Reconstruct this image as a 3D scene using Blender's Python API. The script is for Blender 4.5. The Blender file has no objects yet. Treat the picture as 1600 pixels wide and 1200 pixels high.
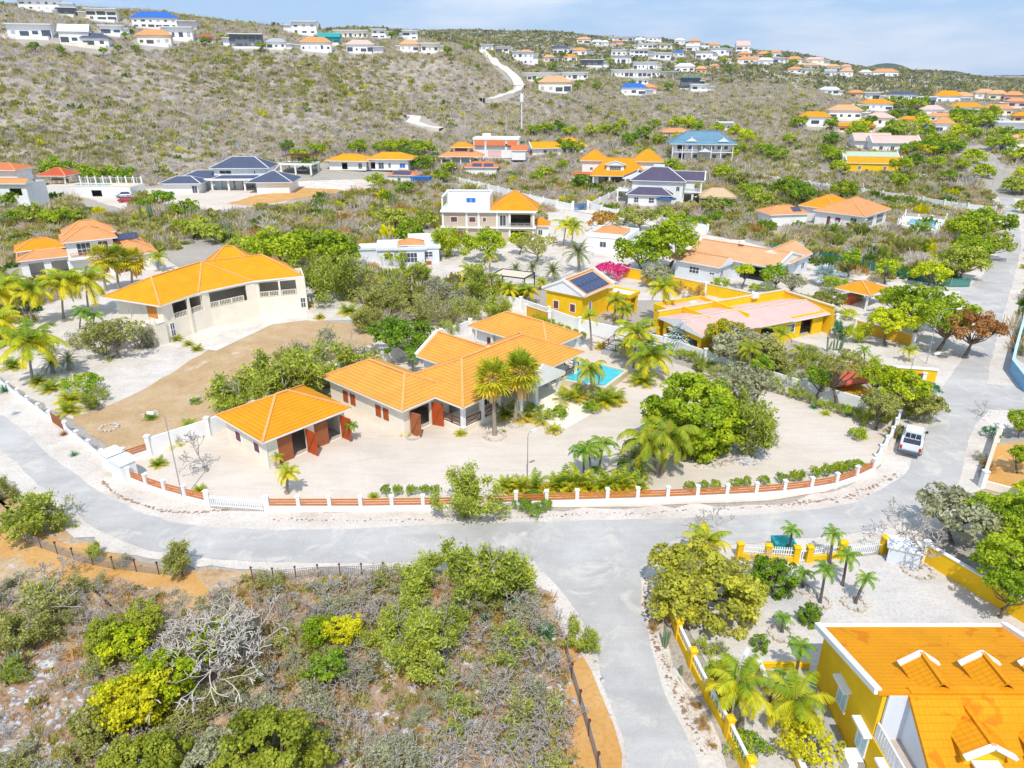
import bpy, bmesh, math, random
import numpy as np
from math import sin, cos, tan, pi, radians, atan2, hypot, sqrt

# ------------------------------------------------------------------ camera, world, sun, exposure
S = bpy.context.scene
COL = S.collection
F = 1110.0; PT = radians(23.5); CH = 32.0        # focal length in photo pixels, pitch down, camera height
cd = bpy.data.cameras.new("camera"); cam = bpy.data.objects.new("camera", cd); COL.objects.link(cam)
cd.sensor_width = 36; cd.lens = 36*F/1600; cd.clip_start = 0.5; cd.clip_end = 30000
cam.location = (0, 0, CH); cam.rotation_euler = (pi/2-PT, 0, 0); S.camera = cam
SUN_EL = radians(57); SUN_DIR = (0.0, -0.5)     # sun stands behind the camera: shadows fall away from it
W = bpy.data.worlds.new("World"); S.world = W; W.use_nodes = True
wn = W.node_tree; wn.nodes.clear()
sky = wn.nodes.new('ShaderNodeTexSky'); sky.sky_type = 'NISHITA'; sky.sun_disc = False
sky.sun_elevation = SUN_EL; sky.sun_rotation = atan2(SUN_DIR[0], SUN_DIR[1]); sky.altitude = 50
sky.air_density = 1.0; sky.dust_density = 0.3; sky.ozone_density = 3
bg = wn.nodes.new('ShaderNodeBackground'); bg.inputs[1].default_value = 0.1
wo = wn.nodes.new('ShaderNodeOutputWorld')
wt = wn.nodes.new('ShaderNodeTexCoord'); wm = wn.nodes.new('ShaderNodeMapping'); wm.inputs['Scale'].default_value = (1.6, 1.6, 7)
wnz = wn.nodes.new('ShaderNodeTexNoise'); wnz.inputs['Scale'].default_value = 2.2; wnz.inputs['Detail'].default_value = 5; wnz.inputs['Roughness'].default_value = .55
wr = wn.nodes.new('ShaderNodeValToRGB'); wr.color_ramp.elements[0].position = .47; wr.color_ramp.elements[0].color = (0,0,0,1)
wr.color_ramp.elements[1].position = .66; wr.color_ramp.elements[1].color = (.6,.6,.6,1)
wx = wn.nodes.new('ShaderNodeMix'); wx.data_type = 'RGBA'; wx.inputs[7].default_value = (9.0, 9.3, 10.0, 1)
L = wn.links.new
L(wt.outputs['Generated'], wm.inputs[0]); L(wm.outputs[0], wnz.inputs[0]); L(wnz.outputs[0], wr.inputs[0])
wb = wn.nodes.new('ShaderNodeMix'); wb.data_type = 'RGBA'; wb.inputs[0].default_value = .8; wb.inputs[7].default_value = (4.2, 6.2, 9.3, 1)
L(sky.outputs[0], wb.inputs[6]); L(wr.outputs[0], wx.inputs[0]); L(wb.outputs[2], wx.inputs[6]); L(wx.outputs[2], bg.inputs[0]); L(bg.outputs[0], wo.inputs[0])
sl = bpy.data.lights.new("sun", 'SUN'); sl.energy = 3.4; sl.angle = radians(.53); sl.color = (1, .955, .88)
so = bpy.data.objects.new("sun", sl); COL.objects.link(so); so.location = (0, -50, 120)
_n = hypot(*SUN_DIR); _d = (-SUN_DIR[0]/_n*cos(SUN_EL), -SUN_DIR[1]/_n*cos(SUN_EL), -sin(SUN_EL))
import mathutils
from mathutils import Vector
so.rotation_euler = Vector(_d).to_track_quat('-Z', 'Y').to_euler()
S.view_settings.view_transform = 'Standard'; S.view_settings.look = 'None'; S.view_settings.exposure = 0.16; S.view_settings.gamma = 1
S.cycles.max_bounces = 6; S.cycles.diffuse_bounces = 3; S.cycles.transparent_max_bounces = 6
S.cycles.use_denoising = True
R = random.Random(7); NR = np.random.default_rng(11)

# ------------------------------------------------------------------ pixel (1600x1200) <-> world
def ray(u, v):
    x = (u-800)/F; y = (600-v)/F
    return x, cos(PT)+y*sin(PT), -sin(PT)+y*cos(PT)
def P(u, v, z=0.0):
    "point where the sight line of a photo pixel meets the level z"
    dx, dy, dz = ray(u, v); t = (z-CH)/dz
    return (dx*t, dy*t)
def pix(x, y, z):
    "numpy friendly world -> photo pixel"
    z = z-CH; d = y*cos(PT)-z*sin(PT); w = y*sin(PT)+z*cos(PT)
    return 800+F*x/d, 600-F*w/d

# ------------------------------------------------------------------ terrain height: profiles per azimuth, (D, v) -> z
KD = [250, 320, 380, 430, 480, 560, 700, 900, 1200, 1500, 2500, 6000]
PROF = {   # photo column u : image row reached at each distance (None = keep height)
 -300: [None, 195,110, 62, 26, -6,None,None,None,None,None,None],
 0:    [None, 195,115, 68, 34,  6,None,None,None,None,None,None],
 200:  [None, 200,128, 76, 44, 21,None,None,None,None,None,None],
 400:  [None, 205,142, 80, 56, 33,None,None,None,None,None,None],
 560:  [None, 208,148, 84, 68, 54, 50, 47, 46,None,None,None],
 700:  [None, 211,160, 88, 74, 70, 66, 58, 49,None,None,None],
 770:  [None, 214,176,135,104, 92, 82, 68, 48,None,None,None],
 830:  [None, 217,184,156,140,124,104, 78, 50,None,None,None],
 1000: [None, 222,196,164,146,130,110, 86, 61,None,None,None],
 1200: [None, 226,202,178,162,142,122,101, 80,None,None,None],
 1400: [None, 228,208,192,178,163,146,129,117,109,None,None],
 1600: [None, 229,210,194,181,166,152,140,130,124,120,118],
 1900: [None, 229,210,194,181,166,152,140,130,124,120,118]}
_AZ = []; _Z = []
for _u in sorted(PROF):
    dx, dy, dz = ray(_u, 120); _AZ.append(atan2(dx, dy)); row = []
    for _D, _v in zip(KD, PROF[_u]):
        if _v is None: row.append(row[-1] if row else 0.0)
        else:
            dx, dy, dz = ray(_u, _v); row.append(max(0.0, CH+_D*dz/hypot(dx, dy)))
    _Z.append(row)
_AZ = np.array(_AZ); _Z = np.array(_Z); _KD = np.array(KD, float)
def hz(x, y):
    "terrain height, arrays or scalars"
    x = np.asarray(x, float); y = np.asarray(y, float)
    D = np.hypot(x, y); az = np.arctan2(x, y)
    a = np.interp(az, _AZ, np.arange(len(_AZ))); i = np.clip(a.astype(int), 0, len(_AZ)-2); fa = a-i; fa = fa*fa*(3-2*fa)
    k = np.interp(D, _KD, np.arange(len(_KD))); j = np.clip(k.astype(int), 0, len(_KD)-2); fk = k-j
    z0 = _Z[i, j]*(1-fk)+_Z[i, j+1]*fk; z1 = _Z[i+1, j]*(1-fk)+_Z[i+1, j+1]*fk
    z = z0*(1-fa)+z1*fa
    m = np.clip((D-262)/150, 0, 1)
    z = z + m*(1.1*np.sin(x*.045+1.3*np.sin(y*.031))+.9*np.sin(y*.06+x*.017)+m*1.2*np.sin(x*.013)*np.sin(y*.011+2))
    w = np.clip((np.abs(az)-radians(55))/radians(30), 0, 1)
    return z*(1-w)*1.0
def G(u, v):
    "where a photo pixel meets the terrain"
    dx, dy, dz = ray(u, v); h = hypot(dx, dy)
    D = np.concatenate([np.arange(20, 600, 1.0), np.arange(600, 6000, 6.0)])
    f = (CH+D*dz/h)-hz(dx/h*D, dy/h*D)
    k = np.argmax(f <= 0)
    if f[k] > 0: k = len(D)-1
    if k > 0 and f[k] <= 0:
        t = f[k-1]/(f[k-1]-f[k]); d = D[k-1]+t*(D[k]-D[k-1])
    else: d = D[k]
    x, y = dx/h*d, dy/h*d
    return float(x), float(y), float(hz(x, y))

# ------------------------------------------------------------------ objects, tags
def tag(o, label=None, cat=None, group=None, kind=None):
    if label: o['label'] = label
    if cat: o['category'] = cat
    if group: o['group'] = group
    if kind: o['kind'] = kind
    return o
def empty(name, loc, rz=0, label=None, cat=None, group=None):
    o = bpy.data.objects.new(name, None); COL.objects.link(o); o.location = loc; o.rotation_euler = (0, 0, rz)
    o.empty_display_size = .3
    return tag(o, label, cat, group)
class MB:
    "collects faces (with material slot and uv) and links them as one mesh object"
    def __init__(s): s.v = []; s.f = []; s.m = []; s.uv = []
    def face(s, pts, m=0, uv=None):
        n = len(s.v); s.v += [tuple(p) for p in pts]; s.f.append(tuple(range(n, n+len(pts)))); s.m.append(m)
        if uv is None:                                  # metres along the level direction and up the slope
            a = Vector(pts[0]); e = None
            nn = (Vector(pts[1])-a).cross(Vector(pts[2])-a)
            if nn.length > 1e-9: nn.normalize()
            e = Vector((-nn.y, nn.x, 0)); e = e.normalized() if e.length > 1e-3 else Vector((1, 0, 0))
            w = nn.cross(e)
            uv = [(Vector(p).dot(e), Vector(p).dot(w)) for p in pts]
        s.uv.append(uv)
    def box(s, x0, x1, y0, y1, z0, z1, m=0):
        s.hexa([(x0,y0),(x1,y0),(x1,y1),(x0,y1)], z0, z1, m)
    def hexa(s, q, z0, z1, m=0, cap=True):
        n = len(q)
        for i in range(n):
            a, b = q[i], q[(i+1) % n]
            s.face([(a[0],a[1],z0),(b[0],b[1],z0),(b[0],b[1],z1),(a[0],a[1],z1)], m)
        if cap:
            s.face([(p[0],p[1],z1) for p in q], m); s.face([(p[0],p[1],z0) for p in reversed(q)], m)
    def beam(s, a, b, w, h, m=0):
        "rectangular bar from a to b"
        a = Vector(a); b = Vector(b); d = b-a
        if d.length < 1e-6: return
        d.normalize(); sx = d.cross(Vector((0,0,1)))
        sx = sx.normalized() if sx.length > 1e-3 else Vector((1,0,0)); up = sx.cross(d)
        o = [sx*w/2+up*h/2, -sx*w/2+up*h/2, -sx*w/2-up*h/2, sx*w/2-up*h/2]
        A = [a+k for k in o]; B = [b+k for k in o]
        for i in range(4):
            j = (i+1) % 4; s.face([A[j], A[i], B[i], B[j]], m)
        s.face(A, m); s.face(B[::-1], m)
    def tube(s, pts, rs, n=6, m=0, cap=True):
        rings = []
        for i, p in enumerate(pts):
            p = Vector(p); d = Vector(pts[min(i+1, len(pts)-1)])-Vector(pts[max(i-1, 0)]); d.normalize()
            a = d.cross(Vector((0.13,1,0.07))); a = a.normalized() if a.length > 1e-3 else Vector((1,0,0)); b = d.cross(a)
            r = rs[i] if isinstance(rs, (list, tuple)) else rs
            rings.append([p+(a*cos(2*pi*k/n)+b*sin(2*pi*k/n))*r for k in range(n)])
        for A, B in zip(rings, rings[1:]):
            for k in range(n):
                j = (k+1) % n; s.face([A[k], A[j], B[j], B[k]], m, uv=[(0,0)]*4)
        if cap: s.face(rings[-1], m, uv=[(0,0)]*n); s.face(rings[0][::-1], m, uv=[(0,0)]*n)
    def build(s, name, mats, parent=None, loc=None, smooth=False):
        me = bpy.data.meshes.new(name); me.from_pydata(s.v, [], s.f)
        mats = mats if isinstance(mats, (list, tuple)) else [mats]
        for m in mats: me.materials.append(m)
        if len(mats) > 1: me.polygons.foreach_set('material_index', s.m)
        ul = me.uv_layers.new(name='UVMap'); ul.data.foreach_set('uv', np.array([c for f in s.uv for p in f for c in p], dtype=np.float32))
        if smooth: me.polygons.foreach_set('use_smooth', [True]*len(s.f))
        o = bpy.data.objects.new(name, me); COL.objects.link(o)
        if parent: o.parent = parent
        if loc: o.location = loc
        return o
def npmesh(name, V, Fq, mat, attrs=None, k=4, smooth=False, matidx=None):
    "mesh datablock straight from arrays; V (n,3), Fq (m,k) indices"
    me = bpy.data.meshes.new(name); V = np.asarray(V, np.float32); Fq = np.asarray(Fq, np.int32)
    me.vertices.add(len(V)); me.vertices.foreach_set('co', V.ravel())
    me.loops.add(Fq.size); me.loops.foreach_set('vertex_index', Fq.ravel())
    me.polygons.add(len(Fq)); me.polygons.foreach_set('loop_start', np.arange(0, Fq.size, k, dtype=np.int32))
    for m in (mat if isinstance(mat, (list, tuple)) else [mat]): me.materials.append(m)
    if matidx is not None: me.polygons.foreach_set('material_index', np.asarray(matidx, np.int32))
    for an, arr in (attrs or {}).items():
        if arr.ndim == 1: a = me.attributes.new(an, 'FLOAT', 'POINT'); a.data.foreach_set('value', arr.astype(np.float32))
        else: a = me.attributes.new(an, 'FLOAT_COLOR', 'POINT'); a.data.foreach_set('color', arr.astype(np.float32).ravel())
    if smooth: me.polygons.foreach_set('use_smooth', np.ones(len(Fq), bool))
    me.update(calc_edges=True)
    return me
def obj(name, me, parent=None, loc=None, rz=0, sc=None):
    o = bpy.data.objects.new(name, me); COL.objects.link(o)
    if parent: o.parent = parent
    if loc is not None: o.location = loc
    if rz: o.rotation_euler = (0, 0, rz)
    if sc: o.scale = sc if isinstance(sc, (tuple, list)) else (sc, sc, sc)
    return o

FOOT = []                                              # building footprints as circles, kept free of scrub
def foot(x, y, r): FOOT.append((x, y, r))
def hits(x, y, pad=0.0): return any((x-a)**2+(y-b)**2 < (r+pad)**2 for a, b, r in FOOT)
def footrect(ox, oy, a, x0, y0, lx, ly):
    n = max(1, round(max(lx, ly)/max(2.0, min(lx, ly)))); 
    for i in range(n):
        t = (i+.5)/n; cx, cy = (x0+lx*t, y0+ly/2) if lx >= ly else (x0+lx/2, y0+ly*t); w = lx/n if lx >= ly else lx; h = ly if lx >= ly else ly/n
        foot(ox+cx*cos(a)-cy*sin(a), oy+cx*sin(a)+cy*cos(a), hypot(w, h)/2+.4)
# ------------------------------------------------------------------ materials
_M = {}
def nodes(name):
    m = bpy.data.materials.new(name); m.use_nodes = True; nt = m.node_tree
    b = nt.nodes['Principled BSDF']; return m, nt, b
def lk(nt, a, b): nt.links.new(a, b)
def ramp(nt, fac, stops):
    r = nt.nodes.new('ShaderNodeValToRGB'); e = r.color_ramp.elements
    while len(e) < len(stops): e.new(.5)
    for i, (p, c) in enumerate(stops): e[i].position = p; e[i].color = (*c, 1)
    lk(nt, fac, r.inputs[0]); return r.outputs[0]
def noise(nt, scale, detail=4, rough=.6, vec='Object', dist=0, stretch=None):
    tc = nt.nodes.new('ShaderNodeTexCoord'); n = nt.nodes.new('ShaderNodeTexNoise')
    n.inputs['Scale'].default_value = scale; n.inputs['Detail'].default_value = detail; n.inputs['Roughness'].default_value = rough
    n.inputs['Distortion'].default_value = dist; src = tc.outputs[vec]
    if stretch:
        mp = nt.nodes.new('ShaderNodeMapping'); mp.inputs['Scale'].default_value = stretch; lk(nt, src, mp.inputs[0]); src = mp.outputs[0]
    lk(nt, src, n.inputs[0]); return n.outputs[0]
def mixc(nt, fac, a, b, mode='MIX'):
    x = nt.nodes.new('ShaderNodeMix'); x.data_type = 'RGBA'; x.blend_type = mode
    for i, s in ((0, fac), (6, a), (7, b)):
        if isinstance(s, (int, float)): x.inputs[i].default_value = s
        elif isinstance(s, tuple): x.inputs[i].default_value = (*s, 1)
        else: lk(nt, s, x.inputs[i])
    return x.outputs[2]
def bump(nt, b, h, dist=.05, strength=1.0):
    n = nt.nodes.new('ShaderNodeBump'); n.inputs['Distance'].default_value = dist; n.inputs['Strength'].default_value = strength
    lk(nt, h, n.inputs['Height']); lk(nt, n.outputs[0], b.inputs['Normal'])
def math_(nt, op, a, b=None, clamp=False):
    n = nt.nodes.new('ShaderNodeMath'); n.operation = op; n.use_clamp = clamp
    for i, s in ((0, a), (1, b)):
        if s is None: continue
        if isinstance(s, (int, float)): n.inputs[i].default_value = s
        else: lk(nt, s, n.inputs[i])
    return n.outputs[0]
def mat_plain(name, c, rough=.7, var=.12, scale=1.2, metal=0, spec=.3):
    "painted / plastered surface with faint mottling"
    if name in _M: return _M[name]
    m, nt, b = nodes(name); n = noise(nt, scale, 6, .65)
    d = tuple(x*(1-var) for x in c); e = tuple(min(1, x*(1+var*.5)) for x in c)
    lk(nt, ramp(nt, n, [(.3, d), (.55, c), (.75, e)]), b.inputs['Base Color'])
    b.inputs['Roughness'].default_value = rough; b.inputs['Metallic'].default_value = metal; b.inputs['Specular IOR Level'].default_value = spec
    _M[name] = m; return m
def mat_ground(name, stops, scale=.25, detail=8, fine=6.0, bd=.05, patch=None, finecol=.25, tracks=0):
    "earth: large patches, fine grain, bump"
    m, nt, b = nodes(name); n = noise(nt, scale, detail, .68, dist=.4)
    c = ramp(nt, n, stops)
    f = noise(nt, fine, 6, .75)
    c = mixc(nt, finecol, c, ramp(nt, f, [(.35, (.32,.29,.26)), (.5, (.8,.8,.8)), (.65, (1.0,1.0,1.0))]), 'MULTIPLY')
    if tracks:
        tn = noise(nt, .55, 3, .5, dist=2.2, stretch=(.18, 1, 1)); c = mixc(nt, tracks, c, ramp(nt, tn, [(.44,(.70,.67,.64)), (.52,(1,1,1)), (.60,(1,1,1)), (.66,(.84,.82,.80))]), 'MULTIPLY')
        sp_ = noise(nt, 22, 2, .5); c = mixc(nt, .5, c, ramp(nt, sp_, [(.30,(.35,.30,.26)), (.37,(1,1,1))]), 'MULTIPLY')
    if patch:
        p = noise(nt, patch[0], 5, .6, dist=1.0); pr = ramp(nt, p, [(patch[1], (0,0,0)), (patch[1]+.08, (1,1,1))])
        c = mixc(nt, pr, c, patch[2])
    lk(nt, c, b.inputs['Base Color']); b.inputs['Roughness'].default_value = .95; b.inputs['Specular IOR Level'].default_value = .1
    bump(nt, b, f, bd, .6); return m
def mat_tiles(name, c, ridge=None, row=.36, colw=.30, dark=.55, stains=0.0):
    "roof tiles: courses along the slope, rolls across"
    if name in _M: return _M[name]
    m, nt, b = nodes(name)
    uv = nt.nodes.new('ShaderNodeUVMap'); sp = nt.nodes.new('ShaderNodeSeparateXYZ'); lk(nt, uv.outputs[0], sp.inputs[0])
    fy = math_(nt, 'FRACT', math_(nt, 'MULTIPLY', sp.outputs[1], 1/row)); fx = math_(nt, 'FRACT', math_(nt, 'MULTIPLY', sp.outputs[0], 1/colw))
    hx = math_(nt, 'ABSOLUTE', math_(nt, 'SUBTRACT', fx, .5))                # .5 at valley, 0 at crest
    hy = fy
    line = math_(nt, 'GREATER_THAN', fy, .84); col = math_(nt, 'GREATER_THAN', hx, .4)
    n = noise(nt, .5, 5, .6); n2 = noise(nt, 6, 3, .6)
    base = ramp(nt, n, [(.3, tuple(x*.86 for x in c)), (.6, c), (.8, tuple(min(1, x*1.08+.01) for x in c))])
    base = mixc(nt, .22, base, ramp(nt, n2, [(.3, (.6,.6,.6)), (.6, (1,1,1))]), 'MULTIPLY')
    f = math_(nt, 'MAXIMUM', math_(nt, 'MULTIPLY', line, .8), math_(nt, 'MULTIPLY', col, .45))
    base = mixc(nt, f, base, tuple(x*dark for x in c))
    if stains:
        s = noise(nt, 1.1, 3, .5, stretch=(1, 1, 1), dist=.5); base = mixc(nt, math_(nt, 'MULTIPLY', ramp_f(nt, s, .60, .66), stains), base, (c[0]*.72, c[1]*.45, c[2]*.5))
    lk(nt, base, b.inputs['Base Color']); b.inputs['Roughness'].default_value = .75; b.inputs['Specular IOR Level'].default_value = .2
    h = math_(nt, 'SUBTRACT', math_(nt, 'MULTIPLY', math_(nt, 'SUBTRACT', 1.0, fy), .5), hx)
    bump(nt, b, h, .05, .7); _M[name] = m; return m
def ramp_f(nt, s, a, b_):
    mr = nt.nodes.new('ShaderNodeMapRange'); lk(nt, s, mr.inputs[0]); mr.inputs[1].default_value = a; mr.inputs[2].default_value = b_; return mr.outputs[0]
def mat_leaf(name, cols, trans=.25, scale=3.0, rough=.6):
    "foliage: leaf to leaf variation by the 'tint' attribute, clump variation by noise, a little plant to plant"
    if name in _M: return _M[name]
    m, nt, b = nodes(name); at = nt.nodes.new('ShaderNodeAttribute'); at.attribute_name = 'tint'
    n = noise(nt, scale, 2, .5); oi = nt.nodes.new('ShaderNodeObjectInfo')
    f = math_(nt, 'ADD', math_(nt, 'MULTIPLY', at.outputs['Fac'], .65), math_(nt, 'MULTIPLY', math_(nt, 'SUBTRACT', n, .25), .95))
    f = math_(nt, 'ADD', f, math_(nt, 'MULTIPLY', math_(nt, 'SUBTRACT', oi.outputs['Random'], .5), .25), True)
    c = ramp(nt, f, [(.1, cols[0]), (.45, cols[1]), (.85, cols[2])])
    lk(nt, c, b.inputs['Base Color']); b.inputs['Roughness'].default_value = rough; b.inputs['Specular IOR Level'].default_value = .25
    t = nt.nodes.new('ShaderNodeBsdfTranslucent'); lk(nt, c, t.inputs[0]); mx = nt.nodes.new('ShaderNodeMixShader'); mx.inputs[0].default_value = trans
    out = nt.nodes['Material Output']; lk(nt, b.outputs[0], mx.inputs[1]); lk(nt, t.outputs[0], mx.inputs[2]); lk(nt, mx.outputs[0], out.inputs[0])
    _M[name] = m; return m
def mat_attr(name, trans=.15):
    "colour read from the plant's own 'col' attribute"
    m, nt, b = nodes(name); at = nt.nodes.new('ShaderNodeAttribute'); at.attribute_name = 'col'
    n = noise(nt, 2.5, 3, .6); c = mixc(nt, .5, at.outputs['Color'], ramp(nt, n, [(.3, (.72,.72,.72)), (.6, (1,1,1))]), 'MULTIPLY')
    lk(nt, c, b.inputs['Base Color']); b.inputs['Roughness'].default_value = .8; b.inputs['Specular IOR Level'].default_value = .1
    t = nt.nodes.new('ShaderNodeBsdfTranslucent'); lk(nt, c, t.inputs[0]); mx = nt.nodes.new('ShaderNodeMixShader'); mx.inputs[0].default_value = trans
    out = nt.nodes['Material Output']; lk(nt, b.outputs[0], mx.inputs[1]); lk(nt, t.outputs[0], mx.inputs[2]); lk(nt, mx.outputs[0], out.inputs[0])
    return m
# ------------------------------------------------------------------ vegetation meshes
def unit(v): return v/np.maximum(np.linalg.norm(v, axis=-1, keepdims=True), 1e-9)
def quads(C, Nn, size, rng, aspect=1.0, rnd=.7):
    "leaf quads of given sizes at C, facing roughly along Nn"
    n = len(C); nn = unit(Nn+rng.normal(0, rnd, (n, 3))); a = unit(np.cross(nn, rng.normal(0, 1, (n, 3)))); b = np.cross(nn, a)
    s = (np.ones(n)*size*rng.uniform(.65, 1.3, n))[:, None]/2
    V = np.stack([C-a*s-b*s*aspect*.4, C+a*s*.4-b*s*aspect, C+a*s+b*s*aspect*.4, C-a*s*.4+b*s*aspect], 1).reshape(-1, 3)
    return V, np.arange(4*n).reshape(-1, 4)
def segs3(A, B, ra, rb, n=3):
    "thin n sided sticks from A to B"
    d = unit(B-A); a = unit(np.cross(d, np.array([.31, .17, .93])+0*d)); b = np.cross(d, a); V = []
    for P0, r in ((A, ra), (B, rb)):
        for k in range(n):
            t = 2*pi*k/n; V.append(P0+(a*cos(t)+b*sin(t))*np.asarray(r)[:, None])
    V = np.stack(V, 1).reshape(-1, 3); m = len(A); base = np.arange(m)[:, None]*2*n; Fq = []
    for k in range(n):
        j = (k+1) % n; Fq.append(base+np.array([[k, j, n+j, n+k]]))
    return V, np.stack(Fq, 1).reshape(-1, 4)
def merge(parts):
    Vs, Fs, Ts, Ms, o = [], [], [], [], 0
    for V, Fq, T, m in parts:
        Vs.append(V); Fs.append(Fq+o); o += len(V); Ts.append(np.broadcast_to(T, (len(V),)) if np.ndim(T) == 0 else T); Ms.append(np.full(len(Fq), m))
    return np.concatenate(Vs), np.concatenate(Fs), np.concatenate(Ts), np.concatenate(Ms)
def branching(rng, levels, n0, L0, spread, up, r0, shrink=.72, kids=(2, 4), start=(0, 0, 0), wig=.25, d0=None, rmin=.0085):
    "recursive limbs -> arrays A, B, ra, rb"
    A, B, RA, RB = [], [], [], []
    def go(p, d, L, r, lv):
        q = p; steps = 3 if lv < levels else 2
        for k in range(steps):
            d = unit(d+rng.normal(0, wig, 3)+np.array([0, 0, up*.3])); e = q+d*L/steps; r2 = r*.85
            A.append(q); B.append(e); RA.append(max(r, rmin)); RB.append(max(r2, rmin*.8)); q = e; r = r2
        if lv < levels:
            for _ in range(rng.integers(kids[0], kids[1]+1)):
                t = unit(d+rng.normal(0, spread, 3)); go(q, t, L*shrink*rng.uniform(.75, 1.2), r*.68, lv+1)
    for i in range(n0):
        a = 2*pi*(i+rng.uniform(-.3, .3))/n0
        d = np.array([cos(a)*.8, sin(a)*.8, 1.0]) if d0 is None else np.array(d0, float)
        go(np.array(start, float), unit(d), L0*rng.uniform(.8, 1.2), r0, 0)
    return np.array(A), np.array(B), np.array(RA), np.array(RB)
def crown_pts(rng, rx, ry, rz, nc, rc, nl, flat=.3, lump=.25):
    "clump centres in an uneven ellipsoid shell, leaves on the clumps; unit centre at 0"
    ph = rng.uniform(0, 6.28, 6)
    d = unit(rng.normal(0, 1, (nc, 3))); d[:, 2] = np.where(d[:, 2] < -flat, -d[:, 2]*.5, d[:, 2]); d = unit(d)
    az = np.arctan2(d[:, 1], d[:, 0]); k = 1+lump*(np.sin(2*az+ph[0])*.5+np.sin(3*az+ph[1])*.5+np.sin(5*az+ph[2])*.35+np.sin(4*d[:, 2]+ph[3])*.3)
    r = rng.uniform(.35, 1.0, nc)**.5*k
    C = d*r[:, None]*np.array([rx, ry, rz]); rcs = rc*rng.uniform(.6, 1.3, nc)
    ci = rng.integers(0, nc, nl); q = unit(rng.normal(0, 1, (nl, 3))); q[:, 2] = np.where(rng.random(nl) < .6, np.abs(q[:, 2]), q[:, 2])
    X = C[ci]+q*(rcs[ci]*rng.uniform(.5, 1.0, nl)**.6)[:, None]*np.array([1, 1, .8])
    tint = rng.random(nc)[ci]*.55+rng.random(nl)*.45
    return X, unit(q+unit(C[ci]*np.array([1, 1, 1.2]))*.5), tint, C
def leafy_mesh(seed, nl=4500, leaf=.075, nc=90, rc=.22, rz=.75, flat=.3, lump=.25, mats=None, rnd=.7):
    "unit crown (radius 1), centre at 0"
    rng = np.random.default_rng(seed); X, Nn, t, C = crown_pts(rng, 1, 1, rz, nc, rc, nl, flat, lump)
    V, Fq = quads(X, Nn, leaf, rng, rnd=rnd); return npmesh('crown', V, Fq, mats, {'tint': np.repeat(t, 4)}), C
def trunk_mesh(seed, h, r, C, mat, n=14, lean=.1, stems=1):
    "trunk from the ground up to limbs that reach clumps of the crown (crown centre at h, real size)"
    rng = np.random.default_rng(seed); A, B, RA, RB = [], [], [], []
    for s in range(stems):
        p = np.array([0, 0, -.15]); fork = np.array([rng.normal(0, lean*h), rng.normal(0, lean*h), h*rng.uniform(.4, .55)])
        if stems > 1: p = p+np.array([rng.normal(0, .15), rng.normal(0, .15), 0])
        q = p
        for k in range(1, 4):
            e = p+(fork-p)*k/3+rng.normal(0, .03*h, 3)*(k < 3); rr = r*(1.15-.2*k); A.append(q); B.append(e); RA.append(rr+.1*r); RB.append(rr); q = e
        idx = rng.choice(len(C), min(n, len(C)), replace=False)
        for i in idx:
            tgt = C[i]; mid = (fork+tgt)/2+rng.normal(0, .05*h, 3)+np.array([0, 0, -.05*h])
            A += [q, mid]; B += [mid, tgt]; RA += [r*.45, r*.25]; RB += [r*.25, r*.07]
    V, Fq = segs3(np.array(A), np.array(B), np.array(RA), np.array(RB), 5)
    return npmesh('trunk', V, Fq, mat, smooth=True)
def shrub_mesh(seed, kind, mats):
    """unit shrubs (radius about 1, base at 0); slot 0 twigs, slot 1 leaves.
    bare: grey twigs; olive: twigs with thin feathery leaves; feather: dense feathery; round: leafy bush"""
    rng = np.random.default_rng(seed); parts = []
    if kind == 'bare':
        A, B, a, b = branching(rng, 4, 7, .42, .55, .25, .022, .68, (2, 3)); V, Fq = segs3(A, B, a, b); parts.append((V, Fq, rng.random(len(V)), 0))
    if kind in ('olive', 'feather'):
        A, B, a, b = branching(rng, 3, 7, .42, .55, .2, .022, .7, (2, 3)); V, Fq = segs3(A, B, a, b); parts.append((V, Fq, rng.random(len(V)), 0))
        m = len(A); tip = np.arange(m)[m//6:]; n = 5200 if kind == 'feather' else 1700
        i = rng.choice(tip, n); t = rng.random((n, 1)); X = A[i]*(1-t)+B[i]*t+rng.normal(0, .055 if kind == 'feather' else .05, (n, 3))
        X[:, 2] = np.maximum(X[:, 2], .03)
        d = unit(B[i]-A[i]+rng.normal(0, .5, (n, 3))+np.array([0, 0, .15])); s = unit(np.cross(d, rng.normal(0, 1, (n, 3)))); L_ = rng.uniform(.035, .09, (n, 1)); w = rng.uniform(.009, .021, (n, 1))
        V = np.stack([X-s*w, X+s*w, X+d*L_+s*w*.5, X+d*L_-s*w*.5], 1).reshape(-1, 3); parts.append((V, np.arange(4*n).reshape(-1, 4), np.repeat(rng.random(n), 4), 1))
    if kind == 'round':
        X, Nn, t, C = crown_pts(rng, 1, 1, .6, 46, .25, 1700, .1, .3); X[:, 2] += .58; X[:, 2] = np.maximum(X[:, 2], .02)
        V, Fq = quads(X, Nn, .095, rng); parts.append((V, Fq, np.repeat(t, 4), 1))
        A, B, a, b = branching(rng, 2, 5, .35, .5, .4, .03, .7, (2, 3)); V, Fq = segs3(A, B, a, b); parts.append((V, Fq, .5, 0))
    V, Fq, T, Mi = merge(parts); return npmesh('shrub', V, Fq, mats, {'tint': T}, matidx=Mi)
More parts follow.
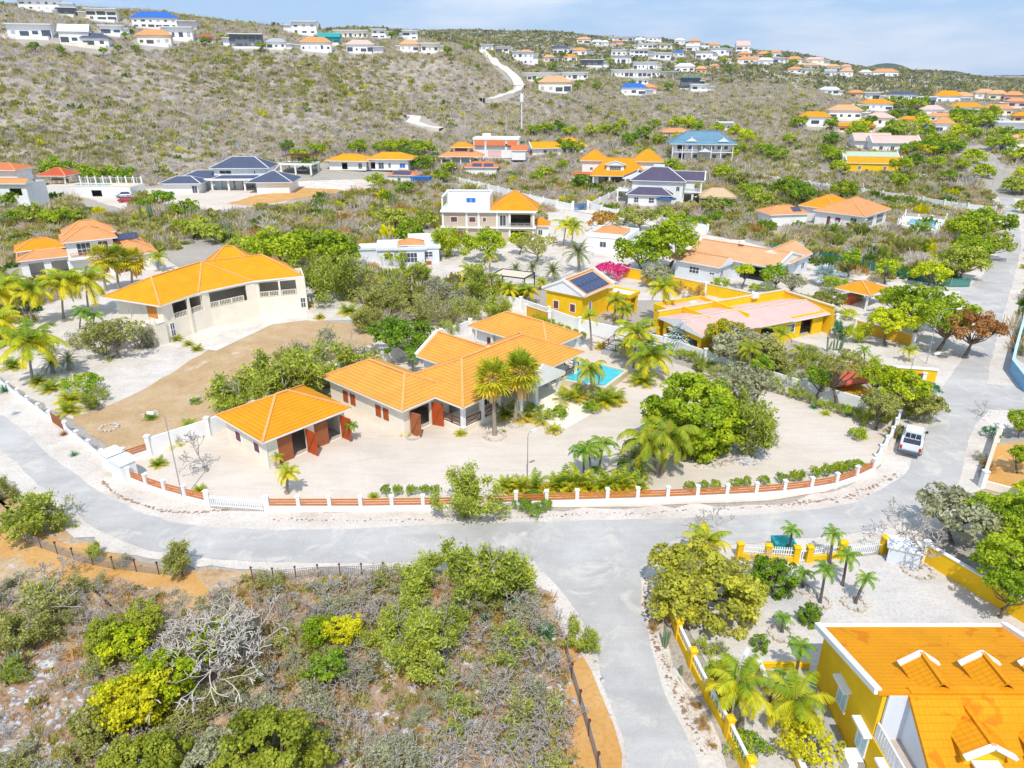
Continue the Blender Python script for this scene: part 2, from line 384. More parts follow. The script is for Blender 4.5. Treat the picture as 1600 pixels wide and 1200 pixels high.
def frond_parts(rng, base, az, el, L_, droop, nleaf=16, lw=.05, ll=.30, hang=.35, curl=0.0, tint=.5):
    "one pinnate frond as tapered leaflets on an arching midrib"
    n = 9; p = np.array(base, float); e = el; pts = [p]; ds = []
    for k in range(n-1):
        d = np.array([cos(az)*cos(e), sin(az)*cos(e), sin(e)]); ds.append(d); p = p+d*L_/(n-1); pts.append(p); e -= droop/(n-1)*(.5+k/(n-1)); az += curl/(n-1)
    ds.append(ds[-1]); pts = np.array(pts); ds = np.array(ds)
    V1, F1 = segs3(pts[:-1], pts[1:], np.full(n-1, .012*L_+.006)*np.linspace(1.2, .4, n-1), np.full(n-1, .012*L_+.006)*np.linspace(1, .25, n-1))
    t = np.repeat(np.linspace(.14, 1.0, nleaf), 2); side = np.tile([-1.0, 1.0], nleaf); i = np.clip((t*(n-1)).astype(int), 0, n-2); f = t*(n-1)-i
    X = pts[i]*(1-f[:, None])+pts[i+1]*f[:, None]; D = ds[i]; up = np.array([0, 0, 1.0]); sd = unit(np.cross(D, up+0*D))
    ln = (ll*L_*np.sin(np.clip(t*.85+.15, 0, 1)*pi*.93)**.6)*rng.uniform(.85, 1.15, len(t)); w = lw*L_*rng.uniform(.7, 1.2, len(t))
    out = unit(sd*side[:, None]+D*.55-up*(hang+rng.uniform(-.15, .25, len(t)))[:, None]); tip = X+out*ln[:, None]
    mid = X+out*ln[:, None]*.5+up*.02; 
    V2 = np.stack([X-D*(w*.5)[:, None], X+D*(w*.5)[:, None], tip+D*(w*.15)[:, None], tip-D*(w*.15)[:, None]], 1).reshape(-1, 3)
    tt = np.clip(tint+rng.uniform(-.12, .12, len(t)), 0, 1)
    return [(V1, F1, np.full(len(V1), tint), 1), (V2, np.arange(len(V2)).reshape(-1, 4), np.repeat(tt, 4), 0)]
def palm_crown(seed, mats, nf=16, L_=3.0, droop=1.9, nleaf=18, hang=.35, el=(-.25, 1.35), lw=.05, ll=.28, yellow=.3, dead=0, curl=.25):
    rng = np.random.default_rng(seed); parts = []
    for i in range(nf):
        e = el[0]+(el[1]-el[0])*((i+.5)/nf)**.9; az = i*2.39996+rng.uniform(-.25, .25)
        tnt = np.clip((1-(i/nf))*yellow*1.3+rng.uniform(0, .35), 0, 1)
        parts += frond_parts(rng, (0, 0, 0), az, e, L_*rng.uniform(.82, 1.1), droop*rng.uniform(.8, 1.2), nleaf, lw, ll, hang, rng.uniform(-curl, curl), tnt)
    V, Fq, T, Mi = merge(parts); return npmesh('crown', V, Fq, mats, {'tint': T}, matidx=Mi)
def fan_crown(seed, mats, nf=22, R_=1.1, pet=.9, el=(-.9, 1.3), blades=11, tilt=.3):
    "fan leaves on stalks (fan palms, silver palms)"
    rng = np.random.default_rng(seed); parts = []
    for i in range(nf):
        e = el[0]+(el[1]-el[0])*(i+.5)/nf; az = i*2.39996+rng.uniform(-.3, .3)
        d = np.array([cos(az)*cos(e), sin(az)*cos(e), sin(e)]); p = d*pet*rng.uniform(.8, 1.15); s = unit(np.cross(d, np.array([0, 0, 1.0]))); u_ = np.cross(s, d)
        V1, F1 = segs3(np.zeros((1, 3)), p[None], np.array([.025]), np.array([.018])); parts.append((V1, F1, .4, 1))
        a = np.linspace(-1.75, 1.75, blades); r = R_*(1-.12*np.abs(a))*rng.uniform(.85, 1.1)
        dirs = d[None]*np.cos(a)[:, None]+s[None]*np.sin(a)[:, None]; w = .17*R_
        perp = -d[None]*np.sin(a)[:, None]+s[None]*np.cos(a)[:, None]
        dr = np.array([0, 0, -1.0])*rng.uniform(.1, .4); off = u_[None]*(np.where(np.arange(blades) % 2, .04, -.04))[:, None]
        m_ = p+dirs*(r*.62)[:, None]+off+dr*.15*R_; tp = p+dirs*r[:, None]+dr*R_*.6
        V2 = np.stack([p+0*dirs, m_-perp*w/2, tp, m_+perp*w/2], 1).reshape(-1, 3); tnt = np.clip(.15+(1-i/nf)*.5+rng.uniform(0, .3), 0, 1)
        parts.append((V2, np.arange(len(V2)).reshape(-1, 4), np.full(len(V2), tnt), 0))
    V, Fq, T, Mi = merge(parts); return npmesh('crown', V, Fq, mats, {'tint': T}, matidx=Mi)
def skirt_mesh(seed, mat, L_=1.6, r=.55, n=90):
    rng = np.random.default_rng(seed); az = rng.uniform(0, 6.28, n); z0 = rng.uniform(-.5, .1, n); e = np.stack([np.cos(az), np.sin(az), 0*az], 1)
    A = e*.12; A[:, 2] = z0; B = e*(r*rng.uniform(.5, 1.1, n))[:, None]; B[:, 2] = z0-L_*rng.uniform(.5, 1, n); M_ = (A+B)/2+e*.22
    s = np.stack([-np.sin(az), np.cos(az), 0*az], 1)*.13
    V = np.stack([A-s*.4, A+s*.4, M_+s, M_-s, M_-s, M_+s, B+s*.5, B-s*.5], 1).reshape(-1, 3)
    return npmesh('dead_fronds', V, np.arange(len(V)).reshape(-1, 4), mat, {'tint': np.repeat(rng.random(n), 8)})
def palm_trunk(seed, mat, h, r=.16, lean=(0, 0), flare=1.5):
    rng = np.random.default_rng(seed); n = max(5, int(h/.45)); t = np.linspace(0, 1, n+1)
    pts = np.stack([lean[0]*t**1.5, lean[1]*t**1.5, h*t-.1*(1-t)], 1); rr = r*(1+(flare-1)*np.exp(-t*9))*(1-.25*t)
    K = 8; V = []
    for p, q in zip(pts, rr): V += [[p[0]+cos(2*pi*k/K)*q, p[1]+sin(2*pi*k/K)*q, p[2]] for k in range(K)]
    Fq = [[i*K+k, i*K+(k+1) % K, (i+1)*K+(k+1) % K, (i+1)*K+k] for i in range(n) for k in range(K)]
    return npmesh('trunk', V, Fq, mat, smooth=True)
def rosette_mesh(seed, mats, n=34, L_=1.0, w=.11, el=(.05, 1.35), bend=.5):
    "agaves, cycads, bromeliads: stiff blades from one heart"
    rng = np.random.default_rng(seed); V, Fq, T = [], [], []
    for i in range(n):
        e = el[0]+(el[1]-el[0])*(i+.5)/n; az = i*2.39996; p = np.array([cos(az), sin(az), 0])*.05; s = np.array([-sin(az), cos(az), 0]); o = len(V); l = L_*rng.uniform(.8, 1.1)
        for k, (ww) in enumerate((.5, 1.0, .8, .06)):
            V += [p-s*w*ww/2, p+s*w*ww/2]; d = np.array([cos(az)*cos(e), sin(az)*cos(e), sin(e)]); p = p+d*l/3; e -= bend/3
        for k in range(3): Fq.append([o+2*k, o+2*k+1, o+2*k+3, o+2*k+2])
        T += [rng.random()]*8
    V = np.array(V); V[:, 2] += .06; return npmesh('rosette', V, Fq, mats, {'tint': np.array(T)})
def cactus_mesh(seed, mat, n=7, h=2.6, r=.11, spread=.35):
    rng = np.random.default_rng(seed); V, Fq = [], []
    for i in range(n):
        x, y = rng.normal(0, spread, 2); hh = h*rng.uniform(.45, 1.1); lx, ly = rng.normal(0, .07, 2)*hh; o = len(V); K = 12; lv = 6
        for a in range(lv+1):
            t = a/lv; rr = r*(1 if t < .85 else sqrt(max(.02, 1-((t-.85)/.15)**2)))
            for k in range(K): q = rr*(1 if k % 2 else .72); V.append([x*(1+.2*t)+lx*t+cos(2*pi*k/K)*q, y*(1+.2*t)+ly*t+sin(2*pi*k/K)*q, hh*t-.05])
        Fq += [[o+a*K+k, o+a*K+(k+1) % K, o+(a+1)*K+(k+1) % K, o+(a+1)*K+k] for a in range(lv) for k in range(K)]
    return npmesh('cactus', V, Fq, mat)

# leaf colours (base colours, low-mid-high)
LF = {
 'green': ((0.0943,0.164,0.0078), (0.273,0.404,0.0156), (0.562,0.643,0.026)),
 'lush': ((0.066,0.135,0.0104), (0.155,0.284,0.0182), (0.351,0.501,0.0325)),
 'lime':   ((0.169,0.26,0.0104), (0.429,0.546,0.013), (0.806,0.806,0.026)),
 'olive':  ((0.182,0.195,0.039), (0.351,0.364,0.078), (0.572,0.559,0.143)),
 'feather':((0.169,0.221,0.026), (0.364,0.442,0.0455), (0.624,0.65,0.091)),
 'mottled':((.26,.22,.08), (.46,.46,.06), (.74,.70,.07)),
 'scrubgreen':((.16,.19,.015), (.32,.37,.03), (.55,.56,.06)),
 'yellow': ((0.26,0.286,0.013), (0.65,0.598,0.0156), (0.85,0.806,0.0195)),
 'greyleaf':((0.221,0.221,0.117), (0.39,0.39,0.221), (0.598,0.585,0.351)),
 'palm': ((0.131,0.218,0.015), (0.35,0.437,0.02), (0.85,0.616,0.03)),
 'coco':   ((0.078,0.195,0.013), (0.338,0.442,0.0156), (0.85,0.715,0.0195)),
 'xmas': ((0.0565,0.179,0.0195), (0.182,0.389,0.026), (0.562,0.601,0.039)),
 'date':   ((0.091,0.156,0.065), (0.221,0.299,0.13), (0.468,0.494,0.156)),
 'silver': ((0.26,0.364,0.351), (0.494,0.611,0.598), (0.78,0.85,0.85)),
 'agave':  ((0.039,0.156,0.078), (0.078,0.286,0.13), (0.26,0.468,0.208)),
 'red':    ((0.208,0.091,0.026), (0.442,0.208,0.065), (0.65,0.338,0.078)),
 'rust':   ((0.26,0.13,0.026), (0.52,0.286,0.052), (0.78,0.494,0.078)),
 'pink':   ((0.585,0.026,0.13), (0.85,0.052,0.26), (0.85,0.156,0.455)),
 'hedge': ((0.0754,0.194,0.013), (0.218,0.404,0.0195), (0.597,0.601,0.026)),
}
LM = {k: mat_leaf('leaf_'+k, c, .32 if k != 'silver' else .1) for k, c in LF.items()}
BARK = mat_plain('bark', (.20,.16,.12), .9, .35, 6); GREYBARK = mat_plain('grey_twigs', (.50,.45,.40), .9, .3, 5); PALE = mat_plain('pale_bark', (.62,.56,.48), .9, .2, 5)
PALMBARK = mat_plain('palm_bark', (.36,.30,.24), .9, .35, 9); RIB = mat_plain('frond_rib', (.34,.30,.05), .7, .2, 4); DEADM = mat_leaf('dead_frond', ((.42,.20,.05), (.62,.36,.10), (.80,.58,.25)), .1)
DARKTRUNK = mat_plain('dark_trunk', (.16,.13,.13), .85, .3, 9); CACT = mat_plain('cactus_skin', (.20,.27,.14), .7, .25, 5)
_cache = {}
def get(key, fn):
    if key not in _cache: _cache[key] = fn()
    return _cache[key]
def tree(u, v, r, h, leaf, label, group=None, dens='mid', z=None, stems=1, rz=.75, name='tree', cat='tree', bark=None, var=0, w=None, fly=1.0, xyz=None, flat=.3):
    "leafy tree: base at photo pixel, crown radius r, crown centre height h"
    x, y, zz = xyz or G(u, v)
    t = empty(name, (x, y, zz), R.uniform(0, 6.28), label, cat, group)
    prm = {'big': (12500, .058, 170, .17), 'mid': (4200, .085, 80, .22), 'thin': (1500, .085, 60, .24), 'small': (1100, .14, 34, .3)}[dens]
    seed = (var or R.randint(1, 3))
    me, C = get(('leafy', dens, leaf, rz, seed, flat), lambda: leafy_mesh(seed*13+len(leaf), int(prm[0]*(1.7 if flat > .9 else 1.15)), prm[1], prm[2], prm[3], rz, flat, .1 if flat > .9 else .25, mats=LM[leaf]))
    c = obj('crown', me, t, (0, 0, h)); c.scale = (r*(w or 1), r, r*fly)
    Cc = C*np.array([r*(w or 1), r, r*fly])+np.array([0, 0, h])
    obj('trunk', trunk_mesh(seed+int(u), h, .035*h+.04*r, Cc, bark or BARK, stems=stems), t)
    return t
def shrub(u, v, r, kind, leaf, label, group=None, hgt=1.0, xyz=None, name='shrub', cat='shrub', twig=None, sq=1.0):
    x, y, zz = xyz or G(u, v); s = R.randint(1, 3)
    me = get(('shrub', kind, leaf, s, twig), lambda: shrub_mesh(s*7+len(kind), kind, [twig or (GREYBARK if kind != 'round' else BARK), LM[leaf or 'olive']]))
    o = obj(name, me, None, (x, y, zz), R.uniform(0, 6.28), (r*sq, r, r*hgt)); return tag(o, label, cat, group)
def palm(u, v, h, L_, kind, label, group=None, lean=(0, 0), xyz=None, r=None, sc=1.0):
    x, y, zz = xyz or G(u, v); t = empty('palm_tree', (x, y, zz), 0, label, 'palm tree', group); s = R.randint(1, 3)
    K = {'coco': dict(nf=20, droop=1.9, nleaf=22, hang=.6, el=(-.45, 1.3), yellow=.75, ll=.26),
         'xmas': dict(nf=13, droop=2.3, nleaf=15, hang=.5, el=(-.1, 1.2), yellow=.15, ll=.25, lw=.07),
         'royal': dict(nf=16, droop=2.6, nleaf=22, hang=.9, el=(-.3, 1.35), yellow=.25, ll=.24),
         'queen': dict(nf=14, droop=2.0, nleaf=20, hang=.5, el=(-.2, 1.3), yellow=.6, ll=.24),
         'date': dict(nf=34, droop=1.4, nleaf=22, hang=.1, el=(-.5, 1.4), yellow=.3, ll=.14, lw=.03)}
    lf = {'coco': 'coco', 'xmas': 'xmas', 'royal': 'palm', 'queen': 'coco', 'date': 'date'}.get(kind, 'palm')
    base = r or {'coco': .15, 'xmas': .10, 'royal': .17, 'queen': .13, 'date': .25}.get(kind, .2)
    if kind == 'fan':
        me = get(('fan', s), lambda: fan_crown(s, [LM['palm'], RIB], 34, 1.0, .85, (-.9, 1.35)))
        sk = obj('dead_fronds', get(('skirt', s), lambda: skirt_mesh(s, DEADM)), t, (lean[0], lean[1], h-.05), 0, L_/1.9)
        c = obj('crown', me, t, (lean[0], lean[1], h), R.uniform(0, 6.28), L_/1.9)
    else:
        me = get((kind, s), lambda: palm_crown(s*5, [LM[lf], RIB], L_=1.0, **K[kind]))
        c = obj('crown', me, t, (lean[0], lean[1], h), R.uniform(0, 6.28), L_)
    obj('trunk', palm_trunk(s, DARKTRUNK if kind == 'xmas' else PALMBARK, h, base, lean), t); return t
def bushpalm(u, v, L_, leaf, label, group=None, xyz=None, hgt=1.0, cat='plant'):
    "areca like clump: fronds arching straight from the ground"
    x, y, zz = xyz or G(u, v); s = R.randint(1, 3)
    me = get(('bp', leaf, s), lambda: palm_crown(s*9+1, [LM[leaf], RIB], nf=22, L_=1.0, droop=1.5, nleaf=14, hang=.25, el=(.35, 1.45), lw=.06, ll=.24, yellow=.5, curl=.5))
    o = obj('bushy_palm', me, None, (x, y, zz), R.uniform(0, 6.28), (L_, L_, L_*hgt)); return tag(o, label, cat, group)
def rosette(u, v, L_, leaf, label, group=None, xyz=None, n=34, w=.11, name='rosette_plant', cat='plant'):
    x, y, zz = xyz or G(u, v)
    me = get(('ros', leaf, n, w), lambda: rosette_mesh(len(leaf), LM[leaf], n, 1.0, w))
    o = obj(name, me, None, (x, y, zz), R.uniform(0, 6.28), L_); return tag(o, label, cat, group)
def cactus(u, v, h, label, group=None, n=7, spread=.35, xyz=None):
    x, y, zz = xyz or G(u, v); s = R.randint(1, 3)
    me = get(('cac', n, s), lambda: cactus_mesh(s, CACT, n, 1.0, .045, spread/2.6)); o = obj('cactus', me, None, (x, y, zz), R.uniform(0, 6.28), h); return tag(o, label, 'cactus', group)
# ------------------------------------------------------------------ ground, roads, yards
SOIL = mat_ground('scrub_soil', [(.25,(.38,.34,.29)), (.45,(.46,.415,.36)), (.6,(.49,.43,.36)), (.8,(.56,.52,.47))], .12, 9, 3.0, .12, (.5, .64, (.55,.53,.52)), .5)
SAND = mat_ground('pale_sand', [(.3,(.62,.53,.44)), (.5,(.70,.605,.51)), (.7,(.75,.665,.575))], .12, 8, 9.0, .02, None, .18, .16)
WSAND = mat_ground('white_sand', [(.28,(.56,.48,.41)), (.45,(.69,.615,.54)), (.65,(.77,.70,.63))], .3, 9, 5.0, .03, None, .35, .14)
GRAVEL = mat_ground('grey_gravel', [(.3,(.55,.52,.50)), (.5,(.68,.63,.59)), (.72,(.76,.68,.60))], .22, 8, 6.0, .03, None, .35, .14)
DIRT = mat_ground('brown_dirt', [(.3,(.46,.31,.16)), (.5,(.56,.38,.21)), (.7,(.62,.46,.29))], .25, 8, 4.0, .05, (.16, .66, (.70,.62,.52)), .35)
ORANGE = mat_ground('orange_soil', [(.3,(.60,.30,.08)), (.55,(.66,.38,.14)), (.75,(.70,.52,.34))], .3, 8, 4.0, .05, None, .3)
ROCKY = mat_ground('rocky_soil', [(.3,(.34,.20,.12)), (.5,(.48,.32,.22)), (.7,(.60,.48,.40))], .5, 9, 3.0, .12, (.9, .54, (.66,.65,.67)), .5)
CONC = mat_ground('concrete', [(.3,(.58,.50,.42)), (.5,(.72,.65,.56)), (.7,(.80,.74,.67))], .3, 8, 3.0, .01, None, .2)
def mat_asphalt():
    m, nt, b = nodes('worn_asphalt'); n = noise(nt, .13, 9, .7, dist=.6); f = noise(nt, 14, 4, .8); st = noise(nt, .6, 5, .6, stretch=(.25, 1, 1))
    c = ramp(nt, n, [(.3,(.44,.42,.395)), (.5,(.53,.505,.475)), (.68,(.62,.59,.555))])
    c = mixc(nt, .4, c, ramp(nt, st, [(.35,(.72,.72,.73)), (.6,(1,1,1))]), 'MULTIPLY'); c = mixc(nt, .35, c, ramp(nt, f, [(.35,(.5,.5,.5)), (.6,(1,1,1))]), 'MULTIPLY')
    du = noise(nt, .35, 6, .7, dist=1.2); c = mixc(nt, ramp(nt, du, [(.52,(0,0,0)), (.66,(.75,.75,.75))]), c, (.64,.58,.51))     # blown sand
    ck = nt.nodes.new('ShaderNodeTexVoronoi'); ck.feature = 'DISTANCE_TO_EDGE'; ck.inputs['Scale'].default_value = .32; tc = nt.nodes.new('ShaderNodeTexCoord'); lk(nt, tc.outputs['Object'], ck.inputs[0])
    pt = noise(nt, .09, 2, .5); c = mixc(nt, math_(nt, 'MULTIPLY', ramp_f(nt, ck.outputs[0], .008, .002), ramp_f(nt, pt, .60, .66)), c, (.36,.36,.35))
    lk(nt, c, b.inputs['Base Color']); b.inputs['Roughness'].default_value = .9; b.inputs['Specular IOR Level'].default_value = .15; bump(nt, b, f, .01, .4); return m
ASPH = mat_asphalt()
# the one terrain sheet: a fan of rings around the spot below the camera, flat near, hills behind
def terrain():
    az = np.concatenate([np.radians(np.arange(-180, -60, 6)), np.radians(np.arange(-60, 60.01, .4)), np.radians(np.arange(66, 180, 6))])
    Dd = np.concatenate([[1, 40, 100, 160, 220, 250], np.arange(262, 620, 7), np.arange(620, 1300, 20), np.arange(1300, 2600, 100), [3000, 3600, 4300, 5200, 6500, 7500]])
    A, D = np.meshgrid(az, Dd, indexing='ij'); X = D*np.sin(A); Y = D*np.cos(A); Z = hz(X, Y); n, k = A.shape
    fade = np.clip((D-2600)/2500, 0, 1)
    Z = Z*(1-fade)-D*D/(2*6.37e6)*fade
    i, j = np.meshgrid(np.arange(n), np.arange(k-1), indexing='ij'); i2 = (i+1) % n
    Fq = np.stack([i*k+j, i*k+j+1, i2*k+j+1, i2*k+j], -1).reshape(-1, 4)
    me = npmesh('ground', np.stack([X, Y, Z], -1).reshape(-1, 3), Fq, SOIL, smooth=True)
    o = obj('ground', me); tag(o, kind='structure'); return o
terrain()
def hill(name, u0, u1, vtop, D, depth, mat):
    "a distant hill with real relief"
    x0, x1 = ray(u0, 115), ray(u1, 115); ax = D*x0[0]/x0[1]; bx = D*x1[0]/x1[1]; dz = ray((u0+u1)/2, vtop)
    top = CH+D*dz[2]/dz[1]+D*D/(2*6.37e6)*0; n, k = 40, 12; V = []
    for i in range(n+1):
        t = i/n; pr = sin(pi*t)**.8*(1+.18*sin(7*t+u0)+.08*sin(17*t+u0))
        for j in range(k+1):
            s = j/k; V.append((ax+(bx-ax)*t, D-depth/2+depth*s, -30+(top+30)*pr*sin(pi*s)**.7))
    Fq = [(i*(k+1)+j, (i+1)*(k+1)+j, (i+1)*(k+1)+j+1, i*(k+1)+j+1) for i in range(n) for j in range(k)]
    o = obj(name, npmesh(name, V, Fq, mat, smooth=True)); tag(o, kind='structure')
FARM = mat_ground('far_scrub', [(.3,(.05,.08,.05)), (.6,(.10,.13,.08)), (.8,(.16,.17,.11))], .01, 6, .05, .5, None, .2)
hill('far_hill', 1325, 1445, 104, 4200, 900, FARM); hill('far_hill', 1435, 1505, 112, 4600, 800, FARM); hill('far_hill', 1485, 1720, 114, 5000, 900, FARM); hill('far_hill', 1560, 1800, 115.5, 5600, 900, FARM)
_zl = [0.0]
def sheet(name, pts, z, mat, jit=.25, step=1.5, px=True, smooth_=False):
    "flat ground sheet from an outline (photo pixels on the level ground), ragged edge"
    w = [P(u, v, z) for u, v in pts] if px else pts
    if smooth_: w = chaikin(chaikin(w))
    q = []; rr = random.Random(len(pts)*31+int(z*1e4))
    for i in range(len(w)):
        a, b = w[i], w[(i+1) % len(w)]; n = max(1, min(60, int(hypot(b[0]-a[0], b[1]-a[1])/step)))
        for k in range(n): t = k/n; q.append((a[0]+(b[0]-a[0])*t+rr.uniform(-jit, jit), a[1]+(b[1]-a[1])*t+rr.uniform(-jit, jit), z))
    m = MB(); m.face(q, uv=[(0,0)]*len(q)); 
    if (Vector(q[0])).length and area(q) < 0: m.f[0] = m.f[0][::-1]
    o = m.build(name, mat); return tag(o, kind='structure')
def area(q): return sum(q[i-1][0]*q[i][1]-q[i][0]*q[i-1][1] for i in range(len(q)))/2
def chaikin(w):
    o = []
    for i in range(len(w)):
        a, b = w[i], w[(i+1) % len(w)]; o += [(a[0]*.75+b[0]*.25, a[1]*.75+b[1]*.25), (a[0]*.25+b[0]*.75, a[1]*.25+b[1]*.75)]
    return o
ROAD = [(-220,470),(-60,590),(0,647),(37,672),(87,720),(137,755),(175,780),(212,797),(267,815),(333,825),(433,828),(533,827),(700,818),(866,815),(1033,810),(1112,808),(1225,800),(1300,792),(1337,784),(1375,765),(1401,750),(1415,740),(1437,690),(1455,660),(1467,620),(1475,600),(1512,550),(1530,520),(1537,500),(1520,485),(1497,477),(1440,466),(1400,452),(1400,441),(1450,450),(1487,452),(1512,447),(1530,437),(1548,415),(1563,390),(1570,360),(1571,325),(1556,302),(1547,287),(1527,262),(1505,235),(1520,233),(1535,237),(1552,255),(1572,290),(1588,317),(1593,355),(1596,385),(1588,420),(1580,450),(1560,520),(1545,575),(1543,600),(1600,605),(1700,600),(1700,680),(1600,640),(1545,640),(1525,660),(1512,690),(1500,750),(1470,790),(1430,805),(1356,829),(1300,837),(1200,846),(1100,856),(1050,862),(1025,868),(1013,880),(1003,905),(1002,945),(1010,980),(1024,1040),(1044,1100),(1066,1140),(1086,1185),(1110,1260),(1150,1400),(1040,1400),(1005,1260),(983,1197),(963,1117),(943,1067),(933,1013),(903,957),(870,915),(850,893),(833,876),(760,874),(660,876),(533,879),(400,877),(317,871),(233,860),(187,845),(133,815),(60,757),(0,700),(-60,650),(-260,540)]
sheet('road', ROAD, .055, ASPH, .09, 1.2)
VERGE = [(-260,440),(-60,560),(0,590),(175,728),(325,796),(700,797),(1000,793),(1200,786),(1300,772),(1352,750),(1398,690),(1410,650),(1440,610),(1475,540),(1490,500),(1480,480),(1380,452),(1390,432),(1490,440),(1530,410),(1556,380),(1560,330),(1530,290),(1490,240),(1500,228),(1545,232),(1575,262),(1600,290),(1620,330),(1600,500),(1585,560),(1620,590),(1700,590),(1700,700),(1600,650),(1550,680),(1540,740),(1480,830),(1400,860),(1200,870),(1060,880),(1040,900),(1035,960),(1060,1040),(1100,1110),(1150,1200),(1200,1400),(960,1400),(930,1197),(915,1080),(890,990),(860,930),(815,893),(660,888),(533,890),(400,890),(300,886),(200,872),(120,835),(40,775),(-60,700),(-300,560)]
sheet('verge', VERGE, .035, WSAND, .5, 1.5)
sheet('sand_yard', [(172,722),(205,715),(262,690),(335,658),(400,620),(500,570),(600,530),(740,470),(820,480),(960,538),(1060,570),(1200,612),(1330,643),(1408,652),(1400,690),(1380,722),(1350,745),(1290,768),(1200,782),(1000,791),(700,795),(420,797),(325,791),(250,762)], .045, SAND, .1)
sheet('dirt_lot', [(112,652),(178,712),(215,700),(345,655),(430,640),(600,560),(620,520),(540,505),(480,500),(425,507),(330,542),(300,562),(240,600),(175,632)], .038, DIRT, .25)
sheet('sand_yard', [(-120,560),(0,592),(110,655),(175,634),(240,602),(300,564),(330,544),(425,508),(485,502),(560,500),(680,470),(720,440),(600,410),(400,430),(300,430),(220,380),(120,440),(-150,420)], .030, WSAND, .3)
sheet('concrete_patio', [(290,542),(338,548),(425,507),(480,500),(478,482),(420,476),(320,500)], .060, CONC, .03)
sheet('sand_yard', [(550,400),(600,425),(700,450),(800,445),(860,440),(1000,470),(1060,470),(1330,560),(1470,600),(1495,520),(1440,480),(1330,440),(1210,410),(1050,360),(870,325),(780,330),(690,380)], .025, WSAND, .4)
sheet('gravel_yard', [(1040,885),(1075,980),(1160,1140),(1240,1400),(1900,1400),(1900,1090),(1590,965),(1470,880),(1430,862),(1300,872),(1200,874)], .045, GRAVEL, .1)
sheet('sand_yard', [(120,305),(200,330),(330,330),(430,320),(500,300),(570,300),(640,268),(480,262),(420,262),(230,272),(150,270)], .05, SAND, .4)
sheet('orange_earth', [(355,318),(400,322),(470,310),(545,298),(480,290),(440,300),(400,305)], .06, ORANGE, .4)
sheet('white_drive', [(480,262),(500,258),(555,288),(545,296),(480,294),(440,285)], .07, CONC, .1)
sheet('orange_earth', [(-60,800),(0,812),(70,838),(130,850),(200,880),(300,900),(330,930),(200,915),(100,900),(0,870),(-60,860)], .02, ORANGE, .6)
sheet('orange_earth', [(868,1000),(905,1005),(935,1080),(955,1140),(975,1230),(885,1230),(885,1120)], .042, ORANGE, .35)
LOTF = mat_ground('ochre_scrub_floor', [(.28,(.44,.27,.14)), (.45,(.58,.38,.21)), (.6,(.64,.47,.30)), (.78,(.70,.60,.48))], .28, 9, 2.6, .12, (.7, .62, (.60,.57,.55)), .5)
sheet('scrub_floor', [(-80,700),(0,765),(60,800),(120,842),(200,876),(300,889),(400,891),(660,890),(815,897),(862,935),(890,990),(905,1080),(930,1240),(-80,1260)], .014, LOTF, .5)
sheet('rocky_ground', [(-60,950),(60,985),(160,1060),(200,1180),(220,1260),(-60,1300)], .022, ROCKY, .8)
sheet('rocky_ground', [(560,1060),(640,1000),(860,990),(880,1100),(800,1250),(520,1260)], .022, ROCKY, .8)
sheet('orange_earth', [(1545,700),(1600,690),(1700,720),(1700,790),(1600,780),(1540,765)], .03, ORANGE, .3)
sheet('side_street', [(1500,476),(1440,466),(1330,436),(1210,406),(1100,374),(1000,348),(900,330),(820,318),(820,311),(900,321),(1000,338),(1105,362),(1215,392),(1340,424),(1440,450),(1500,455)], .058, CONC, .08)
def strip(name, pts, width, mat, lift=.35, px=True):
    "road draped on the hills along photo pixels"
    w = [Vector(G(u, v)) for u, v in pts]; q = []
    for a, b in zip(w, w[1:]):
        n = max(1, int((b-a).length/5))
        for k in range(n): q.append(a+(b-a)*k/n)
    q.append(w[-1]); m = MB(); rows = []
    for i, p in enumerate(q):
        d = q[min(i+1, len(q)-1)]-q[max(0, i-1)]; s = Vector((-d.y, d.x, 0)).normalized()*width/2
        A, B = p+s, p-s; zz = float(max(hz(A.x, A.y), hz(B.x, B.y), hz(p.x, p.y)))+lift
        rows.append(((A.x, A.y, zz), (B.x, B.y, zz)))
    dn = lambda p: (p[0], p[1], p[2]-2.5)
    for (a, b), (c, d) in zip(rows, rows[1:]): m.face([b, d, c, a]); m.face([dn(a), a, c, dn(c)]); m.face([dn(b), dn(d), d, b])
    return tag(m.build(name, mat), kind='structure')
strip('hill_road', [(752,80),(762,90),(774,100),(786,110),(797,120),(806,130),(812,140)], 6, CONC, .8)
strip('hill_road', [(812,140),(808,146),(796,151),(776,155),(752,160)], 5, CONC, .8)
strip('hill_road', [(632,184),(650,184),(645,192),(665,200),(690,204)], 6, CONC, .5)
strip('hill_road', [(1190,106),(1215,120),(1250,143)], 5, CONC, .5)
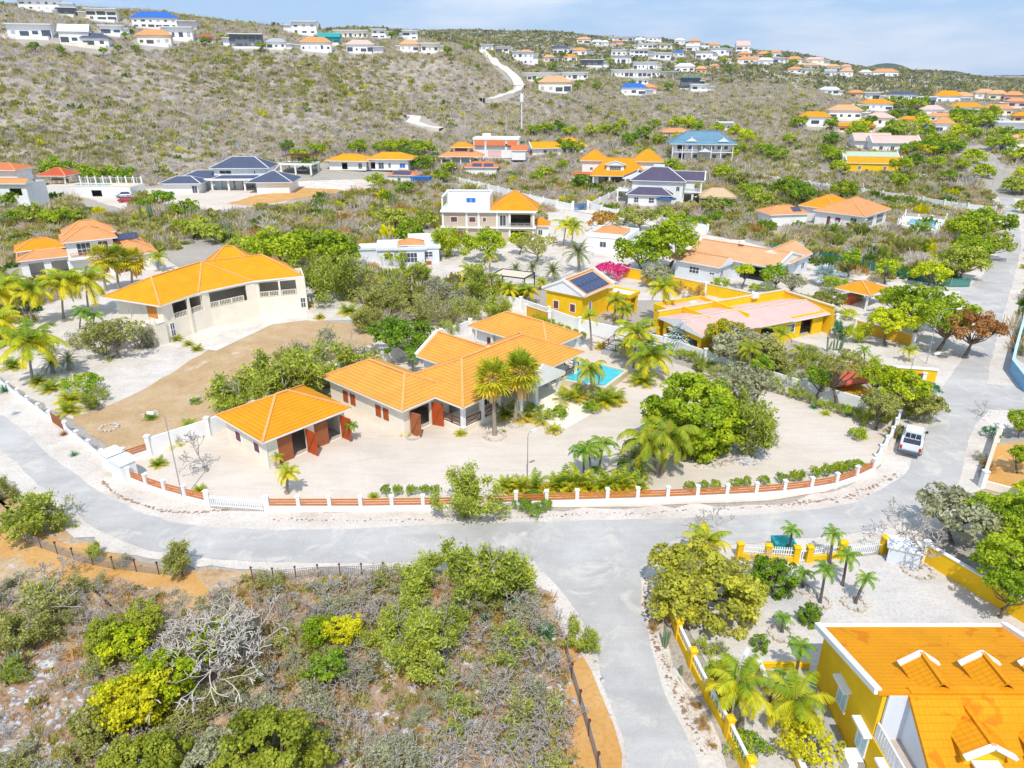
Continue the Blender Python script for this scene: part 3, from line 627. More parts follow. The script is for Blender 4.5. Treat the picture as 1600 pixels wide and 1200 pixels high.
# ------------------------------------------------------------------ building kit
WHITE = mat_plain('white_plaster', (.88,.87,.85), .8, .10, .8); CREAM = mat_plain('cream_plaster', (.88,.80,.66), .85, .10, .6)
TRIM = mat_plain('white_trim', (.88,.88,.87), .6, .06, 2); YEL = mat_plain('yellow_plaster', (.92,.56,.012), .85, .12, .7); OCHRE = mat_plain('ochre_plaster', (.72,.40,.03), .85, .14, .7)
PEACHW = mat_plain('peach_plaster', (.78,.52,.28), .85, .1, .8); GREYW = mat_plain('grey_white_plaster', (.74,.78,.83), .85, .08, .8); STONEW = mat_plain('stone_cladding', (.62,.50,.38), .9, .22, 5)
LBLUE = mat_plain('light_blue_plaster', (.50,.72,.80), .85, .1, .8); PINKW = mat_plain('pink_plaster', (.78,.50,.48), .85, .1, .8)
WOOD = mat_plain('red_wood', (.50,.09,.02), .55, .25, 3); WOODB = mat_plain('brown_wood', (.38,.13,.05), .6, .25, 3); DWOOD = mat_plain('dark_red_wood', (.17,.05,.035), .6, .25, 5); ORW = mat_plain('orange_wood', (.72,.30,.06), .6, .2, 3)
MAROON = mat_plain('maroon_shutter', (.22,.08,.09), .6, .15, 3); BLUEM = mat_plain('blue_metal', (.03,.16,.45), .45, .15, 2); TEAL = mat_plain('teal_paint', (.02,.35,.35), .6, .15, 2)
DARK = mat_plain('dark_interior', (.06,.055,.06), .9, .3, 1); FLOORM = mat_plain('patio_floor', (.52,.44,.37), .8, .15, 2); STEEL = mat_plain('galvanised_steel', (.50,.51,.52), .4, .12, 3, .6, .5); BLACKM = mat_plain('black_metal', (.03,.03,.035), .5, .2, 3)
T_ORANGE = mat_tiles('orange_tiles', (.84,.34,.014), stains=.12); T_AMBER = mat_tiles('amber_tiles', (.86,.385,.012), stains=.12); T_SALMON = mat_tiles('salmon_tiles', (.80,.36,.14)); T_PEACH = mat_tiles('peach_tiles', (.80,.44,.22), stains=.2)
T_MAIN = mat_tiles('golden_orange_tiles', (.82,.385,.07), row=.38, colw=.34, dark=.5, stains=.15); T_PINK = mat_tiles('pink_tiles', (.80,.53,.46), dark=.75); T_SLATE = mat_tiles('blue_slate_tiles', (.10,.12,.19)); T_PLUM = mat_tiles('plum_slate_tiles', (.12,.10,.16))
T_RED = mat_tiles('red_tiles', (.62,.12,.05)); T_BLUE = mat_tiles('blue_sheet_roof', (.16,.30,.40), row=5, colw=.4, dark=.8); T_FORE = mat_tiles('stained_orange_tiles', (.84,.33,.006), row=.34, colw=.24, dark=.75, stains=.6); T_GREY = mat_plain('grey_roofing', (.42,.43,.45), .8, .15, 1)
T_CORAL = mat_tiles('coral_tiles', (.72,.22,.09)); FLATR = mat_plain('white_roofing', (.74,.75,.76), .8, .14, .6); THATCH = mat_plain('thatch', (.60,.45,.27), .95, .3, 7)
CAPO = mat_plain('ridge_cap_orange', (.80,.40,.14), .75, .15, 2); CAPW = mat_plain('ridge_cap_pale', (.72,.60,.45), .75, .1, 2)
def mat_glass(name, c, rough=.12):
    m, nt, b = nodes(name); b.inputs['Base Color'].default_value = (*c, 1); b.inputs['Roughness'].default_value = rough; b.inputs['Specular IOR Level'].default_value = .8
    n = noise(nt, 1.5, 2, .5); lk(nt, ramp(nt, n, [(.3, tuple(x*.7 for x in c)), (.7, tuple(x*1.4+.01 for x in c))]), b.inputs['Base Color']); return m
GLASS = mat_glass('window_glass', (.05,.065,.09)); SOLARG = mat_glass('solar_cells', (.02,.035,.10), .2)
def mat_water(name, c):
    m, nt, b = nodes(name); n = noise(nt, 1.2, 4, .6, dist=.8); lk(nt, ramp(nt, n, [(.35, tuple(x*.82 for x in c)), (.6, c), (.75, tuple(min(1, x*1.25+.04) for x in c))]), b.inputs['Base Color'])
    b.inputs['Roughness'].default_value = .06; b.inputs['Specular IOR Level'].default_value = .5; bump(nt, b, noise(nt, 5, 3, .5), .03, .35); return m
WATER = mat_water('pool_water', (.07,.58,.64)); WATERB = mat_water('pool_water_blue', (.10,.48,.68))

def opening(k, w, h, frame=TRIM, inner=GLASS):
    "window / shutter / door unit, origin at its sill centre, outside towards -y; cached meshes"
    def mk():
        m = MB(); t = .09; a = w/2
        m.box(-a, -a+t, -.05, .06, 0, h); m.box(a-t, a, -.05, .06, 0, h); m.box(-a+t, a-t, -.05, .06, 0, t); m.box(-a+t, a-t, -.05, .06, h-t, h)
        if k == 'win' and w > .9: m.box(-.03, .03, -.04, .05, t, h-t)
        if k == 'grid':
            n = max(2, round(w/.7))
            for i in range(1, n): x = -a+w*i/n; m.box(x-.03, x+.03, -.04, .05, t, h-t)
            m.box(-a+t, a-t, -.035, .045, h/2-.03, h/2+.03)
        p = MB(); 
        if k in ('shut', 'door'):
            n = 2 if w > .9 else 1; ww = (w-2*t)/n
            for i in range(n):
                x0 = -a+t+ww*i+.02; x1 = x0+ww-.04; p.box(x0, x1, -.02, .02, t, h-t)
                s = max(4, int(h/.22))
                for j in range(s): z = t+(h-2*t)*(j+.5)/s; p.box(x0+.07, x1-.07, -.045, -.02, z-.03, z+.03)
        else: p.box(-a+t, a-t, -.01, .01, t, h-t)
        return m, p
    key = ('op', k, round(w, 2), round(h, 2), frame.name, inner.name)
    if key not in _cache:
        m, p = mk(); nm = {'win': 'window', 'grid': 'window', 'shut': 'shuttered_window', 'door': 'door'}[k]; pn = {'win': 'pane', 'grid': 'pane', 'shut': 'shutter', 'door': 'door_leaf'}[k]
        a = m.build(nm, frame); b = p.build(pn, inner); _cache[key] = (a.data, b.data, nm, pn); bpy.data.objects.remove(a); bpy.data.objects.remove(b)
    return _cache[key]
def place_opening(root, k, x, y, z, side, w, h, frame=TRIM, inner=None):
    inner = inner or {'shut': WOOD, 'door': WOOD}.get(k, GLASS); a, b, nm, pn = opening(k, w, h, frame, inner)
    o = obj(nm, a, root, (x, y, z), {'S': 0, 'W': -pi/2, 'E': pi/2, 'N': pi}[side]); obj(pn, b, o); return o
class House:
    """root empty at a near corner; local x runs along the right-hand front, local y to the back left.
    wings are anchored by pixel at a level, or by local coordinates"""
    def __init__(s, name, label, u, v, z, ang, cat='house', base=0.0, group=None, xyz=None):
        x, y = P(u, v, z) if xyz is None else xyz[:2]; s.base = base; s.a = radians(ang)
        s.root = empty(name, (x, y, base), s.a, label, cat, group); s.o = (x, y); s.wall = {}; s.roof = MB(); s.rm = []; s.n = 0
        s.trim = MB(); s.floor = MB()
    def loc(s, u, v, z):
        x, y = P(u, v, z+s.base); dx, dy = x-s.o[0], y-s.o[1]; return (dx*cos(s.a)+dy*sin(s.a), -dx*sin(s.a)+dy*cos(s.a))
    def W(s, mat):
        if mat.name not in s.wall: s.wall[mat.name] = (MB(), mat)
        return s.wall[mat.name][0]
    def M(s, mat):
        if mat not in s.rm: s.rm.append(mat)
        return s.rm.index(mat)
    def walls(s, x0, y0, lx, ly, z0, z1, mat=WHITE, op={}, t=.2, sides='SWEN', floor=True):
        m = s.W(mat); s.n += 1; e = .003*(s.n % 7); footrect(s.o[0], s.o[1], s.a, x0, y0, lx, ly)
        x0 -= e; y0 -= e; lx += 2*e; ly += 2*e
        for sd in sides:
            L_ = lx if sd in 'SN' else ly-2*t; hs = sorted(op.get(sd, []), key=lambda q: q[0]); cur = 0; off = 0 if sd in 'SN' else t
            def bx(t0, t1, za, zb):
                if t1-t0 < .01 or zb-za < .01: return
                if sd == 'S': m.box(x0+t0, x0+t1, y0, y0+t, za, zb)
                elif sd == 'N': m.box(x0+t0, x0+t1, y0+ly-t, y0+ly, za, zb)
                elif sd == 'W': m.box(x0, x0+t, y0+t+t0, y0+t+t1, za, zb)
                else: m.box(x0+lx-t, x0+lx, y0+t+t0, y0+t+t1, za, zb)
            for q in hs:
                c, w, zz, h = q[:4]; k = q[4] if len(q) > 4 else 'win'; mt = q[5] if len(q) > 5 else None; fr = q[6] if len(q) > 6 else TRIM
                t0, t1 = c-w/2-off, c+w/2-off; t0 = max(t0, cur+.02); t1 = min(t1, L_-.02)
                bx(cur, t0, z0, z1); bx(t0, t1, z0, z0+zz); bx(t0, t1, z0+zz+h, z1); cur = t1
                if k != 'open':
                    cc = (t0+t1)/2+off
                    px_, py_ = {'S': (x0+cc, y0), 'N': (x0+cc, y0+ly), 'W': (x0, y0+cc), 'E': (x0+lx, y0+cc)}[sd]
                    place_opening(s.root, k, px_, py_, z0+zz, sd, t1-t0, h, fr, mt)
            bx(cur, L_, z0, z1)
        if floor: s.floor.box(x0+t+.01, x0+lx-t-.01, y0+t+.01, y0+ly-t-.01, z0+.02, z0+.12)
    def hip(s, x0, y0, lx, ly, ze, rise, mat=T_ORANGE, cap=CAPO, fascia=TRIM, th=.16, soffit=True):
        "closed hip roof on an eave rectangle"
        s.n += 1; ze = ze+.006*(s.n % 5); m = s.roof; k = s.M(mat); kf = s.M(fascia); kc = s.M(cap); x1, y1 = x0+lx, y0+ly; w = min(lx, ly)/2
        c = [(x0,y0,ze), (x1,y0,ze), (x1,y1,ze), (x0,y1,ze)]
        if lx >= ly: a, b = (x0+w, y0+w, ze+rise), (x1-w, y0+w, ze+rise)
        else: a, b = (x0+w, y0+w, ze+rise), (x0+w, y1-w, ze+rise)
        d = lambda p, q: (Vector(p)-Vector(q)).length < .05
        if lx >= ly: fs = [[c[0],c[1],b,a], [c[1],c[2],b], [c[2],c[3],a,b], [c[3],c[0],a]]; hp = [(c[0],a),(c[3],a),(c[1],b),(c[2],b)]
        else: fs = [[c[0],c[1],a], [c[1],c[2],b,a], [c[2],c[3],b], [c[3],c[0],a,b]]; hp = [(c[0],a),(c[1],a),(c[2],b),(c[3],b)]
        for f in fs:
            g = [f[0]]
            for p in f[1:]:
                if not d(p, g[-1]): g.append(p)
            m.face(g, k)
        r = [(p[0], p[1], p[2]-th) for p in c]
        for i in range(4): j = (i+1) % 4; m.face([r[i], r[j], c[j], c[i]], kf)
        m.face(r[::-1], kf)
        for p, q in hp: m.beam((p[0],p[1],p[2]+.04), (q[0],q[1],q[2]+.04), .22, .10, kc)
        if not d(a, b): m.beam((a[0],a[1],a[2]+.05), (b[0],b[1],b[2]+.05), .26, .12, kc)
    def gable(s, x0, y0, lx, ly, ze, rise, ax='x', mat=T_ORANGE, cap=CAPO, fascia=TRIM, th=.18, rake=0, wallmat=None, inset=.45):
        "gable roof, ridge along ax; rake: raised white verge height; wallmat fills the gable triangles"
        s.n += 1; ze = ze+.006*(s.n % 5); m = s.roof; k = s.M(mat); kf = s.M(fascia); kc = s.M(cap)
        T = (lambda p, q, z: (x0+p, y0+q, z)) if ax == 'x' else (lambda p, q, z: (x0+q, y0+p, z))
        Lr, Wd = (lx, ly) if ax == 'x' else (ly, lx); fl = ax != 'x'
        def F(pts, kk): m.face(pts[::-1] if fl else pts, kk)
        A, B, C, D = T(0,0,ze), T(Lr,0,ze), T(Lr,Wd,ze), T(0,Wd,ze); E, G_ = T(0,Wd/2,ze+rise), T(Lr,Wd/2,ze+rise)
        F([A,B,G_,E], k); F([C,D,E,G_], k); lo = lambda p: (p[0],p[1],p[2]-th)
        F([lo(A),lo(B),B,A], kf); F([lo(C),lo(D),D,C], kf)
        F([lo(B),lo(C),C,G_,B], kf); F([lo(D),lo(A),A,E,D], kf); F([lo(D),lo(C),lo(B),lo(A)], kf)
        m.beam((E[0],E[1],E[2]+.05), (G_[0],G_[1],G_[2]+.05), .24, .1, kc)
        if wallmat:
            for q in (inset, Lr-inset-.14):
                f = .93; w = s.W(wallmat); a, b, c = (Wd*(1-f)/2, ze-th-.01), (Wd*(1+f)/2, ze-th-.01), (Wd/2, ze+rise*f)
        if rake:
            for q in (0, Lr):
                for (pa, pb) in (((0, ze), (Wd/2, ze+rise)), ((Wd, ze), (Wd/2, ze+rise))):
                    m.beam(T(q, pa[0], pa[1]+.08), T(q, pb[0], pb[1]+.08), .30, rake, kf)
    def flat(s, x0, y0, lx, ly, z, par=.35, mat=FLATR, edge=WHITE, t=.22):
        "flat roof with a parapet"
        s.n += 1; e = .004*(s.n % 6); m = s.roof; k = s.M(mat); ke = s.M(edge); x1, y1 = x0+lx, y0+ly
        m.box(x0+t, x1-t, y0+t, y1-t, z-.2, z+.04+e, k)
        m.box(x0-e, x1+e, y0-e, y0+t, z-.2, z+par, ke); m.box(x0-e, x1+e, y1-t, y1+e, z-.2, z+par, ke); m.box(x0-e, x0+t, y0+t, y1-t, z-.2, z+par, ke); m.box(x1-t, x1+e, y0+t, y1-t, z-.2, z+par, ke)
    def column(s, x, y, z0, z1, w=.32, mat=WHITE, name='column'):
        m = MB(); m.box(-w/2, w/2, -w/2, w/2, 0, z1-z0); m.box(-w/2-.05, w/2+.05, -w/2-.05, w/2+.05, 0, .15) ; return m.build(name, mat, s.root, (x, y, z0))
    def rail(s, p, q, z, h=.95, mat=DWOOD, style='x', name='railing'):
        a = Vector((*p, z)); b = Vector((*q, z)); L_ = (b-a).length; n = max(1, round(L_/1.6)); m = MB(); up = Vector((0, 0, h)); o = a.copy(); A = Vector((0,0,0)); D = b-a
        m.beam(A+up, D+up, .08, .07)
        for i in range(n+1): q_ = D*i/n; m.beam(q_, q_+up*1.02, .09, .09)
        if style == 'x':
            for i in range(n): a1 = D*i/n; b1 = D*(i+1)/n; m.beam(a1+up*.12, b1+up*.88, .045, .045); m.beam(a1+up*.88, b1+up*.12, .045, .04); m.beam(a1+up*.1, b1+up*.1, .05, .05)
        elif style == 'bal':
            k = int(L_/.22)
            for i in range(k): q_ = D*(i+.5)/k; m.beam(q_+up*.08, q_+up*.96, .07, .07)
            m.beam(A+up*.06, D+up*.06, .09, .06)
        elif style == 'bars':
            for j in range(1, 5): m.beam(A+up*j/5, D+up*j/5, .03, .03)
        return m.build(name, mat, s.root, tuple(o))
    def solar(s, c, ex, ey, nx, ny, pw=1.0, ph=1.7, name='solar_panel'):
        "panels on a slope: c corner, ex/ey unit vectors in the slope"
        c = Vector(c); ex = Vector(ex); ey = Vector(ey); n = ex.cross(ey).normalized()
        for i in range(nx):
            for j in range(ny):
                m = MB(); a = c+ex*(pw*i+.02)+ey*(ph*j+.02)+n*.14; d1 = ex*(pw-.04); d2 = ey*(ph-.04); q = [Vector((0,0,0)), d1, d1+d2, d2]
                m.face(q, 0); lo = [p-n*.05 for p in q]
                for k in range(4): m.face([lo[k], lo[(k+1) % 4], q[(k+1) % 4], q[k]], 1)
                m.face(lo[::-1], 1)
                for k in range(1, 6): u_ = d2*k/6; m.face([u_+n*.006, u_+d1+n*.006, u_+d1+d2*.012+n*.006, u_+d2*.012+n*.006], 1)
                m.build(name, [SOLARG, STEEL], s.root, tuple(a))
    def part(s, name, mb, mat, parent=None): return mb.build(name, mat, parent or s.root)
    def done(s):
        ws = list(s.wall.values())
        for mb, mat in ws: 
            if mb.f: mb.build('wall', mat, s.root)
        if s.roof.f: s.roof.build('roof', s.rm, s.root)
        if s.floor.f: s.floor.build('floor', FLOORM, s.root)
        if s.trim.f: s.trim.build('trim', TRIM, s.root)
        return s.root
def box_part(root, name, x0, x1, y0, y1, z0, z1, mat):
    m = MB(); m.box(x0, x1, y0, y1, z0, z1); return m.build(name, mat, root)
def steps_part(root, x0, x1, y, n, rise, run, mat, name='steps', dr=-1):
    m = MB()
    for i in range(n): z1 = rise*(n-i); ya = y+dr*run*i; yb = y+dr*run*(i+1); m.box(x0, x1, min(ya, yb), max(ya, yb), 0, z1-.003)
    return m.build(name, mat, root)
# ------------------------------------------------------------------ the garage and the main house
h = House('garage', 'white garage with bright orange hip roof and two open red timber doors', 410, 692, 3.0, 48.5)
lx, ly = 9.4, 8.1; ov = .55
h.walls(ov, ov, lx-2*ov, ly-2*ov, 0, 3.0, CREAM, {'S': [(2.55, 2.9, 0.05, 2.45, 'open'), (6.35, 2.9, .05, 2.45, 'open')], 'W': [(1.7, 1.1, .95, 1.15, 'shut', MAROON), (4.9, 1.1, .95, 1.15, 'shut', MAROON)]})
h.hip(0, 0, lx, ly, 3.0, 1.95, T_ORANGE, CAPO)
def leaf(h, x, y, z, w, hh, ang, mat=WOOD, diag=True, name='door_leaf'):
    m = MB(); n = int(hh/.17); m.box(0, w, -.03, .03, 0, hh, 0)
    for i in range(n): z_ = hh*(i+.5)/n; m.box(.06, w-.06, -.05, -.03, z_-.055, z_+.055, 0)
    for i in range(n): z_ = hh*(i+.5)/n; m.box(.06, w-.06, .03, .05, z_-.055, z_+.055, 0)
    if diag: m.beam((.05, -.07, .1), (w-.05, -.07, hh-.1), .12, .05, 1); m.beam((.05, .07, .1), (w-.05, .07, hh-.1), .12, .05, 1)
    o = m.build(name, [mat, WOODB], h.root, (x, y, z)); o.rotation_euler = (0, 0, radians(ang)); return o
for x in (ov+.0, ov+3.8):
    x0 = x+1.1; leaf(h, x0, ov+.02, .05, 1.42, 2.4, -2, WOODB, False); leaf(h, x0+2.9, ov-.02, .05, 1.42, 2.4, -85, WOOD)
h.part('downpipe', (lambda m: (m.tube([(ov-.05, ov-.06, 0), (ov-.05, ov-.06, 2.9)], .05), m)[1])(MB()), TRIM)
h.done()

h = House('main_house', 'large white villa with golden orange hipped tile roofs beside the pool', 723, 638, 3.2, 49.0)
ov = .6
# west wing, east wing, north wing, middle gable, portico (local: x right front, y back left)
h.walls(-4.2+ov, 3.8+ov, 7.2-2*ov, 12.8-2*ov, 0, 3.15, CREAM, {'W': [(7.8, .8, 1.05, 1.25, 'shut', WOOD, WOODB), (9.0, .8, 1.05, 1.25, 'shut', WOOD, WOODB), (2.6, .8, 1.05, 1.25, 'shut', WOOD, WOODB), (3.75, .8, 1.05, 1.25, 'shut', WOOD, WOODB)], 'S': [(2.1, 2.6, .05, 2.5, 'open')]})
h.hip(-4.2, 3.8, 7.2, 12.8, 3.2, 1.75, T_MAIN, CAPO)
leaf(h, -3.55+.75, 3.8+ov-.05, .05, 1.25, 2.45, -80, WOODB); leaf(h, -3.6+3.6, 3.8+ov-.05, .05, 1.25, 2.45, -70, WOOD)
# veranda round the corner of the east wing: low wall, columns, rails, house wall set back
h.walls(3.2, 2.6, 15.6, 6.8, 0, 3.15, CREAM, {'S': [(3, 1.6, .6, 1.9, 'grid'), (6.5, 1.8, .1, 2.4, 'door', DWOOD), (11.5, 2.2, .3, 2.2, 'grid')], 'W': [(1.6, 1.0, 1.2, 1.1, 'win')]})
h.hip(0, 0, 19.6, 10, 3.2, 2.25, T_MAIN, CAPO)
m = MB(); m.box(.55, 6.5, .55, 2.6, 0, .62); m.box(.55, 3.2, 2.6, 3.9, 0, .62); h.part('veranda_base', m, CREAM); m = MB(); m.box(13.5, 19.2, .55, 2.6, 0, .62); m.box(18.8, 20.4, 2.6, 9.4, 0, .62); h.part('veranda_base', m, CREAM)
for x, y in ((.75, .75), (5.9, .75), (3.4, .75), (14.0, .75), (18.9, .75)): h.column(x, y, .62, 3.06, .36, TRIM)
h.rail((.95, .75), (3.2, .75), .62, .85); h.rail((3.6, .75), (5.7, .75), .62, .85); h.rail((.75, .95), (.75, 3.7), .62, .85); h.rail((14.2, .75), (18.7, .75), .62, .85); h.rail((20.2, 1.2), (20.2, 3.2), .62, .85)
h.walls(18.2, 4.2, 5.4, 11.3, 0, 3.15, WHITE, {'W': [(9, 1.3, .1, 2.2, 'door', MAROON)], 'S': [(2.5, 2.2, .1, 2.2, 'grid')], 'E': [(4, 1.8, .8, 1.3)]})
h.hip(17.4, 3.6, 6.8, 12.7, 3.24, 1.75, T_MAIN, CAPO)
for x, y in ((17.9, 12.6), (17.9, 15.8), (23.6, 4.1)): h.column(x, y, 0, 3.1, .32, TRIM)
h.rail((18.0, 12.8), (18.0, 15.6), .1, .9)
h.walls(6.9, 7.0, 5.6, 6.0, 0, 3.15, WHITE, {'W': [(4.6, 1.0, 1.1, 1.1)]}); h.gable(6.3, 5.5, 6.8, 8.1, 3.2, 1.95, 'y', T_MAIN, CAPO, rake=.34)
h.gable(6.3, -1.9, 6.9, 4.6, 3.2, 1.7, 'y', T_MAIN, CAPO)
m = MB(); m.face([(6.1, -2.0, 3.0), (13.4, -2.0, 3.0), (13.4, -2.0, 3.35), (9.75, -2.0, 5.25), (6.1, -2.0, 3.35)]); m.face([(6.1, -1.7, 3.35), (9.75, -1.7, 5.25), (13.4, -1.7, 3.35), (13.4, -1.7, 3.0), (6.1, -1.7, 3.0)])
m.face([(6.1,-2,3.35),(9.75,-2,5.25),(9.75,-1.7,5.25),(6.1,-1.7,3.35)]); m.face([(9.75,-2,5.25),(13.4,-2,3.35),(13.4,-1.7,3.35),(9.75,-1.7,5.25)]); m.face([(6.1,-2,3.0),(6.1,-1.7,3.0),(13.4,-1.7,3.0),(13.4,-2,3.0)])
h.part('portico_gable', m, TRIM)
for x in (6.6, 9.0, 12.9): h.column(x, -1.5, .75, 3.05, .42, TRIM)
box_part(h.root, 'portico_floor', 6.5, 13.5, -1.9, 2.6, 0, .76, CREAM); steps_part(h.root, 7.4, 13.2, -1.9, 7, .107, .62, CREAM)
m = MB(); m.tube([(13.0, -2.1, .76), (13.0, -2.1, 1.2)], [.16, .26], 10); h.part('flower_pot', m, ORW)
h.done()
# pool terrace, pool, deck rails
def pool(name, label, pts, z, mat, rim=.35, deckmat=CONC, rimmat=CAPW, rz=None, base=0):
    r = empty(name, (*pts[0], base), 0, label, 'pool'); q = [(p[0]-pts[0][0], p[1]-pts[0][1]) for p in pts]
    if area([(*p, 0) for p in q]) < 0: q = q[::-1]
    cx = sum(p[0] for p in q)/len(q); cy = sum(p[1] for p in q)/len(q)
    out = []
    for p in q: d = hypot(p[0]-cx, p[1]-cy); out.append((p[0]+(p[0]-cx)/d*rim*1.4, p[1]+(p[1]-cy)/d*rim*1.4))
    m = MB(); n = len(q)
    for i in range(n):
        j = (i+1) % n; m.face([(*out[i], z), (*out[j], z), (*q[j], z), (*q[i], z)]); m.face([(*out[i], 0), (*out[j], 0), (*out[j], z), (*out[i], z)]); m.face([(*q[i], z), (*q[j], z), (*q[j], z-.25), (*q[i], z-.25)])
    m.build('pool_rim', rimmat, r); w = MB(); w.face([(*p, z-.10) for p in q]); w.build('water', mat, r); return r
A_, B_, C_, D_ = P(912, 562, .8), P(976, 579, .8), P(944, 603, .8), P(882, 592, .8)
pool('swimming_pool', 'turquoise swimming pool beside the main villa under a drooping palm', [A_, B_, C_, D_], .8, WATER)
t = empty('pool_deck', (*P(985, 560), 0), radians(-30), 'raised grey wooden pool deck with dark red rails next to the turquoise pool', 'deck')
box_part(t, 'deck_platform', -3.6, 3.4, -.6, 3.2, 0, .7, T_GREY)
class _R: root = t
for p, q in (((-3.5, -.5), (-.2, -.5)), ((-3.5, -.5), (-3.5, 3.1)), ((-3.5, 3.1), (3.3, 3.1)), ((1.4, -.5), (3.3, -.5)), ((3.3, -.5), (3.3, 3.1))): House.rail(_R, p, q, .7, .85)

# ------------------------------------------------------------------ two storey cream house on the left
h = House('villa', 'two storey cream house with bright orange roof, verandas and outside stair', 250, 478, 5.2, 62)
a = h.loc(310, 457, 5.2); 
h.walls(.55, .55, 7.4, 9.3, 0, 5.2, CREAM, {'S': [(.98, .75, .55, 1.9, 'grid'), (2.65, 2.2, 2.7, 2.15, 'open'), (5.15, 2.3, 2.7, 2.15, 'open')], 'W': [(2.0, 2.2, 2.9, 2.0, 'shut', ORW), (6.9, .25, 3.1, .5, 'win')]})
h.rail((2.15, .66), (4.2, .66), 2.7, .75, CREAM, 'bal'); h.rail((4.6, .66), (6.8, .66), 2.7, .75, CREAM, 'bal'); h.column(4.45, .5, 0, 5.1, .3, CREAM)
def wp(u, v, z): a, b = h.loc(u, v, z); return (a, b, z)
E0, E1, E2, E3, E4 = [wp(u, v, 5.25) for u, v in ((160,464),(250,478),(310,457),(394,439),(473,431))]; R1, R2, R3 = wp(236,433,7.35), wp(315,409,7.35), wp(409,398,7.35)
dA = (Vector(R2)-Vector(R1)).normalized(); dC = (Vector(R3)-Vector(R2)).normalized(); nC = Vector((-dC.y, dC.x, 0)); K4 = tuple(Vector(E4)+nC*8.6); q = Vector(E0)+dA*12.5; K2 = (q.x, q.y, 5.25)
m = h.roof; k = h.M(T_AMBER); kf = h.M(TRIM); kc = h.M(CAPO)
for f in ([E0, E1, R1], [E1, E2, R2, R1], [E2, E3, R2], [E3, E4, R3, R2], [E4, K4, R3], [K4, K2, R2], [K4, R2, R3], [K2, E0, R1, R2]): m.face(f, k)
ring = [E0, E1, E2, E3, E4, K4, K2]
for a, b in zip(ring, ring[1:]+ring[:1]): m.face([(a[0],a[1],a[2]-.2), (b[0],b[1],b[2]-.2), b, a], kf)
m.face([(a[0],a[1],a[2]-.2) for a in ring[::-1]], kf)
for a, b in ((E0,R1),(E1,R1),(R1,R2),(E2,R2),(E3,R2),(R2,R3),(R3,E4),(R3,K4)): m.beam((a[0],a[1],a[2]+.05), (b[0],b[1],b[2]+.05), .24, .1, kc)
MAINV = h
m = MB()
for i in range(10): m.box(-.95, .5, 1.2+.62*i, 1.2+.62*(i+1), 0, 3.0-.27*(i+1))
m.box(-1.1, -.95, 1.0, 7.6, 0, .5); m.box(-.95, .5, .3, 1.2, 0, 2.95); h.part('outside_stair', m, CREAM)
h.rail((-.95, .35), (-.95, 1.2), 2.95, .8, CREAM, 'bars')
h.part('balcony_slab', (lambda m: (m.box(-1.0, .52, .3, 3.0, 2.75, 2.9), m)[1])(MB()), CREAM)
h.done()
def absorb(w, main):
    "hand a wing's parts over to the main house so that the building is one thing"
    for c in list(w.root.children):
        x, y, z = c.location; wx_, wy_ = w.o[0]+x*cos(w.a)-y*sin(w.a)-main.o[0], w.o[1]+x*sin(w.a)+y*cos(w.a)-main.o[1]
        c.parent = main.root; c.location = (wx_*cos(main.a)+wy_*sin(main.a), -wx_*sin(main.a)+wy_*cos(main.a), z); c.rotation_euler.z += w.a-main.a
    bpy.data.objects.remove(w.root)
h = House('villa_wing', 'wing', 310, 458, 5.2, 46)
h.walls(.3, .5, 8.6, 5.2, 0, 5.1, CREAM, {'S': [(3.7, 5.8, 2.6, 2.2, 'open')]})
h.rail((1.0, .62), (6.4, .62), 2.65, .75, CREAM, 'bal'); h.done(); absorb(h, MAINV)
h = House('villa_wing', 'wing', 394, 440, 5.2, 20)
h.walls(.2, .5, 7.0, 5.6, 0, 5.1, CREAM, {'S': [(1.9, 2.7, 2.6, 2.2, 'open'), (4.6, 2.2, 2.6, 2.2, 'open'), (6.4, .8, .5, 1.6, 'grid')], 'E': [(3.5, 3.0, 2.9, 1.8, 'open')]}); 
h.rail((.7, .62), (3.4, .62), 2.65, .75, CREAM, 'bal'); h.rail((3.8, .62), (5.8, .62), 2.65, .75, CREAM, 'bal'); h.hip(-6.4, 6.2, 7.4, 6.2, 5.9, 2.6, T_AMBER, CAPO); h.walls(-5.8, 6.8, 6.2, 5.0, 0, 5.85, CREAM); h.done(); absorb(h, MAINV)

# ------------------------------------------------------------------ peach roofed villa at the left edge
h = House('villa', 'white villa with pale peach tiled roofs and arched porches behind the palms', 25, 409, 3.1, 33)
h.walls(.5, .5, 8.4, 9.5, 0, 3.1, WHITE, {'S': [(2.2, 2.2, .1, 2.3, 'open'), (5.6, 2.4, .1, 2.3, 'open')], 'W': [(3.5, 2.2, .1, 2.3, 'open'), (7, 2.2, .1, 2.3, 'open')]}); h.hip(0, 0, 9.2, 10.6, 3.1, 1.7, T_SALMON, CAPO)
x, y = h.loc(95, 380, 5.9); h.walls(x+.6, y+.6, 7.2, 6.8, 0, 5.9, WHITE, {'S': [(2.6, 2.2, 3.3, 2.2, 'grid'), (5.6, 1.6, 3.3, 2.2, 'win')], 'E': [(3, 2, 3.3, 1.8)]}); h.hip(x, y, 8.6, 8.0, 5.9, 1.7, T_SALMON, CAPO); h.hip(x+.5, y+4.5, 8.4, 6.4, 6.2, 1.9, T_SALMON, CAPO)
h.rail((x+1, y+.3), (x+5, y+.3), 3.1, .8, ORW, 'bars'); h.part('balcony_slab', (lambda m: (m.box(x+.5, x+7.5, y-.4, y+.6, 2.8, 3.1), m)[1])(MB()), WHITE)
h.hip(x-7, y+5.5, 8, 6, 4.2, 1.4, T_ORANGE, CAPO); h.walls(x-6.5, y+6, 7, 5, 0, 4.2, WHITE)
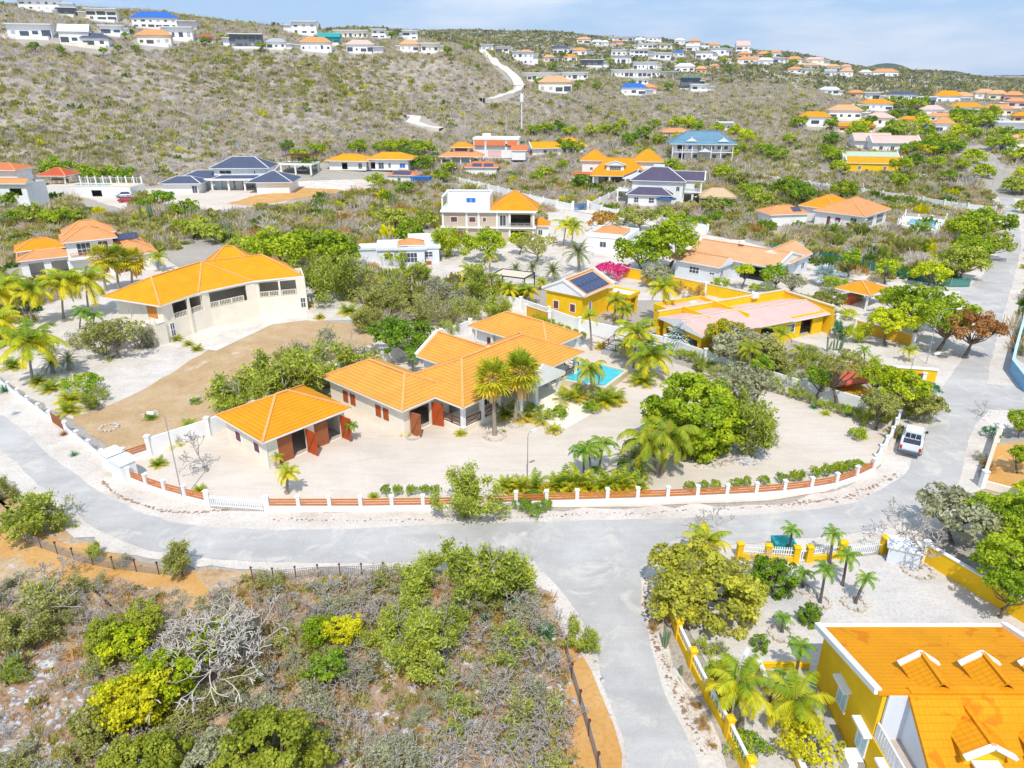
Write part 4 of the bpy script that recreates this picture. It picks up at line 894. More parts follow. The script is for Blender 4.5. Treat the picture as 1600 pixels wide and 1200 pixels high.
x, y = h.loc(245, 394, 3.1); h.walls(x-7.5, y+.5, 7.0, 7.8, 0, 3.1, WHITE, {'E': [(2, 1.1, .8, 1.5), (5, 1.1, .8, 1.5)], 'S': [(3.5, 3.0, .1, 2.2, 'open')]}); h.hip(x-8.2, y, 8.4, 8.8, 3.12, 1.7, T_SALMON, CAPO)
h.hip(x-9.2, y+5.5, 8.4, 7.4, 3.6, 1.9, T_SALMON, CAPO); h.walls(x-8.7, y+6, 7.4, 6.4, 0, 3.6, WHITE)
h.solar((x-6.2, y+7.0, 4.5), (1, 0, 0), (0, .91, .42), 5, 1, .9, 1.9); h.done()

# ------------------------------------------------------------------ small white flat roofed house and its annexe
h = House('house', 'small white flat-roofed house with an orange tiled patch over its porch', 592, 415, 0, 8)
h.walls(0, 0, 3.4, 6.5, 0, 3.0, GREYW, {'S': [(1.9, 1.7, 1.1, 1.1, 'grid')], 'W': [(3, 1, 1, 1)]}); h.walls(3.2, -.7, 5.2, 7.0, 0, 3.1, GREYW, {'S': [(2.3, 3.2, .5, 1.9, 'grid')]}); h.flat(-.3, -.3, 3.7, 7.2, 3.0, .25, FLATR, GREYW)
h.flat(3.0, -1.0, 5.8, 7.6, 3.1, .22, FLATR, GREYW); h.hip(3.6, .3, 4.9, 3.8, 3.5, .8, T_SALMON, CAPO, TRIM)
x, y = h.loc(663, 412, 0); h.walls(x-2.6, y+0, 5.4, 7, 0, 3.0, GREYW, {'S': [(3.5, 1.6, 1.2, 1.1, 'grid')], 'E': [(3, 1, 1, 1)]}); h.flat(x-2.8, y-.2, 5.9, 12, 3.0, .25, FLATR, GREYW); h.walls(-3.5, 2.5, 3.6, 3.5, 0, 2.6, GREYW); h.flat(-3.7, 2.3, 3.9, 4, 2.6, .2, FLATR, GREYW)
h.rail((8.5, -1.2), (8.5, 1.6), .6, .9, DWOOD, 'bars'); steps_part(h.root, 8.5, 9.6, 1.2, 4, .15, .5, WOODB); h.done()

# ------------------------------------------------------------------ three level house with stone cladding
h = House('villa', 'three level white house with stone clad walls, roof terrace and orange roof', 692, 380, 0, -3, xyz=P(692, 378))
h.walls(0, 0, 19.0, 8.5, 0, 3.0, STONEW, {'S': [(4.0, 2.2, .1, 2.3, 'shut', MAROON), (9.5, 1.1, 1, 1.2, 'shut', MAROON), (12, .9, .9, 1.5, 'shut', MAROON), (15.6, 3.6, .1, 2.4, 'open')]})
h.walls(0, 0, 19.0, 8.5, 3.2, 6.2, STONEW, {'S': [(2.5, 1.5, .9, 1.2, 'shut', MAROON), (6.3, 1.5, .9, 1.2, 'shut', MAROON), (8.8, .8, 1.0, 1.0, 'shut', MAROON), (12.6, 1.4, .2, 2.3, 'win'), (16.1, 4.4, .2, 2.4, 'open')]})
m = MB()
m.box(-.3, 19.4, -.55, 9, 3.0, 3.2); m.box(-.3, 19.4, -.55, 9, 6.2, 6.5)
for x in (.0, 4.9, 7.4, 11.2, 13.8, 18.7): m.box(x, x+.4, -.16, 0.05, 0, 6.2)
m.box(.1, 9.6, 8.2, 8.5, 6.5, 9.2); m.box(0, .3, 0, .4, 6.5, 9.2); m.box(0, .35, 7.9, 8.2, 6.5, 9.2); m.box(0, .3, 0, 8.5, 9.0, 9.3); m.box(0, 9.9, 8.0, 8.5, 9.3, 9.5); m.box(9.6, 9.95, 0, 8.5, 6.5, 9.4); m.box(.3, 9.6, 0, .15, 6.5, 7.2)
h.part('white_frame', m, TRIM); place_opening(h.root, 'win', 5.2, 8.18, 6.7, 'S', 2.2, 1.2, TRIM, BLUEM)
h.hip(9.9, -.4, 9.9, 9.6, 6.6, 3.4, T_ORANGE, CAPO); h.rail((13.9, -.4), (18.7, -.4), 3.2, .9, STEEL, 'bars')
h.walls(18.6, 3.5, 3.4, 3.4, 0, 3.0, WHITE, {'S': [(1.7, 1, .9, 1.2)]}); h.hip(18.3, 3.0, 4.1, 4.4, 3.0, 1.3, T_ORANGE, CAPO); h.done()

h = House('house', 'small white flat-roofed house with one salmon tiled hip, left of the big round tree', 915, 392, 0, -24)
h.walls(0, 0, 8.2, 8.4, 0, 3.1, WHITE, {'W': [(3.6, 2.2, .3, 2.2, 'grid')], 'S': [(3.5, 1.4, 1, 1.2)]}); h.flat(-.1, -.1, 8.5, 8.7, 3.1, .5, FLATR, WHITE); h.hip(.9, 1.2, 6.2, 5.8, 3.55, 1.0, T_SALMON, CAPO); h.done()

# ------------------------------------------------------------------ grey-white bungalow with peach roofs
h = House('bungalow', 'pale blue-grey bungalow with wide peach tiled gables and a corner porch', 1123, 418, 3.0, -42)
h.walls(-8.2, .5, 8.0, 4.8, 0, 3.0, GREYW, {'S': [(3.6, 1.9, 1.1, 1.2, 'grid'), (6.9, 1.0, 1.4, .5, 'win')], 'E': [(1.2, 1.0, 1, 1.2)]}); h.gable(-9.4, 0, 9.6, 5.8, 3.0, 1.15, 'x', T_PEACH, CAPO)
h.walls(-7.4, 5.4, 14.5, 9.5, 0, 3.35, GREYW, {'S': [(11.0, 4.6, .5, 2.3, 'open')], 'E': [(2, 1.9, .6, 1.9, 'grid'), (5, 1.9, .6, 1.9, 'grid')]}); h.gable(-8.8, 4.6, 16.6, 11.2, 3.35, 1.5, 'x', T_PEACH, CAPO, rake=.26)
h.gable(1.2, 9.0, 7.0, 10.0, 3.4, 1.8, 'y', T_PEACH, CAPO); h.walls(1.8, 14.5, 5.8, 4.2, 0, 3.4, GREYW, {'E': [(2, 1.6, .9, 1.2)]})
m = MB(); m.tube([(-1, 9.9, 5.2), (-1, 9.9, 5.7)], [.5, .5], 12); h.part('water_tank', m, TRIM); h.done()

# ------------------------------------------------------------------ yellow houses
h = House('house', 'small yellow gabled house with maroon windows and a big solar array on its roof', 908, 504, 0, 53)
h.walls(0, 0, 7.4, 6.0, 0, 3.9, YEL, {'W': [(1.5, 1.0, 1.2, 1.3, 'shut', MAROON), (4.3, 1.0, 1.2, 1.3, 'shut', MAROON)], 'S': [(2.2, .9, 1.2, 1.3, 'win')]}, sides='SWEN')
h.gable(-.3, -.6, 8.2, 7.2, 3.95, 1.7, 'x', T_PEACH, CAPO, rake=.3); w = h.W(YEL)
for x in (-.22, 7.4): w.hexa([(x, -.35), (x+.2, -.35), (x+.2, 6.35), (x, 6.35)], 3.6, 3.9) 
w.face([(-.24, -.2, 3.9), (-.24, 3.0, 5.5), (-.24, 6.2, 3.9)]); 
m = MB(); m.tube([(-.28, 3.0, 4.6), (-.22, 3.0, 4.6)], [.3, .3], 16); h.part('round_vent', m, TRIM)
h.solar((.6, -.3, 4.05), (1, 0, 0), (0, .905, .425), 6, 2, 1.05, 1.62); h.solar((.6, 4.1, 5.5), (1, 0, 0), (0, .905, -.425), 5, 1, 1.2, 2.0)
h.walls(7.2, -3.6, 2.6, 4.0, 0, 2.7, YEL, {'S': [(1.3, 1.5, .1, 2.1, 'open')]}); h.flat(7.0, -3.8, 3.0, 4.2, 2.7, .3, FLATR, YEL); h.done()
h = House('bungalow', 'long yellow bungalow with pale pink stepped roofs and a yellow parapet', 1098, 527, 3.3, 27)
h.walls(.3, .5, 5.6, 7.2, 0, 3.2, YEL, {'W': [(1.6, 1.9, .8, 1.6, 'open'), (4.2, 2.2, .1, 2.2, 'open'), (6.2, .9, .1, 2.2, 'open')], 'S': [(3, 2, .8, 1.4)]}); h.gable(0, 0, 9.4, 8.6, 3.3, .9, 'x', T_PINK, CAPW)
h.walls(6.0, 1.2, 16, 7.4, 0, 3.1, YEL, {'S': [(2, 1.6, .9, 1.3), (6, 2.4, .1, 2.2, 'open'), (10, 1.6, .9, 1.3), (13, 2.2, .1, 2.2, 'open')], 'E': [(2.5, 1.4, .1, 2.2, 'door', MAROON), (5.5, 1.6, .9, 1.3)]})
h.gable(9.2, .4, 6.4, 8.4, 3.0, .9, 'x', T_PINK, CAPW); h.gable(15.4, .6, 7.2, 8.2, 2.8, .8, 'x', T_PINK, CAPW)
m = MB(); m.box(.2, 22.8, 8.7, 8.95, 0, 3.95); m.box(9.15, 9.4, 2.2, 8.7, 3.0, 4.25); m.box(22.5, 22.8, .3, 8.7, 0, 3.8); m.box(4.0, 4.15, 3.5, 8.6, 3.4, 4.2); h.part('parapet_wall', m, YEL)
m = MB(); m.box(.1, 23, 8.65, 9.05, 3.95, 4.07); m.box(22.4, 22.9, .2, 8.65, 3.8, 3.92); h.part('parapet_cap', m, CAPW)
m = MB(); m.box(16, 17, 8.2, 8.64, 3.7, 4.4); h.part('air_conditioner', m, TRIM)
h.walls(3.0, 9.2, 8, 4.0, 0, 3.0, YEL); h.flat(2.9, 9.1, 8.2, 4.2, 3.0, .5, T_PINK, YEL); m = MB(); m.box(7, 8, 10.5, 11, 3.05, 3.8); h.part('air_conditioner', m, TRIM); h.done()
h = House('gazebo', 'small garden pavilion with orange tiled roof and red counter', 1360, 462, 2.4, 40); h.hip(0, 0, 6.0, 5.4, 2.4, 1.1, T_ORANGE, CAPO)
for x, y in ((.5, .5), (5.4, .5), (.5, 4.8), (5.4, 4.8)): h.column(x, y, 0, 2.35, .25, WHITE)
m = MB(); m.box(.8, 5.2, 3.2, 4.6, 0, 1.2); h.part('counter', m, WOOD); h.done()
# ------------------------------------------------------------------ orange roofed house with pool terrace, right
h = House('bungalow', 'white bungalow with wide orange hip roof next to the fenced pool terrace', 1352, 339, 3.1, 44)
h.walls(.6, .6, 14.0, 10.8, 0, 3.1, WHITE, {'W': [(2, 1.5, .5, 2, 'grid'), (5.5, 1.4, 1, 1.2, 'shut', MAROON), (7.6, 1, .1, 2.1, 'door', MAROON)], 'S': [(4, 4, .3, 2.2, 'grid'), (10, 4, .3, 2.2, 'grid')]}); h.hip(0, 0, 15.4, 12, 3.1, 2.7, T_CORAL if 0 else T_SALMON, CAPO)
h.hip(3, 8, 12, 9, 3.3, 2.3, T_ORANGE, CAPO); h.walls(3.6, 9, 10.8, 7.4, 0, 3.3, WHITE); h.done()
h = House('house', 'low salmon roof with two solar panels in the scrub beside the wide hip roof', 1232, 335, 2.6, 10); h.walls(-4, .4, 9, 6, 0, 2.6, WHITE); h.hip(-4.6, 0, 10.2, 7, 2.6, 1.5, T_SALMON, CAPO); h.solar((1.6, .9, 3.0), (1, 0, 0), (0, .92, .39), 2, 1, 1.1, 1.8); h.done()
t = empty('pool_terrace', (*P(1403, 354), 0), radians(-35), 'white walled pool terrace with posts beside the orange roofed bungalow', 'terrace')
def local_of(t, u, v, z):
    x, y = P(u, v, z); dx, dy = x-t.location.x, y-t.location.y; a = t.rotation_euler[2]; return (dx*cos(a)+dy*sin(a), -dx*sin(a)+dy*cos(a))
q = [P(1402, 350, 1.4), P(1466, 359, 1.4), P(1478, 342, 1.4), P(1414, 336, 1.4)]
t.rotation_euler = (0, 0, 0); q = [(a-t.location.x, b-t.location.y) for a, b in q]
m = MB(); m.hexa(q, 0, 1.2); m.build('terrace_base', WHITE, t)
m = MB()
for i in range(4):
    a, b = q[i], q[(i+1) % 4]; n = 3; m.beam((*a, 1.9), (*b, 1.9), .05, .05)
    for k in range(n): x = a[0]+(b[0]-a[0])*k/n; y = a[1]+(b[1]-a[1])*k/n; m.box(x-.12, x+.12, y-.12, y+.12, 1.2, 2.0 if k else 2.7)
m.build('railing', TRIM, t)
pool('swimming_pool', 'square blue pool on the white terrace beside the orange roofed bungalow', [P(1416, 351, 1.3), P(1460, 357, 1.3), P(1464, 345, 1.3), P(1424, 341.5, 1.3)], 1.32, WATERB)

# ------------------------------------------------------------------ houses along the middle distance (v 190-320): root on the terrain
def H(name, label, u, v, ang, cat='house', group=None):
    x, y, z = G(u, v); return House(name, label, u, v, 0, ang, cat, z-.15, group, (x, y))
h = H('villa', 'white two storey house with plum slate hipped roofs and columned balconies', 985, 318, -14, 'villa')
h.walls(0, 1.5, 13.5, 9, 0, 6.2, WHITE, {'S': [(12.2, 1, 3.6, 1.3)]}); h.hip(-.7, .8, 15.0, 10.6, 6.2, 3.0, T_PLUM, TRIM)
h.walls(-.5, -2.6, 11, 4.2, 0, 3.0, WHITE, {'S': [(2.2, 1.3, .9, 1.4, 'grid'), (6.2, 1.5, .9, 1.4, 'grid')]}); h.hip(-1.1, -3.2, 12.2, 6.0, 3.0, 1.7, T_PLUM, TRIM)
h.gable(9.5, 3.5, 9.5, 6.4, 6.25, 2.0, 'x', T_PLUM, TRIM, rake=.3); h.walls(13.4, 4.0, 3.0, 5.4, 0, 6.2, WHITE, {'S': [(1.5, 2.0, .2, 2.4, 'open'), (1.5, 2.0, 3.3, 2.4, 'open')], 'E': [(2.8, 2.6, .2, 2.4, 'open'), (2.8, 2.6, 3.4, 2.2, 'open')]})
h.gable(-3.0, 4.0, 8, 5.6, 6.25, 1.8, 'y', T_PLUM, TRIM)
for x, y in ((18.2, 4.0), (18.2, 9.3), (18.2, 6.6)): h.column(x, y, 0, 6.2, .4)
m = MB(); m.box(13, 18.5, 3.7, 9.6, 3.0, 3.2); h.part('balcony_slab', m, WHITE); m = MB(); m.box(-4, 0, 2, 8, 3.0, 3.2); m.box(-4.0, -3.6, 2, 2.4, 0, 3.0); h.part('terrace_slab', m, WHITE); m = MB(); m.box(5, 8, 8, 9, 8.6, 9.6); h.part('chimney', m, WHITE); h.rail((13.2, 3.9), (18.2, 3.9), 3.2, .9, TRIM, 'bars'); h.rail((18.3, 4.0), (18.3, 9.3), 3.2, .9, TRIM, 'bars'); h.rail((-4, 2.2), (-.1, 2.2), 3.2, .9, TRIM, 'bars'); h.done()
t = H('umbrella', 'round blue garden parasol against the white house with plum roofs', 1040, 322, 0, 'parasol'); m = MB(); m.tube([(0,0,0),(0,0,2.6)], .05); t.part('pole', m, TRIM); m = MB()
for k in range(8): a = 2*pi*k/8; b = 2*pi*(k+1)/8; m.face([(2.8*cos(a), 2.8*sin(a), 2.1), (2.8*cos(b), 2.8*sin(b), 2.1), (0, 0, 3.1)]); m.face([(0,0,3.02), (2.8*cos(b), 2.8*sin(b), 2.02), (2.8*cos(a), 2.8*sin(a), 2.02)])
t.part('canopy', m, mat_plain('navy_canvas', (.04,.10,.22), .8, .1, 3)); t.done()
h = H('thatched_hut', 'thatched palm leaf shelter on a white base beside the plum roofed house', 1095, 322, -8, 'hut'); h.walls(0, .5, 8, 4, 0, 1.4, WHITE); h.hip(-.6, -.5, 9.6, 6.6, 2.7, 1.9, THATCH, THATCH, THATCH, .5)
for x, y in ((0, 0), (8.2, 0), (0, 5.4), (8.2, 5.4), (4, 0)): h.column(x, y, 0, 2.6, .2, WOODB)
h.done()
h = H('villa', 'white villa with steep bright orange hipped roofs, two towers and a wide dormer', 915, 288, -8, 'villa')
h.walls(2, 1, 16, 8, 0, 3.0, WHITE, {'S': [(3.5, 3, .1, 2.4, 'open'), (8, 4, .1, 2.4, 'open'), (13, 3, .1, 2.4, 'open')]}); h.hip(1, -1, 18.5, 10.5, 3.0, 5.0, T_ORANGE, CAPO)
h.walls(-1.5, 4.5, 7.5, 7.5, 0, 7.0, WHITE, {'S': [(3, 1, 4, 1)]}); h.hip(-2.4, 3.8, 9.4, 9, 7.0, 3.0, T_ORANGE, CAPO); h.walls(15, 6, 8.5, 7.5, 0, 6.8, WHITE, {'S': [(6, 1, 3.5, 1.2)]}); h.hip(14.2, 5.2, 10.2, 9, 6.8, 3.4, T_ORANGE, CAPO)
h.walls(6.3, .6, 5.6, 4, 4.2, 6.2, WHITE, {'S': [(2.8, 3.6, .4, 1.2, 'grid')]}); h.gable(5.8, .2, 6.6, 5, 6.2, 1.1, 'y', T_ORANGE, CAPO, rake=.25)
h.walls(-4, -.5, 5, 4.5, 0, 3.2, WHITE); h.flat(-4.3, -.8, 6, 5, 3.2, .3, T_CORAL, T_CORAL)
for x in (2.4, 7.5, 12.5, 17.6): h.column(x, -.6, 0, 3, .4)
h.done()
h = H('villa', 'two storey white house with blue sheet roof and long columned veranda', 1052, 250, -7, 'villa')
h.walls(0, 1.5, 21, 8, 0, 3.0, WHITE, {'S': [(3, 2, .5, 2, 'open'), (8, 1.5, .8, 1.4), (15, 1.5, .8, 1.4), (18.6, 1.5, .8, 1.4)]}); h.walls(0, 1.5, 21, 8, 3.1, 6.0, WHITE, {'S': [(2.5, 2.6, .3, 2, 'open'), (6, 1.6, .8, 1.4, 'win', BLUEM), (9, 1.1, .8, 1.4, 'shut', PEACHW), (11, 1.1, .8, 1.4, 'shut', PEACHW), (14, 1.4, .8, 1.4), (16.5, 1.4, .8, 1.4), (19, 1.4, .8, 1.4)]})
h.hip(-1.8, -1.2, 24.5, 13.5, 6.0, 4.2, T_BLUE, T_BLUE); h.gable(4.0, -.6, 4, 5, 7.0, 1.2, 'y', T_BLUE, TRIM); h.gable(15.5, -.6, 4, 5, 7.0, 1.2, 'y', T_BLUE, TRIM); h.gable(8.6, -3.2, 4.6, 4.0, 3.6, 1.0, 'y', T_BLUE, TRIM)
m = MB(); m.box(-.8, 21.6, -.6, 1.5, 2.95, 3.15); h.part('balcony_slab', m, WHITE); h.rail((-.6, -.5), (8.4, -.5), 3.15, .9, TRIM, 'bars')
for x in (-.6, 3, 6.5, 10, 13.5, 17, 21.2): h.column(x, -.5, 0, 5.9, .3)
h.done()
h = H('house', 'small peach house with salmon tiled roof above the blue roofed villa', 1036, 217, 2); h.walls(0, 0, 11, 6, 0, 3.0, PEACHW, {'S': [(2.4, 1.4, .5, 1.8, 'grid'), (4.6, 1.2, .5, 1.8, 'grid'), (8, 1, 1.2, .8)]}); h.hip(-.6, -.6, 12.4, 7.2, 3.0, 1.3, T_SALMON, CAPO); h.hip(8, -.8, 6, 5, 2.7, .9, T_SALMON, CAPO); h.done()
h = H('house', 'long white house with orange roof in two sections behind the dark round tree', 832, 243, 12); h.walls(0, 0, 12, 7, 0, 2.8, WHITE, {'S': [(5, 1.4, .9, 1.2), (9, 1.4, .9, 1.2)]}); h.gable(-.6, -1, 13, 9, 2.8, 2.0, 'x', T_AMBER, CAPO, rake=.2); h.walls(11, 2, 10, 8, 0, 3.2, WHITE, {'S': [(2.5, 1.2, .8, 1.4), (5, 1.2, .8, 1.4), (7.8, 1.2, .8, 1.4)]}); h.hip(10, 1, 12.5, 10, 3.2, 2.8, T_AMBER, CAPO); h.done()
h = H('house', 'white box-like house with coral tiled upper bands and a red car beside it', 740, 246, -5); h.walls(0, 0, 17, 8, 0, 6.6, WHITE, {'S': [(8, 5.2, .3, 2.6, 'grid', PINKW), (13, 2, 4, 1.2)]}); h.flat(-.2, -.2, 17.4, 8.4, 6.6, .6, FLATR, WHITE)
m = MB(); 
for x0, x1 in ((.5, 4.2), (5, 12), (12.8, 16.6)): m.face([(x0, -1.0, 4.6), (x1, -1.0, 4.6), (x1, -.05, 6.9), (x0, -.05, 6.9)]); m.face([(x0, -1.0, 4.5), (x0, -.05, 4.5), (x1, -.05, 4.5), (x1, -1, 4.5)]); m.face([(x0,-1,4.5),(x1,-1,4.5),(x1,-1,4.6),(x0,-1,4.6)])
h.part('tiled_canopy', m, T_CORAL); m = MB(); m.box(3, 6, 4, 6, 6.6, 8.4); h.part('roof_box', m, WHITE)
h.walls(15, -6, 5, 6, 0, 3.4, WHITE); h.gable(14.6, -6.4, 6, 6.8, 3.4, 1.6, 'x', T_CORAL, CAPO); h.done()
h = H('pavilion', 'open two-tiered pavilion with orange tiled roofs on white columns', 690, 258, -4); h.hip(-1, -1, 16, 9, 3.2, 2.0, T_SALMON, CAPO); h.walls(4, 2, 6, 4, 4.6, 6.2, WHITE, {'S': [(3, 4.5, .2, 1, 'open')]}); h.hip(3, 1, 8.4, 6.2, 6.2, 1.6, T_ORANGE, CAPO)
for x in (0, 3.5, 7, 10.5, 14): h.column(x, -.2, 0, 3.2, .35); h.column(x, 6.6, 0, 3.2, .35)
h.walls(3, 4, 8, 2.5, 0, 3.1, WHITE); h.rail((0, -.3), (14, -.3), 0.1, .9, TRIM, 'bars'); h.done()
h = H('house', 'white bungalow with two amber hip roofs behind a clipped hedge', 515, 265, -6)
h.walls(0, 0, 13, 8, 0, 3.2, WHITE, {'S': [(5.5, 2, .3, 2.2, 'open'), (11, 1.4, .5, 2)]}); h.hip(-1.2, -1.2, 15.8, 10.4, 3.2, 1.8, T_AMBER, CAPO); h.walls(13.5, 1.5, 14, 8, 0, 3.6, WHITE, {'S': [(1.6, 1.6, .4, 2.2, 'open'), (4.5, 2, .4, 2.2), (7.5, 1, .8, 1.6), (12, 2, .8, 1.6, 'win', BLUEM)]}); h.hip(12.6, .4, 16.6, 10, 3.7, 1.9, T_AMBER, CAPO); h.done()
h = H('house', 'small white annexe with salmon roof covered in blue solar panels', 606, 286, -14); h.walls(0, 0, 9, 6, 0, 2.8, WHITE, {'S': [(4, 1.2, .8, 1.2)]}); h.hip(-.5, -.5, 10, 7, 2.8, 1.2, T_CORAL, CAPO); h.solar((1.8, -.2, 2.95), (1, 0, 0), (0, .945, .325), 6, 2, 1.0, 1.3); h.done()
h = H('shipping_container', 'blue shipping container beside the solar panelled annexe', 642, 289, -10, 'container'); m = MB(); m.box(0, 6.1, 0, 2.5, .1, 2.7)
for i in range(20): m.box(.1+i*.3, .25+i*.3, -.05, 0, .25, 2.55)
h.part('container_body', m, BLUEM); m = MB(); m.box(6.1, 6.15, .1, 1.22, .15, 2.6); m.box(6.1, 6.15, 1.26, 2.4, .15, 2.6); h.part('container_door', m, BLUEM); h.done()
h = H('house', 'low white outbuilding with coral hip roof carrying solar panels, below the pavilion', 728, 272, -3); h.walls(0, 0, 10.5, 5.5, 0, 2.5, WHITE); h.hip(-.6, -.6, 12, 7, 2.5, 1.6, T_CORAL, CAPO); h.solar((2.2, -.2, 2.7), (1, 0, 0), (0, .91, .41), 3, 1, 1.1, 1.9); h.solar((6.2, -.2, 2.7), (1, 0, 0), (0, .91, .41), 3, 1, 1.1, 1.9); h.done()
# white villa with slate roofs
h = H('villa', 'long low white villa with four blue slate hip roofs and glazed terraces', 257, 303, 2, 'villa')
h.walls(0, 0, 10, 7, 0, 3.2, WHITE, {'W': [(3, 1.4, 1.6, .8)], 'S': [(9, 1.6, .3, 2.2, 'win', GLASS)]}); h.hip(-1, -1, 12.4, 8.4, 3.2, 1.6, T_SLATE, TRIM); h.walls(2, 8, 12, 8, 0, 3.4, WHITE); h.hip(1, 7, 15, 10, 3.4, 2.0, T_SLATE, TRIM)
h.walls(12, 9, 15.5, 9, 0, 6.4, WHITE, {'S': [(3.5, 3.6, 4.6, 1.1), (10.5, 4, 4.6, 1.1), (4, 4, .2, 2.6, 'grid'), (10, 4, .2, 2.6, 'grid')]}); h.hip(11, 8, 18, 11.2, 6.4, 2.8, T_SLATE, TRIM); h.hip(12, 5.6, 16, 5, 3.6, .8, T_SLATE, TRIM)
h.walls(27, 0, 9.5, 11, 0, 3.4, WHITE, {'W': [(3.5, 2.4, .2, 2.4, 'grid'), (8, 2.4, .2, 2.4, 'grid')]}); h.hip(24.2, -1, 13.6, 12.6, 3.4, 2.5, T_SLATE, TRIM)
for x in (12.3, 17.2, 22): h.column(x, 5.2, 0, 3.4, .5)
m = MB(); m.box(10.2, 25.5, 4.2, 6.5, 3.3, 3.65); h.part('flat_canopy', m, WHITE); h.done()
pool('swimming_pool', 'narrow dark pool in front of the glazed terrace of the slate roofed villa', [P(328, 297, .3), P(352, 297, .3), P(352, 292, .3), P(328, 292, .3)], .3, WATERB, .3)
h = H('carport', 'white open carport with roof garden and pergola, a pale car under it', 440, 272, -8, 'carport'); h.flat(-1, 0, 12, 7, 3.3, .4, mat_plain('roof_garden', (.22,.27,.05), .9, .3, 2), WHITE)
for x in (0, 5, 10.4): h.column(x, .3, 0, 3.2, .5); h.column(x, 6.5, 0, 3.2, .5)
m = MB()
for x in (1.5, 5.5, 9.5):
    for y in (2, 6): m.beam((x, y, 3.4), (x, y, 6.0), .15, .15)
for k in range(9): m.beam((.8, 1.6+k*.6, 6.1), (10.4, 1.6+k*.6, 6.1), .12, .12)
h.part('pergola', m, DWOOD); m = MB(); m.box(-.6, .2, -.6, 1.2, 0, 1); m.beam((-3.5, -.6, .2), (-.5, .4, 3.3), 1.0, .25); h.part('outside_stair', m, WHITE); h.done()
# pool terrace with gazebo, far left
h = H('pool_terrace', 'raised white terrace with railing posts and long pool, left of the red car', 68, 308, -3, 'terrace'); h.walls(0, 0, 26, 8, 0, 3.0, WHITE, {'S': [(16, 3, .4, 1.8, 'open')]}); m = MB(); m.box(.1, 25.9, .1, 7.9, 3.0, 3.15); h.part('terrace_slab', m, CAPW)
for i in range(9): h.column(7+i*2.3, 7.6, 3.15, 5.2, .3)
h.rail((7, 7.6), (25.6, 7.6), 3.15, 1.6, TRIM, 'bars'); h.rail((7, .3), (25.6, .3), 3.15, .8, TRIM, 'bars'); m = MB(); m.box(8, 18, 2.5, 5.5, 3.16, 3.22); h.part('water', m, WATERB); h.done()
h = H('gazebo', 'gazebo with bright red hip roof on the corner of the white pool terrace', 70, 303, -3, 'gazebo'); h.hip(-1, -.5, 8.8, 7.6, 5.3, 1.9, T_RED, CAPO, TRIM)
for x, y in ((0, .4), (6.8, .4), (0, 6.4), (6.8, 6.4)): h.column(x, y, 3.16, 5.2, .28)
h.rail((0, .4), (6.8, .4), 3.16, .8, TRIM, 'bars'); m = MB(); m.box(1, 5.5, 3, 4, 3.16, 4.0); h.part('table', m, WOODB); h.done()
h = H('villa', 'white two storey house with orange tiled balcony roof at the left edge', -38, 325, -2, 'villa'); h.walls(0, 0, 15, 8, 0, 6.4, WHITE, {'S': [(12, 3.2, 3.4, 1.8, 'open'), (6, 3, 3.4, 1.8, 'open')]}); h.walls(0, 2, 12, 6, 6.6, 9.6, WHITE); h.gable(-1, -.8, 16.6, 4, 6.5, 1.1, 'x', T_SALMON, CAPO); h.hip(-1, 1, 13.6, 8, 9.6, 1.4, T_CORAL, CAPO); h.done()
h = H('house', 'yellow building with curved yellow parapets and pale green roof', 1322, 268, -10); h.walls(0, 0, 17, 5, 0, 3.0, YEL, {'S': [(4, 1, .9, 1.2), (12, 1, .9, 1.2)]}); h.gable(-.4, -.4, 17.8, 6, 3.0, 2.0, 'x', T_AMBER, CAPW, rake=.4, mat_plain=None) if 0 else h.gable(-.4, -.4, 17.8, 6, 3.0, 1.8, 'x', T_AMBER, CAPW, rake=.5)
h.walls(1, 8, 17, 8, 0, 3.4, LBLUE); h.gable(.5, 7.5, 18, 9, 3.4, 2.2, 'x', mat_plain('pale_green_roof', (.45,.55,.42), .8, .1, 1), CAPO, rake=.4); h.done()
h = H('house', 'white house with broad dusty pink roofs above the yellow building', 1362, 237, -8); h.walls(0, 0, 15, 8, 0, 3.4, WHITE, {'S': [(3, 1.4, .8, 1.4), (7, 1.4, .8, 1.4), (11, 1.4, .8, 1.4)]}); h.gable(-.6, -.8, 17, 9.6, 3.4, 2.2, 'x', T_PINK, CAPW, rake=.4); h.gable(-5, 6, 14, 9, 3.6, 2.4, 'x', T_PINK, CAPW); h.walls(-4.4, 7, 12, 7, 0, 3.6, WHITE); h.done()

# ------------------------------------------------------------------ yellow house at the lower right corner
x0, yf, yr = 17.1, 30.9, 24.7
h = House('villa', 'large bright yellow villa with orange dormered roofs and a white railed balcony', 0, 0, 0, 0, 'villa', 0, None, (x0, yr))
W_, Wd = YEL, 15.0
m = h.roof; k = h.M(T_FORE); kf = h.M(TRIM); kc = h.M(T_FORE)
zr, ze = 5.6, 3.75
far = [(0, 0, zr), (10.4, 0, zr), (10.4, 6.3, ze), (0, 6.3, ze)]; m.face(far[::-1] if 0 else [far[0], far[1], far[2], far[3]][::1], k)
m.face([(1.45, .0, zr), (1.55, -5, zr-3.75), (14, -5, zr-3.75), (14, .0, zr)], k); m.face([(10.4, 0, zr), (14, 0, zr), (14, 4.5, zr-1.4), (10.4, 4.5, zr-1.4)], k)
m.beam((1.45, 0, zr+.05), (14, 0, zr+.05), .35, .12, kc); m.beam((0, 0, zr), (0, 6.4, ze+.02), .34, .3, kf); m.beam((10.4, 3.5, zr-.9), (10.4, 6.4, ze+.05), .34, .3, kf); m.beam((-.1, 6.35, ze-.02), (10.5, 6.35, ze-.02), .22, .16, kf); m.beam((0, 0, zr-.06), (1.45, 0, zr-.06), .2, .22, kc)
